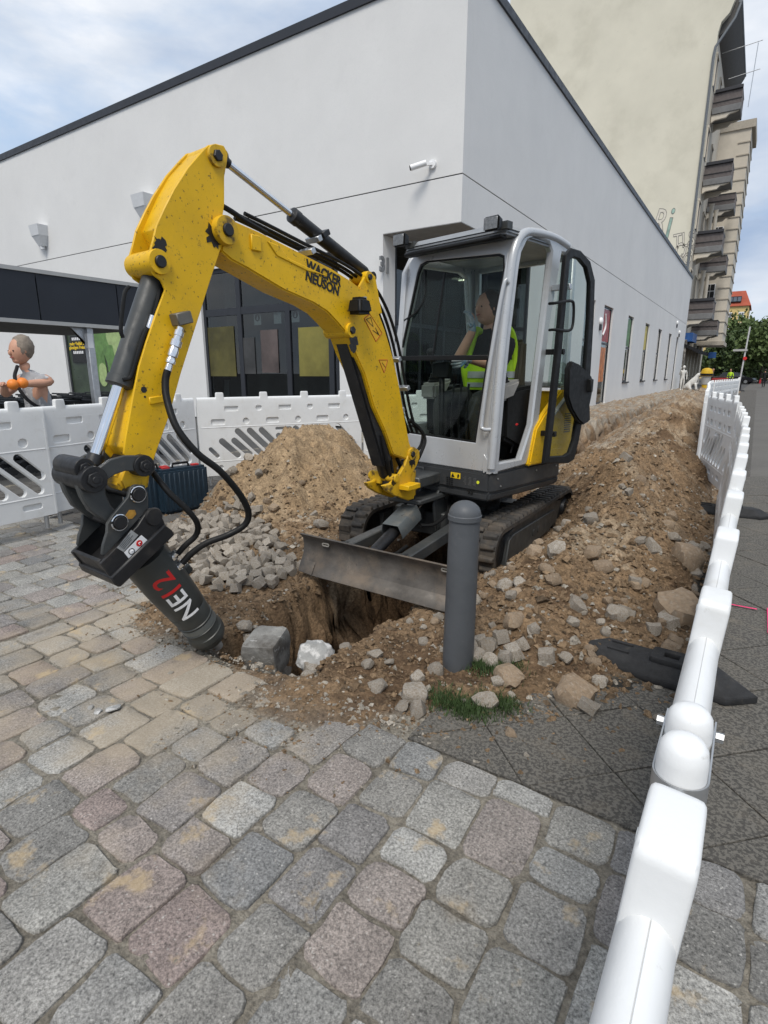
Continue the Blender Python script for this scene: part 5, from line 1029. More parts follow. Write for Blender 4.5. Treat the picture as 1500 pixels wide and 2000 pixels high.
# lettering along the breaker body, upside down: reads from the tip upwards
nrm = (Vector((0, 1, 0)) * .98 + Vector((1, 0, 0)) * .17).normalized()
def hamtext(s, tt, m, size):
    "each glyph bent round the barrel"
    cu = bpy.data.curves.new('t', 'FONT'); cu.body = s; cu.size = size; cu.align_x = 'CENTER'; cu.align_y = 'CENTER'; cu.offset = .0015; cu.resolution_u = 3; cu.space_character = 1.02
    ob = bpy.data.objects.new('t', cu); me = bpy.data.meshes.new_from_object(ob); bpy.data.objects.remove(ob); bpy.data.curves.remove(cu)
    bm = bmesh.new(); bm.from_mesh(me); bmesh.ops.triangulate(bm, faces=bm.faces); bmesh.ops.subdivide_edges(bm, edges=[e for e in bm.edges if e.calc_length() > .03], cuts=3); bm.to_mesh(me); bm.free()
    r = .105; c0 = HT + ax * HLn * tt; e1 = Vector((0, 1, 0)); e2 = ax.cross(e1) ; up = -e2 if (ax.cross(e1)).dot(port) > 0 else e2   # letters' tops point away from the ports
    rot = R(16)
    for v in me.vertices:
        t = v.co.y / r + rot; rad = r + .0022 - .010 * max(0, tt - .3); v.co = c0 - ax * v.co.x + e1 * cos(t) * rad + up * sin(t) * rad
    mb = MB(MBm); mb.addmesh(me); return mb.build('lettering', m, HB, smooth=False)
hamtext('12', .225, RED, .140); hamtext('NE', .455, WTX, .128)
# hoses to the breaker
mb = MB(MBm); mb.tube([bq(*q) for q in ((327, 724, .118), (323, 745, .118), (326, 780, .14), (345, 835, .20), (385, 885, .25), (430, 920, .27), (468, 965, .27), (485, 1000, .26), (478, 1025, .24), (445, 1045, .20), (405, 1060, .15), (375, 1080, .11), (356, 1100, .09))], .0155, 10, 6); mb.build('breaker_hose', BLK, HB)
mb = MB(MBm); mb.tube([bq(*q) for q in ((283, 905, -.02), (300, 925, .05), (330, 962, .12), (365, 995, .16), (385, 1022, .16), (383, 1045, .13), (362, 1065, .10), (347, 1082, .08))], .0135, 10, 6); mb.build('breaker_hose', BLK, HB)
for a, b in (((345, 1078, .08), (334, 1092, .06)), ((357, 1098, .09), (342, 1112, .06))): mb = MB(MBm); mb.lathe(bq(*a), bq(*b), [(0, .019), (.45, .019), (.46, .023), (.8, .023), (.81, .016), (1, .016)], 10); mb.build('hose_fitting', CHR, HB)
# ------------------------------------------------------------------ people
def figure(name, parent, J, B, mats, head=None, hr=.1, look=(0, -1, 0), hairm=HAIR, sub=1, glove=None):
    "J: joint -> (x, y, z, radius) world; B: (a, b, material index); the body is one continuous mesh"
    names = list(J); me = bpy.data.meshes.new('b'); off = wloc(parent)
    me.from_pydata([Vector(J[n][:3]) - off for n in names], [(names.index(a), names.index(b)) for a, b, m in B], [])
    o = link(bpy.data.objects.new('b', me)); md = o.modifiers.new('s', 'SKIN'); md.use_smooth_shade = True; md.branch_smoothing = .6
    for i, n in enumerate(names):
        sv = me.skin_vertices[0].data[i]; rr = J[n][3]; sv.radius = rr if isinstance(rr, tuple) else (rr, rr)
    me.skin_vertices[0].data[0].use_root = True
    m2 = o.modifiers.new('u', 'SUBSURF'); m2.levels = sub; m2.render_levels = sub
    dg = bpy.context.evaluated_depsgraph_get(); ev = bpy.data.meshes.new_from_object(o.evaluated_get(dg)); bpy.data.objects.remove(o)
    bm = bmesh.new(); bm.from_mesh(ev)
    if head:
        L = Vector(look).normalized(); S_ = L.cross(Vector((0, 0, 1))).normalized(); Mh = Matrix((S_, L, Vector((0, 0, 1)))).transposed(); c = Vector(head) - off; hb = MB()
        hb.ball(c, hr, 18, 14, (.78, .92, 1.18), Mh); hb.ball(c + L * hr * .92 - Vector((0, 0, hr * .08)), hr * .2, 8, 6, (.7, 1, 1.2), Mh); hb.ball(c + L * hr * .35 - Vector((0, 0, hr * .75)), hr * .42, 10, 8, (1, 1, .8), Mh)
        for s_ in (-1, 1): hb.ball(c + S_ * s_ * hr * .78, hr * .22, 8, 6, (.4, .7, 1.1), Mh)
        tmp = bpy.data.meshes.new('h'); hb.b.to_mesh(tmp); bm.from_mesh(tmp)
    bm.to_mesh(ev); bm.free(); ev.materials.clear()
    for q in mats: ev.materials.append(q)
    seg = [(Vector(J[a][:3]) - off, Vector(J[b][:3]) - off, m) for a, b, m in B]
    for p in ev.polygons:
        c = p.center; best = 9; bi = 0
        if head and (c - (Vector(head) - off)).length < hr * 1.35: bi = 0
        else:
            for a, b, m in seg:
                d = b - a; t = max(0, min(1, (c - a).dot(d) / max(d.length_squared, 1e-9))); q = (c - a - d * t).length
                if q < best: best = q; bi = m
        p.material_index = bi; p.use_smooth = True
    ev.name = name; o = link(bpy.data.objects.new(name, ev)); o.parent = parent
    if head and hairm:
        L = Vector(look).normalized(); S_ = L.cross(Vector((0, 0, 1))).normalized(); Mh = Matrix((S_, L, Vector((0, 0, 1)))).transposed(); hb = MB(); c = Vector(head)
        hb.ball(c - L * hr * .24 + Vector((0, 0, hr * .20)), hr * 1.06, 20, 14, (.88, .92, 1.08), Mh)
        for v in hb.b.verts:
            v.co += Vector((rnd.uniform(-1, 1), rnd.uniform(-1, 1), rnd.uniform(-1, 1))) * hr * .05
        hb.build('hair', hairm, parent)
        hb = MB()
        for s_ in (-1, 1): hb.ball(c + L * hr * .84 + S_ * s_ * hr * .33 + Vector((0, 0, hr * .08)), hr * .065, 8, 6)
        hb.build('eyes', KTX, parent); hb = MB(); hb.ball(c + L * hr * .86 - Vector((0, 0, hr * .48)), hr * .2, 8, 6, (1.3, .4, .3), Mh); hb.build('mouth', mat('lips', (.35, .10, .08), .5), parent)
    return o
def hand(J, B, pre, wrist, d, side, m, s=1.0, curl=.6):
    "adds palm, four unequal fingers and a thumb to a skeleton"
    w = Vector(wrist); d = Vector(d).normalized(); sd = Vector(side).normalized(); dn = d.cross(sd).normalized(); p = w + d * .055 * s; J[pre + 'palm'] = (*p, (.017 * s, .03 * s)); B.append((pre, pre + 'palm', m))
    for k, ln in enumerate((.062, .072, .067, .052)):
        r0 = p + sd * (k - 1.5) * .019 * s + d * .035 * s; r1 = r0 + (d * (1 - curl * .4) + dn * curl * .7).normalized() * ln * .55 * s; r2 = r1 + (d * (1 - curl) + dn * curl * 1.5).normalized() * ln * .5 * s
        for q, (pt, rr) in enumerate(((r0, .0095), (r1, .0085), (r2, .0075))): J[f'{pre}f{k}{q}'] = (*pt, rr * s)
        B += [(pre + 'palm', f'{pre}f{k}0', m), (f'{pre}f{k}0', f'{pre}f{k}1', m), (f'{pre}f{k}1', f'{pre}f{k}2', m)]
    t0 = w + d * .02 * s - sd * .03 * s; t1 = t0 + (d - sd * .6 + dn * .3).normalized() * .04 * s; J[pre + 't0'] = (*t0, .012 * s); J[pre + 't1'] = (*t1, .009 * s); B += [(pre + 'palm', pre + 't0', m), (pre + 't0', pre + 't1', m)]
# operator in the cab
OP = thing('person', U(.54, .47, 1.16), 'machine operator in a hi-vis vest and work gloves sitting at the cab levers', 'person')
def UJ(x, y, z, r): p = U(x - .06, y, z); return (p.x, p.y, p.z, r)
J = dict(pelvis=UJ(.60, .47, 1.25, (.15, .12)), belly=UJ(.62, .47, 1.38, (.15, .11)), chest=UJ(.61, .47, 1.56, (.17, .12)), neck=UJ(.58, .47, 1.73, .055), skull=UJ(.55, .47, 1.80, .06),
    shL=UJ(.60, .29, 1.64, .068), elL=UJ(.44, .26, 1.44, .048), wrL=UJ(.26, .42, 1.50, .034), shR=UJ(.60, .66, 1.64, .068), elR=UJ(.40, .64, 1.50, .048), wrR=UJ(.42, .52, 1.72, .034),
    hipL=UJ(.56, .36, 1.22, .09), knL=UJ(.18, .30, 1.20, .068), anL=UJ(.20, .28, .84, .048), toL=UJ(.06, .26, .78, .042), hipR=UJ(.56, .58, 1.22, .09), knR=UJ(.16, .62, 1.20, .068), anR=UJ(.20, .64, .84, .048), toR=UJ(.06, .65, .78, .042))
B = [('pelvis', 'belly', 1), ('belly', 'chest', 1), ('chest', 'neck', 2), ('neck', 'skull', 0), ('chest', 'shL', 2), ('shL', 'elL', 2), ('elL', 'wrL', 0), ('chest', 'shR', 2), ('shR', 'elR', 2), ('elR', 'wrR', 0),
    ('pelvis', 'hipL', 3), ('hipL', 'knL', 3), ('knL', 'anL', 3), ('anL', 'toL', 5), ('pelvis', 'hipR', 3), ('hipR', 'knR', 3), ('knR', 'anR', 3), ('anR', 'toR', 5)]
hand(J, B, 'wrL', J['wrL'][:3], -bV + Vector((0, 0, -.2)), Vector((0, 0, 1)), 4, 1.15, .9); hand(J, B, 'wrR', J['wrR'][:3], Vector((0, 0, 1)) - bV * .2, bV, 4, 1.1, .7)
TRO = mat('work_trousers', (.03, .03, .028), .9, 0, .3, 8, .004, 30); BOOT = mat('work_boot', (.14, .11, .08), .8, 0, .3, 12); GLV = mat('knit_glove', (.38, .40, .42), .9, 0, .2, 30, spot=[(9, (.03, .16, .26), .5, .6, .8)])
figure('body', OP, J, B, [SKIN, HIVIS, BCLO, TRO, GLV, BOOT], head=U(.47, .47, 1.885), hr=.105, look=-bV + lV * .25)
MV = MU @ Matrix.Translation((-.06, 0, 0)); mb = MB(MV)
mb.tube([(.50, .33, 1.30), (.46, .33, 1.45), (.50, .34, 1.60), (.60, .33, 1.73), (.72, .34, 1.62), (.75, .34, 1.35)], .035, 8, 5); mb.tube([(.50, .61, 1.30), (.46, .61, 1.45), (.50, .60, 1.60), (.60, .61, 1.73), (.72, .60, 1.62), (.75, .60, 1.35)], .035, 8, 5)
mb.lathe((.61, .47, 1.27), (.61, .47, 1.50), [(0, .185), (.5, .19), (1, .175)], 20, caps=False); mb.build('vest', HIVIS, OP)
mb = MB(MV); mb.lathe((.61, .47, 1.36), (.61, .47, 1.41), [(0, .194), (1, .194)], 20, caps=False); mb.lathe((.61, .47, 1.29), (.61, .47, 1.325), [(0, .191), (1, .191)], 20, caps=False); mb.build('reflective_band', REFL, OP)
# woman behind the left barrier
WXx = -5.78
def WJ(u, v, r, dx=0): p = onx(u, v, WXx + dx); return (p.x, p.y, p.z, r)
wp = onx(50, 720, WXx); WO = thing('person', (wp.x, wp.y, 0), 'woman in a grey sleeveless top leaning on the left barrier and holding two oranges', 'person')
sh = onx(62, 697, WXx + .05); el = onx(103, 745, WXx + .16); wr = onx(48, 750, WXx + .20); hd = onx(36, 650, WXx); bx = hd.x; by = hd.y
J = dict(pelvis=(bx - .02, by + .12, .90, (.18, .15)), belly=(bx - .03, by + .11, 1.08, (.17, .15)), chest=(bx - .03, by + .08, 1.27, (.20, .17)), neck=(bx, by + .02, 1.43, .055), skull=(bx, by, 1.50, .06))
J.update(shL=(bx + .15, by + .10, 1.35, .075), elL=(el.x, el.y, el.z - .01, .052), wrL=(wr.x, wr.y, wr.z + .0, .032), shR=(bx - .19, by + .06, 1.35, .07), elR=(bx - .1, by - .16, 1.20, .044), wrR=(bx + .08, by - .22, wr.z, .032),
    hipL=(bx + .08, by + .10, .88, .10), knL=(bx + .09, by + .06, .48, .065), anL=(bx + .08, by + .10, .09, .045), toL=(bx + .09, by - .05, .04, .038), hipR=(bx - .11, by + .10, .88, .10), knR=(bx - .12, by + .13, .48, .065), anR=(bx - .11, by + .15, .09, .045), toR=(bx - .10, by, .04, .038))
B = [('pelvis', 'belly', 1), ('belly', 'chest', 1), ('chest', 'neck', 1), ('neck', 'skull', 0), ('chest', 'shL', 1), ('shL', 'elL', 0), ('elL', 'wrL', 0), ('chest', 'shR', 1), ('shR', 'elR', 0), ('elR', 'wrR', 0), ('pelvis', 'hipL', 2), ('hipL', 'knL', 2), ('knL', 'anL', 0), ('anL', 'toL', 2), ('pelvis', 'hipR', 2), ('hipR', 'knR', 2), ('knR', 'anR', 0), ('anR', 'toR', 2)]
hand(J, B, 'wrL', J['wrL'][:3], (-.2, -1, .15), (1, 0, .2), 0, .95, -.5); hand(J, B, 'wrR', J['wrR'][:3], (.6, -.6, .0), (.5, .5, .1), 0, .95, -.5)
TOPM = mat('grey_patterned_top', (.30, .30, .31), .9, 0, .15, 14, .004, 60, spot=[(26, (.62, .61, .60), .55, .63, .7), (7, (.16, .24, .12), .68, .76, .5)])
figure('body', WO, J, B, [SKIN, TOPM, mat('beige_trousers', (.20, .18, .16), .9, 0, .1)], head=(bx, by - .01, 1.60), hr=.104, look=(.15, -1, -.15), hairm=mat('light_brown_hair', (.20, .165, .13), .7, 0, .3, 40))
mb = MB(); mb.tube([(bx - .12, by + .0, 1.46), (bx - .0, by - .09, 1.34), (bx + .10, by - .06, 1.16), (bx + .15, by + .1, 1.02)], .016, 8, 5); mb.build('bag_strap', BCLO, WO)
for (u, v, lb) in ((25, 751, 'left one of two oranges held over the barrier'), (44, 748, 'right one of two oranges held over the barrier')):
    p = onx(u, v, WXx + .19); mb = MB(); mb.ball(p, .048, 20, 14); mb.build('orange', ORNG, label=lb, cat='orange', group='oranges held by the woman', origin=p)
def standing(loc, yaw, label, top_, bot_, hgt=1.72, name='person', cat='person', group=None, skin=SKIN, hairm=HAIR, arm=(0, 0), pose='stand'):
    s = hgt / 1.72; T = thing(name, loc, label, cat, group); x, y, z = loc; c_, s_ = cos(yaw), sin(yaw)
    def P(a, b, h, r): return (x + (a * c_ - b * s_) * s, y + (a * s_ + b * c_) * s, z + h * s, (r[0] * s, r[1] * s) if isinstance(r, tuple) else r * s)
    st = .16
    J = dict(pelvis=P(0, 0, .92, (.15, .11)), chest=P(0, .01, 1.28, (.17, .12)), neck=P(0, .02, 1.46, .055), skull=P(0, .02, 1.54, .06), shL=P(.18, 0, 1.40, .06), elL=P(.25, -.03, 1.12, .045), wrL=P(.24 , .06 + arm[0], .88 + arm[1], .033), haL=P(.24, .09 + arm[0], .79 + arm[1] * 1.2, .035), shR=P(-.18, 0, 1.40, .06), elR=P(-.25, -.05, 1.12, .045), wrR=P(-.25, .03, .88, .033), haR=P(-.25, .05, .79, .035),
        hipL=P(.09, 0, .90, .095), knL=P(.10, st * .6, .49, .06), anL=P(.09, st * .4, .09, .042), toL=P(.09, st + .1, .04, .038), hipR=P(-.09, 0, .90, .095), knR=P(-.10, -.02, .49, .06), anR=P(-.09, -st, .09, .042), toR=P(-.09, -st + .13, .04, .038))
    B = [('pelvis', 'chest', 1), ('chest', 'neck', 1), ('neck', 'skull', 0), ('chest', 'shL', 1), ('shL', 'elL', 1), ('elL', 'wrL', 1), ('wrL', 'haL', 0), ('chest', 'shR', 1), ('shR', 'elR', 1), ('elR', 'wrR', 1), ('wrR', 'haR', 0), ('pelvis', 'hipL', 2), ('hipL', 'knL', 2), ('knL', 'anL', 2), ('anL', 'toL', 2), ('pelvis', 'hipR', 2), ('hipR', 'knR', 2), ('knR', 'anR', 2), ('anR', 'toR', 2)]
    h = P(0, .03, 1.64, 0); figure('body', T, J, B, [skin, top_, bot_], head=h[:3], hr=.1 * s, look=(-s_, c_, 0), hairm=hairm); return T, P
p = onz(1490, 757, 0); T, P = standing(p, R(8), 'pedestrian in dark clothes walking away down the footpath with a red bag', BCLO, BCLO)
q = Vector(P(-.30, .05, .55, 0)[:3]); mb = MB(); mb.box(q, (.16, .36, .34)); mb.tube([q + Vector((0, -.12, .17)), q + Vector((0, 0, .30)), q + Vector((0, .12, .17))], .015, 6, 4); mb.build('red_bag', mat('red_bag_cloth', (.40, .02, .03), .7), label='red carrier bag hanging from the walking pedestrian\'s hand', cat='bag', bev=.03, origin=q)
p = onz(1423, 757, 0); standing(p, R(160), 'roadworker in a hi-vis jacket standing beyond the last barriers', HIVIS, GCLO)
p = onz(1374, 762, 0); standing(p, R(120), 'dark-haired person in black at the terrace table, on the left', BCLO, BCLO); p = onz(1387, 761, 0); standing(p, R(240), 'dark-haired person in black at the terrace table, on the right', BCLO, BCLO)

# ------------------------------------------------------------------ store building
YF, XW, ZR = 12.05, -5.86, 9.40
ST = thing('store_building', (-20, 30, 0), 'large flat-roofed store in white render with a recessed corner entrance and narrow side windows', 'building')
gx0, gx1 = ony(392, 600, YF).x, ony(661, 600, YF).x; gz1 = 4.38
w0, w1 = ony(128, 700, YF).x, ony(330, 700, YF).x
hol = [rrect(gx0, .25, gx1, gz1, .01, 1), rrect(w0, .4, w1, 3.4, .01, 1)]
outer = [(-60, 0), (-7.9, 0), (-7.9, 4.60), (XW, 4.60), (XW, 5.53), (-60, 5.53)]
mb = MB(); mb.addmesh(holed(outer, hol, .30), Matrix.Translation((0, YF, 0))); mb.build('wall', STUC, ST)
mb = MB(); mb.b2((-60, YF + .02, 5.53), (XW - .02, YF + .3, 5.555)); mb.b2((XW - .3, YF + .02, 5.53), (XW - .02, 57.8, 5.555)); mb.build('movement_joint', ANTH, ST)
mb = MB(); mb.b2((-60, YF, 5.555), (XW, YF + .3, ZR - .1)); mb.build('upper_wall', STUC, ST)
wins = [(23.0, 24.6, 0), (26.2, 28.0, 0), (31.6, 33.1, .93), (36.9, 38.4, .93), (42.1, 43.6, .93), (47.4, 48.9, .93), (52.2, 53.4, .0)]
MY = Matrix(((0, -1, 0, XW), (1, 0, 0, 0), (0, 0, 1, 0), (0, 0, 0, 1)))
outer = [(16.7, 0), (58, 0), (58, 5.53), (YF + .302, 5.53), (YF + .302, 4.60), (16.7, 4.60)]
mb = MB(); mb.addmesh(holed(outer, [rrect(a, z + .01, b, 4.22, .01, 1) for a, b, z in wins], .28), MY); mb.build('wall', STUC, ST)
mb = MB(); mb.b2((XW - .28, YF + .302, 5.555), (XW, 58, ZR - .1)); mb.build('upper_wall', STUC, ST)
mb = MB(); mb.b2((-60, YF - .05, ZR - .1), (XW + .05, YF + .35, ZR + .10)); mb.b2((XW - .33, YF + .355, ZR - .1), (XW + .05, 58, ZR + .10)); mb.build('roof_edge', ANTH, ST)
mb = MB(); mb.b2((-60, YF + .36, ZR - .3), (XW - .34, 58, ZR - .2)); mb.build('roof', CONC, ST)
PST = [mat('poster_red', (.30, .03, .03), .4, 0, .5, 3), mat('poster_orange', (.50, .16, .04), .4, 0, .5, 4), mat('poster_green', (.06, .16, .04), .4, 0, .5, 2), mat('poster_yellow', (.50, .40, .05), .4, 0, .4, 2)]
for k, (a, b, z) in enumerate(wins):
    f = thing('window', (XW, a, z), None, None); f.location = Vector((XW, a, z)) - ST.location; f.parent = ST
    mb = MB(); X_ = XW - .14; mb.b2((X_, a, z), (X_ + .06, a + .07, 4.22)); mb.b2((X_, b - .07, z), (X_ + .06, b, 4.22)); mb.b2((X_, a + .07, 4.15), (X_ + .06, b - .07, 4.22)); mb.b2((X_, a + .07, z), (X_ + .06, b - .07, z + .08)); mb.b2((X_, a + .07, 2.62), (X_ + .06, b - .07, 2.70)); mb.build('frame', ANTH, f)
    MB().b2((X_ + .02, a + .07, z + .08), (X_ + .03, b - .07, 4.15)).box if False else None
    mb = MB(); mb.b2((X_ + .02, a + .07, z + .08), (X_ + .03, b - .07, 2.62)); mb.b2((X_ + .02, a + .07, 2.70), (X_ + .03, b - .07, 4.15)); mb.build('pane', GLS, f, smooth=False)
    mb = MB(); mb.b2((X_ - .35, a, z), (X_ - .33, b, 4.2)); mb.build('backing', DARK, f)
    if z > .5: mb = MB(); mb.b2((XW - .10, a - .03, z - .06), (XW + .08, b + .03, z + .01)); mb.build('sill', ANTH, f)
    if k in (1, 2, 3):
        mb = MB(); mb.b2((X_ + .034, a + .15, 2.75), (X_ + .040, b - .1, 4.1)); mb.build('poster', PST[{1: 0, 2: 2, 3: 3}[k]], f)
        if k == 1: mb = MB(); mb.b2((X_ + .034, a + .1, 1.0), (X_ + .040, b - .4, 2.5)); mb.build('poster', PST[1], f); mb = MB(); mb.tube([(X_ + .044, a + .5, 3.0), (X_ + .044, a + .9, 3.4), (X_ + .044, a + .7, 3.9)], .05, 8, 4); mb.build('poster_motif', WTX, f)
for (yy, zz, lb) in ((25.62, 3.5, 'round white wall lamp beside the poster door of the store'), (51.0, 5.2, 'upper round white wall lamp at the far end of the store'), (53.1, 4.6, 'lower round white wall lamp at the far end of the store')):
    mb = MB(); mb.ball((XW + .04, yy, zz), .16, 16, 10, (.55, 1, 1)); mb.build('globe', WHITE, tg := thing('wall_lamp', (XW, yy, zz), lb, 'lamp', 'wall lamps on the store')); mb = MB(); mb.b2((XW, yy - .10, zz - .36), (XW + .08, yy + .1, zz - .12)); mb.build('base', ANTH, tg)
# corner recess: soffit, reveal, glazed entrance
mb = MB(); mb.b2((-7.9, YF + .003, 4.585), (XW - .003, 16.75, 4.66)); mb.build('soffit', mat('grey_soffit', (.30, .30, .30), .9), ST)
mb = MB(); mb.b2((-8.2, YF + .302, 0), (-7.9, 12.6, 4.6)); mb.build('reveal', STUC, ST)
EN = thing('entrance', (0, 0, 0), None, None); EN.parent = ST
yb = 16.6; mb = MB()
for x_ in (-7.9, -7.25, -6.55, -5.95): mb.b2((x_, yb, 0), (x_ + .08, yb + .1, 4.6))

for y_ in (12.602, 13.9, 15.3): mb.b2((-7.98, y_, 0), (-7.9, y_ + .08, 4.6))
mb.b2((-7.97, 12.602, 2.6), (-7.91, yb, 2.7)); mb.b2((-7.82, yb + .002, 2.6), (-5.95, yb + .098, 2.7)); mb.b2((-7.82, yb + .002, 4.45), (-5.95, yb + .098, 4.6)); mb.build('door_frame', ANTH, EN)
mb = MB(); mb.b2((-7.82, yb + .04, .05), (-5.95, yb + .05, 4.45)); mb.b2((-7.945, 12.69, .05), (-7.935, yb, 4.45)); mb.build('door_glass', GLS, EN, smooth=False)
mb = MB(); mb.b2((-14, 21.5, 0), (-6.2, 21.6, 4.6)); mb.b2((-14.1, 12.6, 0), (-14.0, 21.5, 4.6)); mb.b2((-6.2, yb + .2, 0), (-6.15, 21.5, 4.6)); mb.b2((-14, 12.7, 4.5), (-8.0, 21.5, 4.58)); mb.b2((-8.0, yb + .1, 4.5), (-6.2, 21.5, 4.58)); mb.b2((-14, 12.5, 0), (-8.2, 12.6, 4.6)); mb.b2((-14, 12.7, .0), (-6.2, 21.5, .012)); mb.build('lobby_wall', mat('lobby_grey', (.09, .09, .09), .8, 0, .3, 2), EN)
LIT = emit('lit_ceiling_lamp', (1, .9, .7), 3.0)
for x_, y_ in ((-9.6, 15.0), (-10.4, 16.6), (-9.0, 18.4), (-8.0, 19.8), (-7.2, 18.0)): mb = MB(); mb.b2((x_, y_, 4.45), (x_ + .35, y_ + .12, 4.48)); mb.build('ceiling_lamp', LIT, EN)
for k, (x_, y_, w_, h_, m_) in enumerate(((-10.6, 16.9, .7, 1.5, PST[3]), (-9.6, 18.5, .5, 1.3, PST[0]), (-8.9, 19.9, .6, 1.8, PST[2]), (-10.0, 14.6, .3, 1.9, PST[3]), (-7.6, 20.2, .9, 2.2, GTX), (-9.2, 15.6, .4, 2.1, PST[2]))): mb = MB(); mb.b2((x_, y_, .3), (x_ + w_, y_ + .3, .3 + h_)); mb.build('display_stand', m_, EN, bev=.02)
q = onx(754, 520, -7.9); text('house_number', '31', .46, (-7.885, q.y - .08, q.z), (0, 1, 0), (0, 0, 1), mat('shaded_number', (.22, .225, .23), .5, .1), ST, .02, bold=.02)  # pale digits coloured dark in place of the shadow that outlines them
# shop front glazing
SG = thing('shop_window', (0, 0, 0), None, None); SG.parent = ST
mull = [gx0, ony(459, 570, YF).x, ony(554, 570, YF).x, ony(640, 580, YF).x]; zt = ony(459, 608, YF + .1).z; mb = MB()
for x_ in mull + [gx1 - .1]: mb.b2((x_ - (0 if x_ == gx0 else .07), YF + .08, .25), (x_ + .10, YF + .18, gz1))
mb.b2((gx0, YF + .085, zt - .10), (gx1, YF + .175, zt + .10)); mb.b2((gx0, YF + .085, gz1 - .12), (gx1, YF + .175, gz1)); mb.b2((gx0, YF + .085, .25), (gx1, YF + .175, .35)); mb.build('frame', ANTH, SG, smooth=False)
mb = MB(); mb.b2((gx0, YF + .12, .35), (gx1, YF + .13, gz1 - .12)); mb.build('pane', GLS, SG, smooth=False)
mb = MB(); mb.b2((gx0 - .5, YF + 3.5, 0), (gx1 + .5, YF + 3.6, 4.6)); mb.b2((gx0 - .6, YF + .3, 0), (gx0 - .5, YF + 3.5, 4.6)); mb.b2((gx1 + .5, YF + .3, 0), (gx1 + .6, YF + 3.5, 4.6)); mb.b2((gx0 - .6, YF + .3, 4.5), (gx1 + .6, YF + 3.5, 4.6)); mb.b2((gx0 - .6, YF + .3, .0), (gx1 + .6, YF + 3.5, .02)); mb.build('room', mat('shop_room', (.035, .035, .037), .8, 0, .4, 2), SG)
mb = MB(); mb.bar((gx0 + .3, YF + 2.0, 3.6), (gx1, YF + 2.6, 3.35), .05, .12); mb.bar((gx0, YF + 1.2, 2.9), (gx1, YF + 1.4, 2.9), .03, .06); mb.build('ceiling_rail', GTX, SG)
def onfa(u, v, off=.1): return ony(u, v, YF + off)
for (u0, v0, u1, v1, m_) in ((405, 640, 462, 735, mat('dim_yellow_poster', (.085, .075, .02), .5, 0, .5, 1.2)), (508, 645, 545, 728, mat('dim_pink_poster', (.09, .07, .065), .5, 0, .4, 1.5)), (582, 640, 648, 735, mat('yellow_sale_poster', (.17, .15, .035), .5, 0, .4, 1.1)), (470, 660, 500, 730, mat('dim_grey_poster', (.05, .05, .05), .5, 0, .4, 1.5))):  # poster colours darkened to the dim look of the unlit shop
    a, b = onfa(u0, v0), onfa(u1, v1); mb = MB(); mb.b2((a.x, YF + .10, b.z), (b.x, YF + .11, a.z)); mb.build('poster', m_, SG, smooth=False)
for (u, v) in ((503, 622), (542, 619), (577, 616)):
    a = onfa(u, v, .145); mb = MB(); mb.b2((a.x - .14, YF + .140, a.z - .18), (a.x + .14, YF + .145, a.z + .20)); mb.build('door_label', WHITE, SG, smooth=False)
    if u != 542: mb = MB(); mb.cyl((a.x, YF + .136, a.z + .02), (a.x, YF + .139, a.z + .02), .10, None, 18); mb.build('label_disc', KTX, SG, smooth=False); mb = MB(); mb.prism([(a.x - .035, a.z - .04), (a.x + .035, a.z - .04), (a.x + .01, a.z + .09)], lambda p, q, t: (p, t, q), YF + .132, YF + .135); mb.build('label_arrow', WHITE, SG, smooth=False)
for k in range(16):
    x_ = gx0 + .3 + k * .32; m_ = rnd.choice((RED, PST[1], mat('teal_goods', (.03, .22, .19), .6), GTX, PST[0])); mb = MB(); mb.bar((x_, YF + .5, .3), (x_ + rnd.uniform(-.15, .15), YF + .6, rnd.uniform(1.0, 1.45)), rnd.choice((.04, .22)), .05); mb.build('goods', m_, SG)
# picture window with vegetables, left
a, b = w0, w1; mb = MB()
for x_ in (a, ony(176, 700, YF).x, b - .1): mb.b2((x_, YF + .08, .4), (x_ + .1, YF + .16, 3.4))
mb.b2((a, YF + .085, 3.3), (b, YF + .155, 3.4)); mb.build('frame', ANTH, SG, smooth=False)
mb = MB(); mb.b2((a, YF + .11, .4), (b, YF + .12, 3.3)); mb.build('picture_film', mat('dark_green_film', (.03, .045, .025), .35, 0, .5, 1.2), SG, smooth=False)
CUC = mat('cucumber_print', (.10, .20, .05), .4, 0, .3, 4); CUL = mat('cut_cucumber_print', (.30, .40, .16), .4, 0, .2, 6)
for (u0, v0, u1, v1, r_, m_) in ((182, 650, 196, 735, .30, CUC), (196, 655, 226, 720, .42, CUC), (188, 680, 178, 760, .22, CUC), (212, 690, 222, 760, .30, CUC), (214, 655, 218, 664, .40, CUL), (226, 672, 230, 690, .36, CUL), (196, 722, 198, 742, .24, CUL), (176, 690, 180, 720, .16, CUL)):
    p, q = ony(u0, v0, YF), ony(u1, v1, YF); d = Vector((q.x - p.x, q.z - p.z)); L_ = d.length; ang = math.atan2(d.y, d.x); mb = MB(); pts = slot(p.x, p.z, q.x, q.z, r_, 8); mb.prism(pts, lambda s_, t_, w_: (s_, w_, t_), YF + .100 - rnd.uniform(0, .015), YF + .107); mb.build('vegetable_print', m_, SG, smooth=False)
pa, pb = ony(133, 656, YF), ony(166, 708, YF); mb = MB(); mb.b2((pa.x, YF + .06, pb.z), (pb.x, YF + .075, pa.z)); mb.build('notice', KTX, SG, smooth=False)
cx_ = (pa.x + pb.x) / 2; H_ = pa.z - pb.z
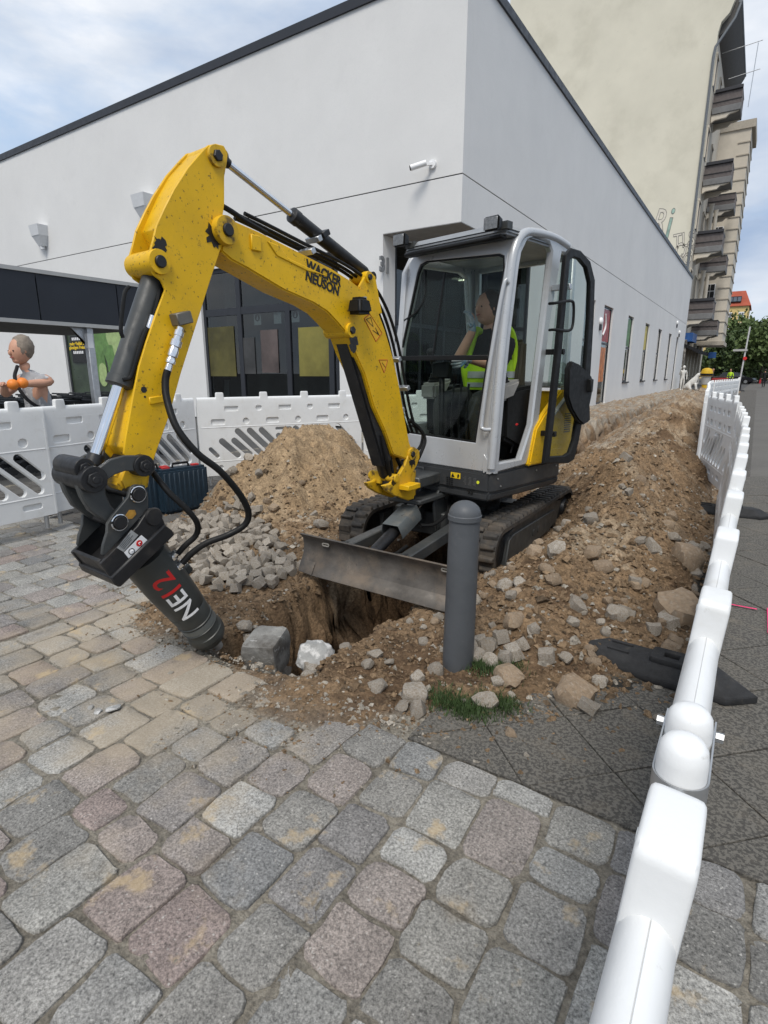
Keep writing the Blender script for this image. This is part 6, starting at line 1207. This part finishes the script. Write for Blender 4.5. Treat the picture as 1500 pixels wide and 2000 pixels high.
for s_, dz, m_, sz in (('', .12, WTX, .14), ('mehr Vielfalt zu', .30, YTX, .17), ('g\u00fcnstigen Preisen', .44, YTX, .17), ('', .62, WTX, .14)):
    if m_ is WTX:   # a line too blurred to read: short strokes only
        for k in range(6): mb = MB(); mb.b2((cx_ - .34 + k * .12, YF + .052, pa.z - H_ * dz - .05), (cx_ - .26 + k * .12, YF + .058, pa.z - H_ * dz + .05)); mb.build('notice_stroke', WTX, SG, smooth=False)
        continue
    text('notice_lettering', s_, sz, (cx_, YF + .055, pa.z - H_ * dz), (1, 0, 0), (0, 0, 1), m_, SG, .002, bold=.004)
# hoppers, cctv, shelter
for (u, v, lb) in ((87, 462, 'left white rainwater hopper box on the store front'), (290, 407, 'right white rainwater hopper box on the store front beside the arm')):
    q = ony(u, v, YF); x_, z_ = q.x, q.z; mb = MB(); mb.hull([(x_ - .27, YF - .34, z_ - .02), (x_ + .27, YF - .34, z_ - .02), (x_ + .27, YF, z_ - .02), (x_ - .27, YF, z_ - .02)], [(x_ - .32, YF - .38, z_ + .34), (x_ + .32, YF - .38, z_ + .34), (x_ + .32, YF, z_ + .34), (x_ - .32, YF, z_ + .34)]); mb.hull([(x_ - .12, YF - .20, z_ - .36), (x_ + .12, YF - .20, z_ - .36), (x_ + .12, YF, z_ - .36), (x_ - .12, YF, z_ - .36)], [(x_ - .26, YF - .33, z_ - .022), (x_ + .26, YF - .33, z_ - .022), (x_ + .26, YF - .001, z_ - .022), (x_ - .26, YF - .001, z_ - .022)])
    mb.cyl((x_, YF - .12, z_ - .46), (x_, YF - .12, z_ - .34), .08, None, 16); mb.build('hopper_box', mat('light_grey_zinc', (.62, .63, .64), .6, .1, .06), label=lb, cat='rain hopper', group='rainwater hoppers on the store front', origin=(x_, YF, z_))
q = ony(838, 328, YF); CC = thing('security_camera', q, 'white bullet security camera on the store front near the corner', 'security camera'); mb = MB(); mb.cyl((q.x + .1, YF, q.z + .05), (q.x + .1, YF - .06, q.z + .05), .09, None, 16); mb.bar((q.x + .1, YF - .05, q.z + .05), (q.x - .05, YF - .28, q.z), .05, .05); mb.build('mount', WHITE, CC)
mb = MB(); mb.cyl((q.x + .04, YF - .20, q.z + .04), (q.x - .26, YF - .36, q.z - .05), .06, None, 18); mb.build('camera_body', WHITE, CC); mb = MB(); mb.cyl((q.x - .24, YF - .35, q.z - .046), (q.x - .28, YF - .37, q.z - .056), .05, None, 18); mb.build('camera_lens', KTX, CC)
XS = -8.1; za, zb_ = onx(125, 541, XS).z, onx(125, 629, XS).z; y1 = onx(330, 572, XS).y; y0 = -2.5
SHL = thing('trolley_shelter', (XS - 1.5, 4, 0), 'trolley shelter with a deep dark metal fascia and galvanised posts', 'shelter')
seams = [onx(77, 600, XS).y, onx(231, 600, XS).y]; cuts = [y0, seams[0] - 3.1] + seams + [y1]
for a, b in zip(cuts, cuts[1:]): mb = MB(); mb.b2((XS - .06, a + .008, zb_), (XS, b - .008, za)); mb.build('fascia_panel', FASC, SHL, smooth=False)
mb = MB(); mb.b2((XS - .07, y0, za), (XS + .02, y1, za + .05)); mb.b2((XS - .05, y0, zb_ - .05), (XS + .01, y1, zb_)); mb.build('edge_trim', GTX, SHL, smooth=False)
mb = MB(); mb.b2((XS - 3.2, y0, zb_ + .02), (XS - .07, y1, zb_ + .08)); mb.build('ceiling', mat('shelter_soffit', (.17, .165, .16), .7), SHL, smooth=False); mb = MB(); mb.b2((XS - 3.2, y0, za - .1), (XS - .07, y1, za - .04)); mb.build('roof', CONC, SHL, smooth=False)
for u in (180,): yy = onx(u, 700, XS - .1).y; mb = MB(); mb.b2((XS - .17, yy - .05, 0), (XS - .07, yy + .05, zb_)); mb.hull([(XS - .15, yy - .04, zb_ - .3), (XS - .13, yy - .04, zb_ - .3), (XS - .13, yy, zb_ - .3), (XS - .15, yy, zb_ - .3)], [(XS - .15, yy - .04, zb_), (XS - .13, yy - .04, zb_), (XS - .13, yy - .3, zb_), (XS - .15, yy - .3, zb_)]); mb.build('post', ZINC, SHL, bev=.006); mb = MB(); mb.b2((XS - .172, yy - .052, 1.75), (XS - .068, yy + .03, 1.95)); mb.build('sticker', WTX, SHL)
for yy in (3.1, -1.5): mb = MB(); mb.b2((XS - 3.1, yy, 0), (XS - 3.0, yy + .1, zb_)); mb.build('post', ANTH, SHL)
def cart_mesh():
    mb = MB(); t = lambda pts, r=.006: mb.tube(pts, r, 4)
    lo = [(-.2, -.38), (.2, -.38), (.22, .36), (-.22, .36)]; hi = [(-.22, -.44), (.22, -.44), (.28, .42), (-.28, .42)]
    for k in range(5):
        f = k / 4; R_ = [(a[0] + (b[0] - a[0]) * f, a[1] + (b[1] - a[1]) * f, .62 + .36 * f) for a, b in zip(lo, hi)]; t(R_ + [R_[0]], .006 if k < 4 else .012)
    for s0, s1 in ((0, 1), (1, 2), (2, 3), (3, 0)):
        for k in range(9):
            f = k / 8; a = (lo[s0][0] + (lo[s1][0] - lo[s0][0]) * f, lo[s0][1] + (lo[s1][1] - lo[s0][1]) * f, .62); b = (hi[s0][0] + (hi[s1][0] - hi[s0][0]) * f, hi[s0][1] + (hi[s1][1] - hi[s0][1]) * f, .98); t([a, b], .004)
    for s_ in (-1, 1): t([(.2 * s_, .36, .62), (.2 * s_, .2, .2), (.22 * s_, -.40, .18)], .012); mb.cyl((.2 * s_ - .02, -.38, .06), (.2 * s_ + .02, -.38, .06), .06, None, 10); mb.cyl((.2 * s_ - .02, .3, .06), (.2 * s_ + .02, .3, .06), .06, None, 10)
    t([(-.27, .46, 1.04), (.27, .46, 1.04)], .018); return mb.mesh('shopping_trolley', mat('dark_wire', (.03, .032, .035), .4, .4))
CM = cart_mesh()
for r_ in range(3):
    for k in range(9):
        o = link(bpy.data.objects.new('shopping_trolley', CM)); o.location = (-8.75 - r_ * .75, 3.3 + k * .30, 0); tag(o, 'dark wire shopping trolley nested in its row under the shelter', 'shopping trolley', 'nested shopping trolleys under the shelter')

# ------------------------------------------------------------------ tool cases, red bag, pick by the heap
NAVY = mat('navy_case_plastic', (.012, .028, .045), .5, 0, .15, 8, spot=[(14, (.10, .10, .09), .6, .8, .4)])
for k, (x_, y_, rz, lb) in enumerate(((-4.98, 3.32, 25, 'left dark blue tool case standing behind the breaker'), (-4.86, 3.60, 20, 'right dark blue tool case standing next to the sand heap'))):
    T = thing('tool_case', (x_, y_, 0), lb, 'tool case', 'dark blue tool cases by the heap'); M = Matrix.Translation((x_, y_, 0)) @ Matrix.Rotation(R(rz + 60), 4, 'Z')
    mb = MB(M); mb.b2((-.26, -.085, .01), (.26, .085, .46)); mb.build('case_body', NAVY, T, bev=.025, seg=2)
    for j in range(9):
        for s_ in (-1, 1): mb = MB(M); mb.b2((-.225 + j * .052, s_ * .085 - .006, .05), (-.200 + j * .052, s_ * .085 + .006, .42)); mb.build('rib', NAVY, T, bev=.004)
    mb = MB(M); mb.tube([(-.09, 0, .455), (-.08, 0, .50), (.08, 0, .50), (.09, 0, .455)], .013, 8); mb.build('handle', BLK, T)
    for s_ in (-1, 1): mb = MB(M); mb.b2((s_ * .16 - .035, -.02, .455), (s_ * .16 + .035, .03, .475)); mb.build('red_latch', mat('red_latch', (.5, .03, .03), .5), T)
p = onz(725, 950, .05); mb = MB(); mb.ball((-3.35, 4.55, .17), .09, 14, 10, (1.5, 1, .75)); bmesh.ops.triangulate(mb.b, faces=mb.b.faces)
for v in mb.b.verts: v.co += Vector((rnd.uniform(-1, 1), rnd.uniform(-1, 1), rnd.uniform(-1, 1))) * .012
mb.build('plastic_bag', mat('red_plastic_bag', (.60, .02, .04), .35, 0, .2, 20, spot=[(22, (.7, .6, .6), .64, .68, .8)]), label='crumpled red plastic bag lying behind the left track', cat='bag', origin=(-3.35, 4.55, .17))
mb = MB(); mb.tube([(-3.95, 4.85, .42), (-3.3, 4.95, .33)], .017, 8); mb.build('wooden_handle', mat('worn_wood', (.22, .14, .09), .8, 0, .3, 20), label='wooden tool handle sticking out of the side of the sand heap', cat='tool', origin=(-3.6, 4.9, .38))

# ------------------------------------------------------------------ tall old apartment house behind
AP = thing('apartment_house', (-12, 66, 0), 'tall old apartment house with a blank beige firewall and stacked street balconies', 'building')
YA, XA = 58.1, -6.25
mb = MB(); mb.prism([(-23.9, 0), (XA, 0), (XA, 27.6), (-6.1, 28.3), (-5.6, 28.8), (-5.2, 30), (-8.5, 40), (-23.9, 46)], lambda a, b, t: (a, t, b), YA, YA + .5); mb.build('firewall', BEIG, AP)
mb = MB(); mb.b2((-23.9, YA + .5, 0), (XA, 84, 27.6)); mb.build('facade', CREAM, AP)
mb = MB(); mb.prism([(XA, 27.6), (-5.9, 27.75), (-5.3, 28.6), (-4.9, 29.3), (-5.0, 29.6), (-9, 38), (XA - 3, 38)], lambda a, b, t: (a, t, b), YA + .52, 72); mb.build('eaves', mat('dark_eaves', (.10, .095, .09), .8), AP)
mb = MB(); mb.cyl((-4.95, YA + .3, 29.5), (-4.95, 72, 29.5), .14, None, 10); mb.tube([(-4.95, YA + .4, 29.4), (-5.2, YA + .2, 28.4), (-6.3, YA - .12, 26.6), (-6.35, YA - .12, 26.0), (-6.35, YA - .12, .5)], .10, 8); mb.build('downpipe', mat('grey_zinc_pipe', (.14, .15, .16), .5, .3), AP)
SLT = mat('balcony_slats', (.15, .13, .125), .7, 0, .15, 3); SLB = mat('balcony_concrete', (.17, .17, .17), .85, 0, .15, 2); 
def balcony(x0, x1, y0_, y1_, z, h=1.5, box=True):
    b = thing('balcony', (0, 0, 0), None, None); b.parent = AP
    mb = MB(); mb.b2((x0, y0_, z), (x1, y1_, z + .5)); mb.build('slab', SLB, b, bev=.03)
    mb = MB(); n = 22
    for k in range(n): xk = x0 + .05 + (x1 - x0 - .1) * k / (n - 1); mb.b2((xk - .028, y0_ + .02, z + .5), (xk + .028, y0_ + .07, z + h))
    for k in range(n): yk = y0_ + .1 + (y1_ - y0_ - .2) * k / (n - 1); mb.b2((x1 - .07, yk - .03, z + .5), (x1 - .02, yk + .03, z + h))
    mb.b2((x0, y0_ + .08, z + .5), (x1 - .08, y0_ + .11, z + h)); mb.build('railing_slats', SLT, b, kind='stuff', smooth=False)
    mb = MB(); mb.b2((x0, y0_, z + h), (x1, y0_ + .1, z + h + .08)); mb.b2((x1 - .1, y0_ + .1, z + h), (x1, y1_, z + h + .08)); mb.b2((x0, y0_ - .01, z + .82), (x1, y0_ + .075, z + .88)); mb.build('handrail', STEELK, b)
    if box: mb = MB(); mb.b2((x0 + .1, y0_ - .12, z + h + .02), (x1, y0_ + .2, z + h + .28)); mb.build('flower_box', mat('anthracite_planter', (.03, .03, .035), .6), b, bev=.03)
    pr = [(x0, z), (x1 - .1, z), (x1 - .45, z - .12), (x1 - .75, z - .14), (x1 - 1.0, z - .38), (x0 + .3, z - .42), (x0, z - .6)]
    mb = MB(); mb.prism(pr, lambda a, c, t: (a, t, c), y0_ + .1, y0_ + .35); mb.build('console_bracket', CREAM, b, bev=.02); mb = MB(); mb.prism(pr, lambda a, c, t: (a, t, c), y1_ - .35, y1_ - .1); mb.build('console_bracket', CREAM, b, bev=.02)
for z in (22.5, 17.1, 11.7, 6.1): balcony(-6.2, -4.1, 60, 62.6, z)
for z in (16.3, 10.9, 5.0): balcony(-6.2, -3.95, 66, 69, z, 1.35, False)
mb = MB(); mb.b2((XA, 70, 4.6), (-3.6, 76, 24.2)); mb.build('bay', CREAM, AP, smooth=False)
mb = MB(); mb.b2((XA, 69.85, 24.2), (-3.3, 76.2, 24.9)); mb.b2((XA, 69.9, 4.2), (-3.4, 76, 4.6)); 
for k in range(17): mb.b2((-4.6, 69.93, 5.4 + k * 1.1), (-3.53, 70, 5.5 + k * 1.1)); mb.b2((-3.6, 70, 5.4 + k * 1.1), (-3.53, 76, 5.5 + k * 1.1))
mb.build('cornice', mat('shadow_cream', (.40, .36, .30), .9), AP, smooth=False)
for z in (8.2, 13.6, 19.0):
    for (x_, y_) in ((-5.75, 69.97),):
        w = thing('window', (0, 0, 0), None, None); w.parent = AP; mb = MB(); mb.b2((x_, y_ - .04, z), (x_ + .9, y_, z + 2.1)); mb.build('frame', WHITE, w)
        for i in range(2):
            for j in range(3): mb = MB(); mb.b2((x_ + .06 + i * .41, y_ - .07, z + .06 + j * .69), (x_ + .42 + i * .41, y_ - .045, z + .67 + j * .69)); mb.build('pane', KTX, w, smooth=False)
for z in (8.0, 13.5, 19.0, 24.2):
    for y_ in (58.9, 63.6): 
        mb = MB(); mb.b2((XA, y_, z), (XA + .04, y_ + 1.1, z + 2.2)); mb.build('window', KTX, AP, smooth=False); mb = MB(); mb.b2((XA, y_ - .15, z + 2.2), (XA + .14, y_ + 1.25, z + 2.35)); mb.b2((XA, y_ - .14, z), (XA + .1, y_, z + 2.2)); mb.b2((XA, y_ + 1.1, z), (XA + .1, y_ + 1.24, z + 2.2)); mb.build('window_surround', CREAM, AP)
for (x_, y_, z) in ((-5.5, 62.8, 6.6), (-5.3, 65.2, 6.6), (-5.5, 62.8, 12.2), (-5.3, 65.2, 12.2)): mb = MB(); mb.lathe((x_, y_, z), (x_, y_, z + 4.0), [(0, .24), (.05, .18), (.95, .16), (1, .24)], 14); mb.build('column', CREAM, AP)
for k, y_ in enumerate((58.7, 61.5, 64.5, 68, 71.5, 75)): mb = MB(); mb.b2((XA, y_, 0), (XA + .5, y_ + .7, 4.3)); mb.build('pilaster', mat('stone_pilaster', (.30, .27, .22), .9, 0, .15, 2) if k else mat('graffiti_pilaster', (.12, .11, .10), .8, 0, .5, 3, spot=[(3, (.35, .33, .3), .5, .6, .7)]), AP, bev=.03)
mb = MB(); mb.hull([(XA, 58.6, 3.9), (XA + 1.5, 58.6, 3.1), (XA + 1.5, 72, 3.1), (XA, 72, 3.9)], [(XA, 58.6, 4.1), (XA + 1.6, 58.6, 3.4), (XA + 1.6, 72, 3.4), (XA, 72, 4.1)]); mb.build('awning', BCLO, AP, smooth=False)
mb = MB(); mb.b2((XA + .1, 59, 4.15), (XA + .9, 63, 4.9)); mb.build('shop_sign', mat('blue_sign', (.02, .08, .25), .5, 0, .3, 2), AP); mb = MB(); mb.b2((XA + 1.6, 70, 2.9), (XA + 2.3, 70.1, 3.5)); mb.build('shop_sign', MATS['blue_sign'], AP)
# clothes frame on the top balcony
mb = MB(); mb.tube([(-6.0, 60.3, 27.0), (-3.2, 60.3, 27.2)], .03, 5); mb.tube([(-5.3, 60.3, 25.0), (-3.1, 60.3, 25.2)], .03, 5); mb.tube([(-3.5, 60.3, 27.1), (-3.6, 60.3, 22.6)], .03, 5); mb.build('drying_frame', ZINC, AP)
# graffiti: outlined letters on the firewall above the store roof
GRK = mat('graffiti_line', (.16, .15, .14), .8); GRW = mat('graffiti_fill', (.60, .56, .48), .9); GRT = mat('graffiti_teal', (.30, .42, .36), .9, 0, .4, 1)
for s_, u, v, sz, rot in (('R', 1289, 436, 2.9, -12), ('i', 1308, 440, 3.9, -8), ('TLS', 1336, 470, 1.7, 6), ('OS', 1336, 490, 1.8, 6), ('IO', 1340, 507, 1.3, 4)):
    q = ony(u, v, YA); cu = Vector((cos(R(rot)), 0, sin(R(rot)))); up = Vector((-sin(R(rot)), 0, cos(R(rot))))
    text('graffiti_outline', s_, sz, (q.x, YA - .012, q.z), cu, up, GRK, AP, .001, bold=.045, sx=.62); text('graffiti_fill', s_, sz, (q.x, YA - .020, q.z), cu, up, GRT if s_ == 'i' else GRW, AP, .001, bold=-.012, sx=.62)
# yellow house with a red roof at the end of the street
YH = thing('yellow_house', (-10, 175, 0), 'pale yellow house with a red tiled roof at the end of the street', 'building')
mb = MB(); mb.b2((-20, 170, 0), (-4.0, 184, 17.4)); mb.build('wall', mat('yellow_render', (.62, .47, .20), .9, 0, .06, .2), YH, smooth=False)
mb = MB(); mb.hull([(-20.4, 169.6, 17.4), (-3.6, 169.6, 17.4), (-3.6, 184.4, 17.4), (-20.4, 184.4, 17.4)], [(-20, 172.5, 21.2), (-5.2, 172.5, 21.2), (-5.2, 182, 21.2), (-20, 182, 21.2)]); mb.build('roof', mat('red_tiles', (.34, .075, .04), .8, 0, .12, .8), YH, smooth=False); mb = MB(); mb.b2((-9.5, 174, 20), (-8.6, 175, 22.2)); mb.build('chimney', mat('brick_red', (.22, .07, .05), .9), YH)
mb = MB(); mb.b2((-8.6, 169.8, 18.4), (-5.8, 172.6, 19.7)); mb.build('dormer', ANTH, YH, smooth=False)
for k in range(3): mb = MB(); mb.b2((-8.4 + k * .9, 169.74, 18.55), (-7.7 + k * .9, 169.79, 19.5)); mb.build('pane', mat('sky_pane', (.15, .18, .22), .1), YH, smooth=False)
for z in (14.0, 10.2, 6.4):
    for x_ in (-8.6, -6.0): mb = MB(); mb.b2((x_, 169.93, z), (x_ + 1.2, 169.99, z + 2.0)); f = mb.build('window', WHITE, YH, smooth=False); mb = MB(); mb.b2((x_ + .15, 169.88, z + .15), (x_ + .54, 169.92, z + 1.8)); mb.b2((x_ + .66, 169.88, z + .15), (x_ + 1.05, 169.92, z + 1.8)); mb.build('pane', mat('dull_pane', (.14, .16, .17), .2), f, smooth=False) if False else mb.build('window_glass', mat('dull_pane', (.14, .16, .17), .2), YH, smooth=False)
mb = MB(); mb.b2((-20, 169.8, 13.2), (-3.9, 169.98, 13.5)); mb.build('string_course', CREAM, YH)
# ------------------------------------------------------------------ trees
LEAF = [mat('leaves_dark', (.065, .10, .034), .7, 0, .35, 1.2), mat('leaves_mid', (.085, .125, .038), .7, 0, .35, 1.2)]; BARK = mat('bark', (.08, .065, .05), .9, 0, .3, 4)
def tree(x, y, h, r, label, seed, trunk=.25, m=0, n=2600, base=.3, leaf=.16):
    rr = np.random.RandomState(seed); T = thing('tree', (x, y, 0), label, 'tree', 'trees at the end of the street'); mb = MB(); mb.tube([(x, y, 0), (x + .1, y, h * base), (x, y + .1, h * .75)], lambda t: trunk * (1 - .8 * t), 8, 4)
    cl = []
    for k in range(9):
        a = rr.uniform(0, 6.3); e = rr.uniform(.1, 1); p = Vector((x + cos(a) * r * .75 * rr.uniform(.4, 1), y + sin(a) * r * .75 * rr.uniform(.4, 1), h * (base + .12 + (1 - base - .2) * rr.rand()))); cl.append((p, r * rr.uniform(.32, .55))); mb.tube([(x, y, h * (base + .05 + .3 * rr.rand())), p], lambda t: trunk * .35 * (1 - .7 * t), 5)
    cl.append((Vector((x, y, h * .82)), r * .55)); cl.append((Vector((x, y, h * .6)), r * .7)); mb.build('trunk', BARK, T)
    V = []; F_ = []
    for k in range(n):
        p, q = cl[rr.randint(len(cl))]; d = rr.normal(size=3); d /= np.linalg.norm(d); c = np.array(p) + d * q * rr.uniform(.55, 1.08); u = rr.normal(size=3); u /= np.linalg.norm(u); w = np.cross(u, rr.normal(size=3)); w /= np.linalg.norm(w); s_ = leaf * rr.uniform(.6, 1.5); i = len(V); V += [c - u * s_, c + w * s_ * .6, c + u * s_, c - w * s_ * .6]; F_.append((i, i + 1, i + 2, i + 3))
    me = bpy.data.meshes.new('crown'); me.from_pydata([Vector(v) - Vector((x, y, 0)) for v in V], [], F_); me.materials.append(LEAF[m]); o = link(bpy.data.objects.new('crown', me)); o.parent = T
def at(u, v, y): return ony(u, v, y)
for k, (u, y, vt, r, m, lb) in enumerate(((1442, 105, 622, 5.2, 1, 'bushy broad-leaved tree in front of the yellow house'), (1418, 112, 668, 3.6, 0, 'dark low tree beside the apartment house'), (1478, 100, 648, 4.6, 0, 'dark green tree right of the bushy one'), (1500, 92, 636, 4.5, 1, 'tree cut by the right edge of the picture'), (1462, 135, 672, 5, 0, 'small dark tree far behind the street lamp'), (1408, 125, 690, 3.5, 0, 'darkest tree half hidden by the apartment house'), (1530, 110, 640, 7, 0, 'wide tree beyond the right edge'), (1490, 150, 672, 7, 0, 'farthest dark tree at the end of the street'))):
    p = at(u, vt, y); tree(p.x, y, max(p.z, 4), r, lb, 100 + k, m=m, n=3600, base=.12 if k != 0 else .25, leaf=.30)
mb = MB(); V = []; F_ = []; rr = np.random.RandomState(3)
for k in range(14000):
    x_ = rr.uniform(-14, 60); z_ = rr.uniform(0, 1) ** .8 * (7 + 3 * vnoise(np.array([x_ * .25]), np.array([0.]), 4)[0]); y_ = 190 + rr.uniform(-4, 4); s_ = rr.uniform(.3, .7); c = np.array((x_, y_, z_)); u = rr.normal(size=3); u /= np.linalg.norm(u); w = np.cross(u, rr.normal(size=3)); w /= np.linalg.norm(w); i = len(V); V += [c - u * s_, c + w * s_ * .7, c + u * s_, c - w * s_ * .7]; F_.append((i, i + 1, i + 2, i + 3))
me = bpy.data.meshes.new('far_trees'); me.from_pydata(V, [], F_); me.materials.append(LEAF[0]); tag(link(bpy.data.objects.new('far_trees', me)), 'dark band of far trees closing off the street', 'trees', kind='stuff')
# ------------------------------------------------------------------ street furniture and cars
p = onz(1441, 764, 0); q = ony(1465, 638, p.y); SP = thing('street_sign', (p.x, p.y, 0), 'leaning white sign post with a street name plate beyond the barriers', 'sign')
mb = MB(); mb.tube([(p.x, p.y, 0), (q.x, p.y, q.z)], .055, 8); mb.build('post', mat('pale_post', (.5, .5, .5), .6), SP); a = ony(1446, 684, p.y); mb = MB(); mb.box((a.x, p.y - .1, a.z), (.95, .03, .15)); mb.build('name_plate', GTX, SP, smooth=False); a = ony(1455, 700, p.y); mb = MB(); mb.cyl((a.x, p.y - .12, a.z), (a.x, p.y - .09, a.z), .13, None, 16); mb.build('red_disc', RED, SP)
mb = MB(); mb.lathe((p.x, p.y, 0), (p.x, p.y, .10), [(0, .5), (1, .4)], 12); mb.build('rubber_base', RUBF, SP)
def car(x, y, rz, m, label, L=4.3):
    T = thing('parked_car', (x, y, 0), label, 'car', 'cars at the end of the street', 0); M = Matrix.Translation((x, y, 0)) @ Matrix.Rotation(rz, 4, 'Z'); mb = MB(M); h = L / 2
    lo = [(-h, .35), (-h + .05, .75), (-h + .25, .92), (h - 1.1, .92), (h - .1, .72), (h, .5), (h - .05, .25), (-h + .1, .22)]; f = lambda a, b, t: (a, t, b)
    mb.prism(lo, f, -.85, .85); mb.build('body', m, T, bev=.08, seg=2)
    mb = MB(M); mb.hull([(-h + .3, -.80, .9), (h - 1.15, -.80, .9), (h - 1.15, .80, .9), (-h + .3, .80, .9)], [(-h + .75, -.62, 1.42), (h - 1.95, -.62, 1.42), (h - 1.95, .62, 1.42), (-h + .75, .62, 1.42)]); mb.build('windows', mat('car_glass', (.03, .035, .04), .08), T, bev=.03)
    mb = MB(M); mb.b2((-h + .8, -.6, 1.41), (h - 2.0, .6, 1.46)); mb.build('roof', m, T, bev=.02)
    for a in (-h + .8, h - .85):
        for s_ in (-1, 1): mb = MB(M); mb.cyl((a, s_ * .72, .32), (a, s_ * .90, .32), .32, None, 20); w = mb.build('wheel', BLK, T); mb = MB(M); mb.cyl((a, s_ * .895, .32), (a, s_ * .915, .32), .2, None, 14); mb.build('hubcap', ZINC, T)
p = onz(1436, 750, 0); car(p.x, p.y, R(-12), mat('car_black', (.015, .015, .02), .25, .2, .05, coat=.5), 'dark car parked across the end of the street'); p = onz(1500, 745, 0); car(p.x + 1, p.y + 6, R(-10), mat('car_white', (.6, .6, .6), .3, 0, .03), 'white car cut by the right edge of the picture')
# terrace of the pub: statues, table, planters
WST = mat('white_statue_paint', (.62, .61, .58), .7, 0, .1, 5)
p = onz(1325, 767, 0); standing(Vector((-4.9, 50.5, 0)), R(200), 'white statue of a standing man in front of the dark pilaster', WST, WST, 1.9, 'statue', 'statue', None, WST, WST, (.2, .7))
SD = thing('lion_statue', (-4.2, 51.2, 0), 'white statue of a sitting lion between the man statue and the yellow bin', 'statue'); x_, y_ = -4.2, 51.2
figure('body', SD, dict(rump=(x_ - .5, y_, .35, .26), back=(x_ - .2, y_, .65, .24), chest=(x_ + .1, y_, .85, .22), neck=(x_ + .22, y_, 1.15, .16), head=(x_ + .30, y_, 1.30, .17), nose=(x_ + .42, y_, 1.26, .10), k1=(x_ + .2, y_ - .16, .45, .08), p1=(x_ + .28, y_ - .16, .06, .08), k2=(x_ + .2, y_ + .16, .45, .08), p2=(x_ + .28, y_ + .16, .06, .08), k3=(x_ - .25, y_ - .24, .3, .13), p3=(x_ - .05, y_ - .26, .06, .08), k4=(x_ - .25, y_ + .24, .3, .13), p4=(x_ - .05, y_ + .26, .06, .08), t1=(x_ - .8, y_, .1, .05)),
    [('rump', 'back', 0), ('back', 'chest', 0), ('chest', 'neck', 0), ('neck', 'head', 0), ('head', 'nose', 0), ('chest', 'k1', 0), ('k1', 'p1', 0), ('chest', 'k2', 0), ('k2', 'p2', 0), ('rump', 'k3', 0), ('k3', 'p3', 0), ('rump', 'k4', 0), ('k4', 'p4', 0), ('rump', 't1', 0)], [WST], hairm=None)
YB = thing('yellow_bin', (-3.2, 49, 0), 'yellow street bin with a black band at the far end of the spoil ridge', 'bin'); mb = MB(); mb.lathe((-3.2, 49, .0), (-3.2, 49, .55), [(0, .22), (1, .24)], 16); mb.build('base', mat('bin_yellow', (.60, .38, .02), .5), YB); mb = MB(); mb.lathe((-3.2, 49, 1.15), (-3.2, 49, 1.75), [(0, .40), (.4, .42), (.85, .33), (1, .1)], 16); mb.build('shell', mat('bin_yellow', (.60, .38, .02), .5), YB); mb = MB(); mb.lathe((-3.2, 49, .55), (-3.2, 49, 1.15), [(0, .27), (1, .33)], 16); mb.build('band', GTX, YB); mb = MB(); mb.lathe((-3.2, 49, 1.18), (-3.2, 49, 1.34), [(0, .425), (1, .43)], 16); mb.build('black_ring', BLK, YB)
mb = MB(); mb.b2((-3.0, 52, 0), (-1.9, 53.2, 1.0)); mb.build('planter', mat('dark_red_box', (.25, .02, .02), .6), label='dark red box planter at the pub terrace', cat='planter', origin=(-2.5, 52.5, 0), bev=.03)
TB = thing('terrace_table', (-3.0, 55, 0), 'long dark terrace table in front of the pub', 'table'); mb = MB(); mb.b2((-5.4, 54.6, 1.05), (-.9, 55.4, 1.13)); mb.build('table_top', GCLO, TB)
for x_ in (-5.2, -3.2, -1.1): mb = MB(); mb.b2((x_, 54.9, 0), (x_ + .1, 55.0, 1.05)); mb.build('leg', STEELK, TB)
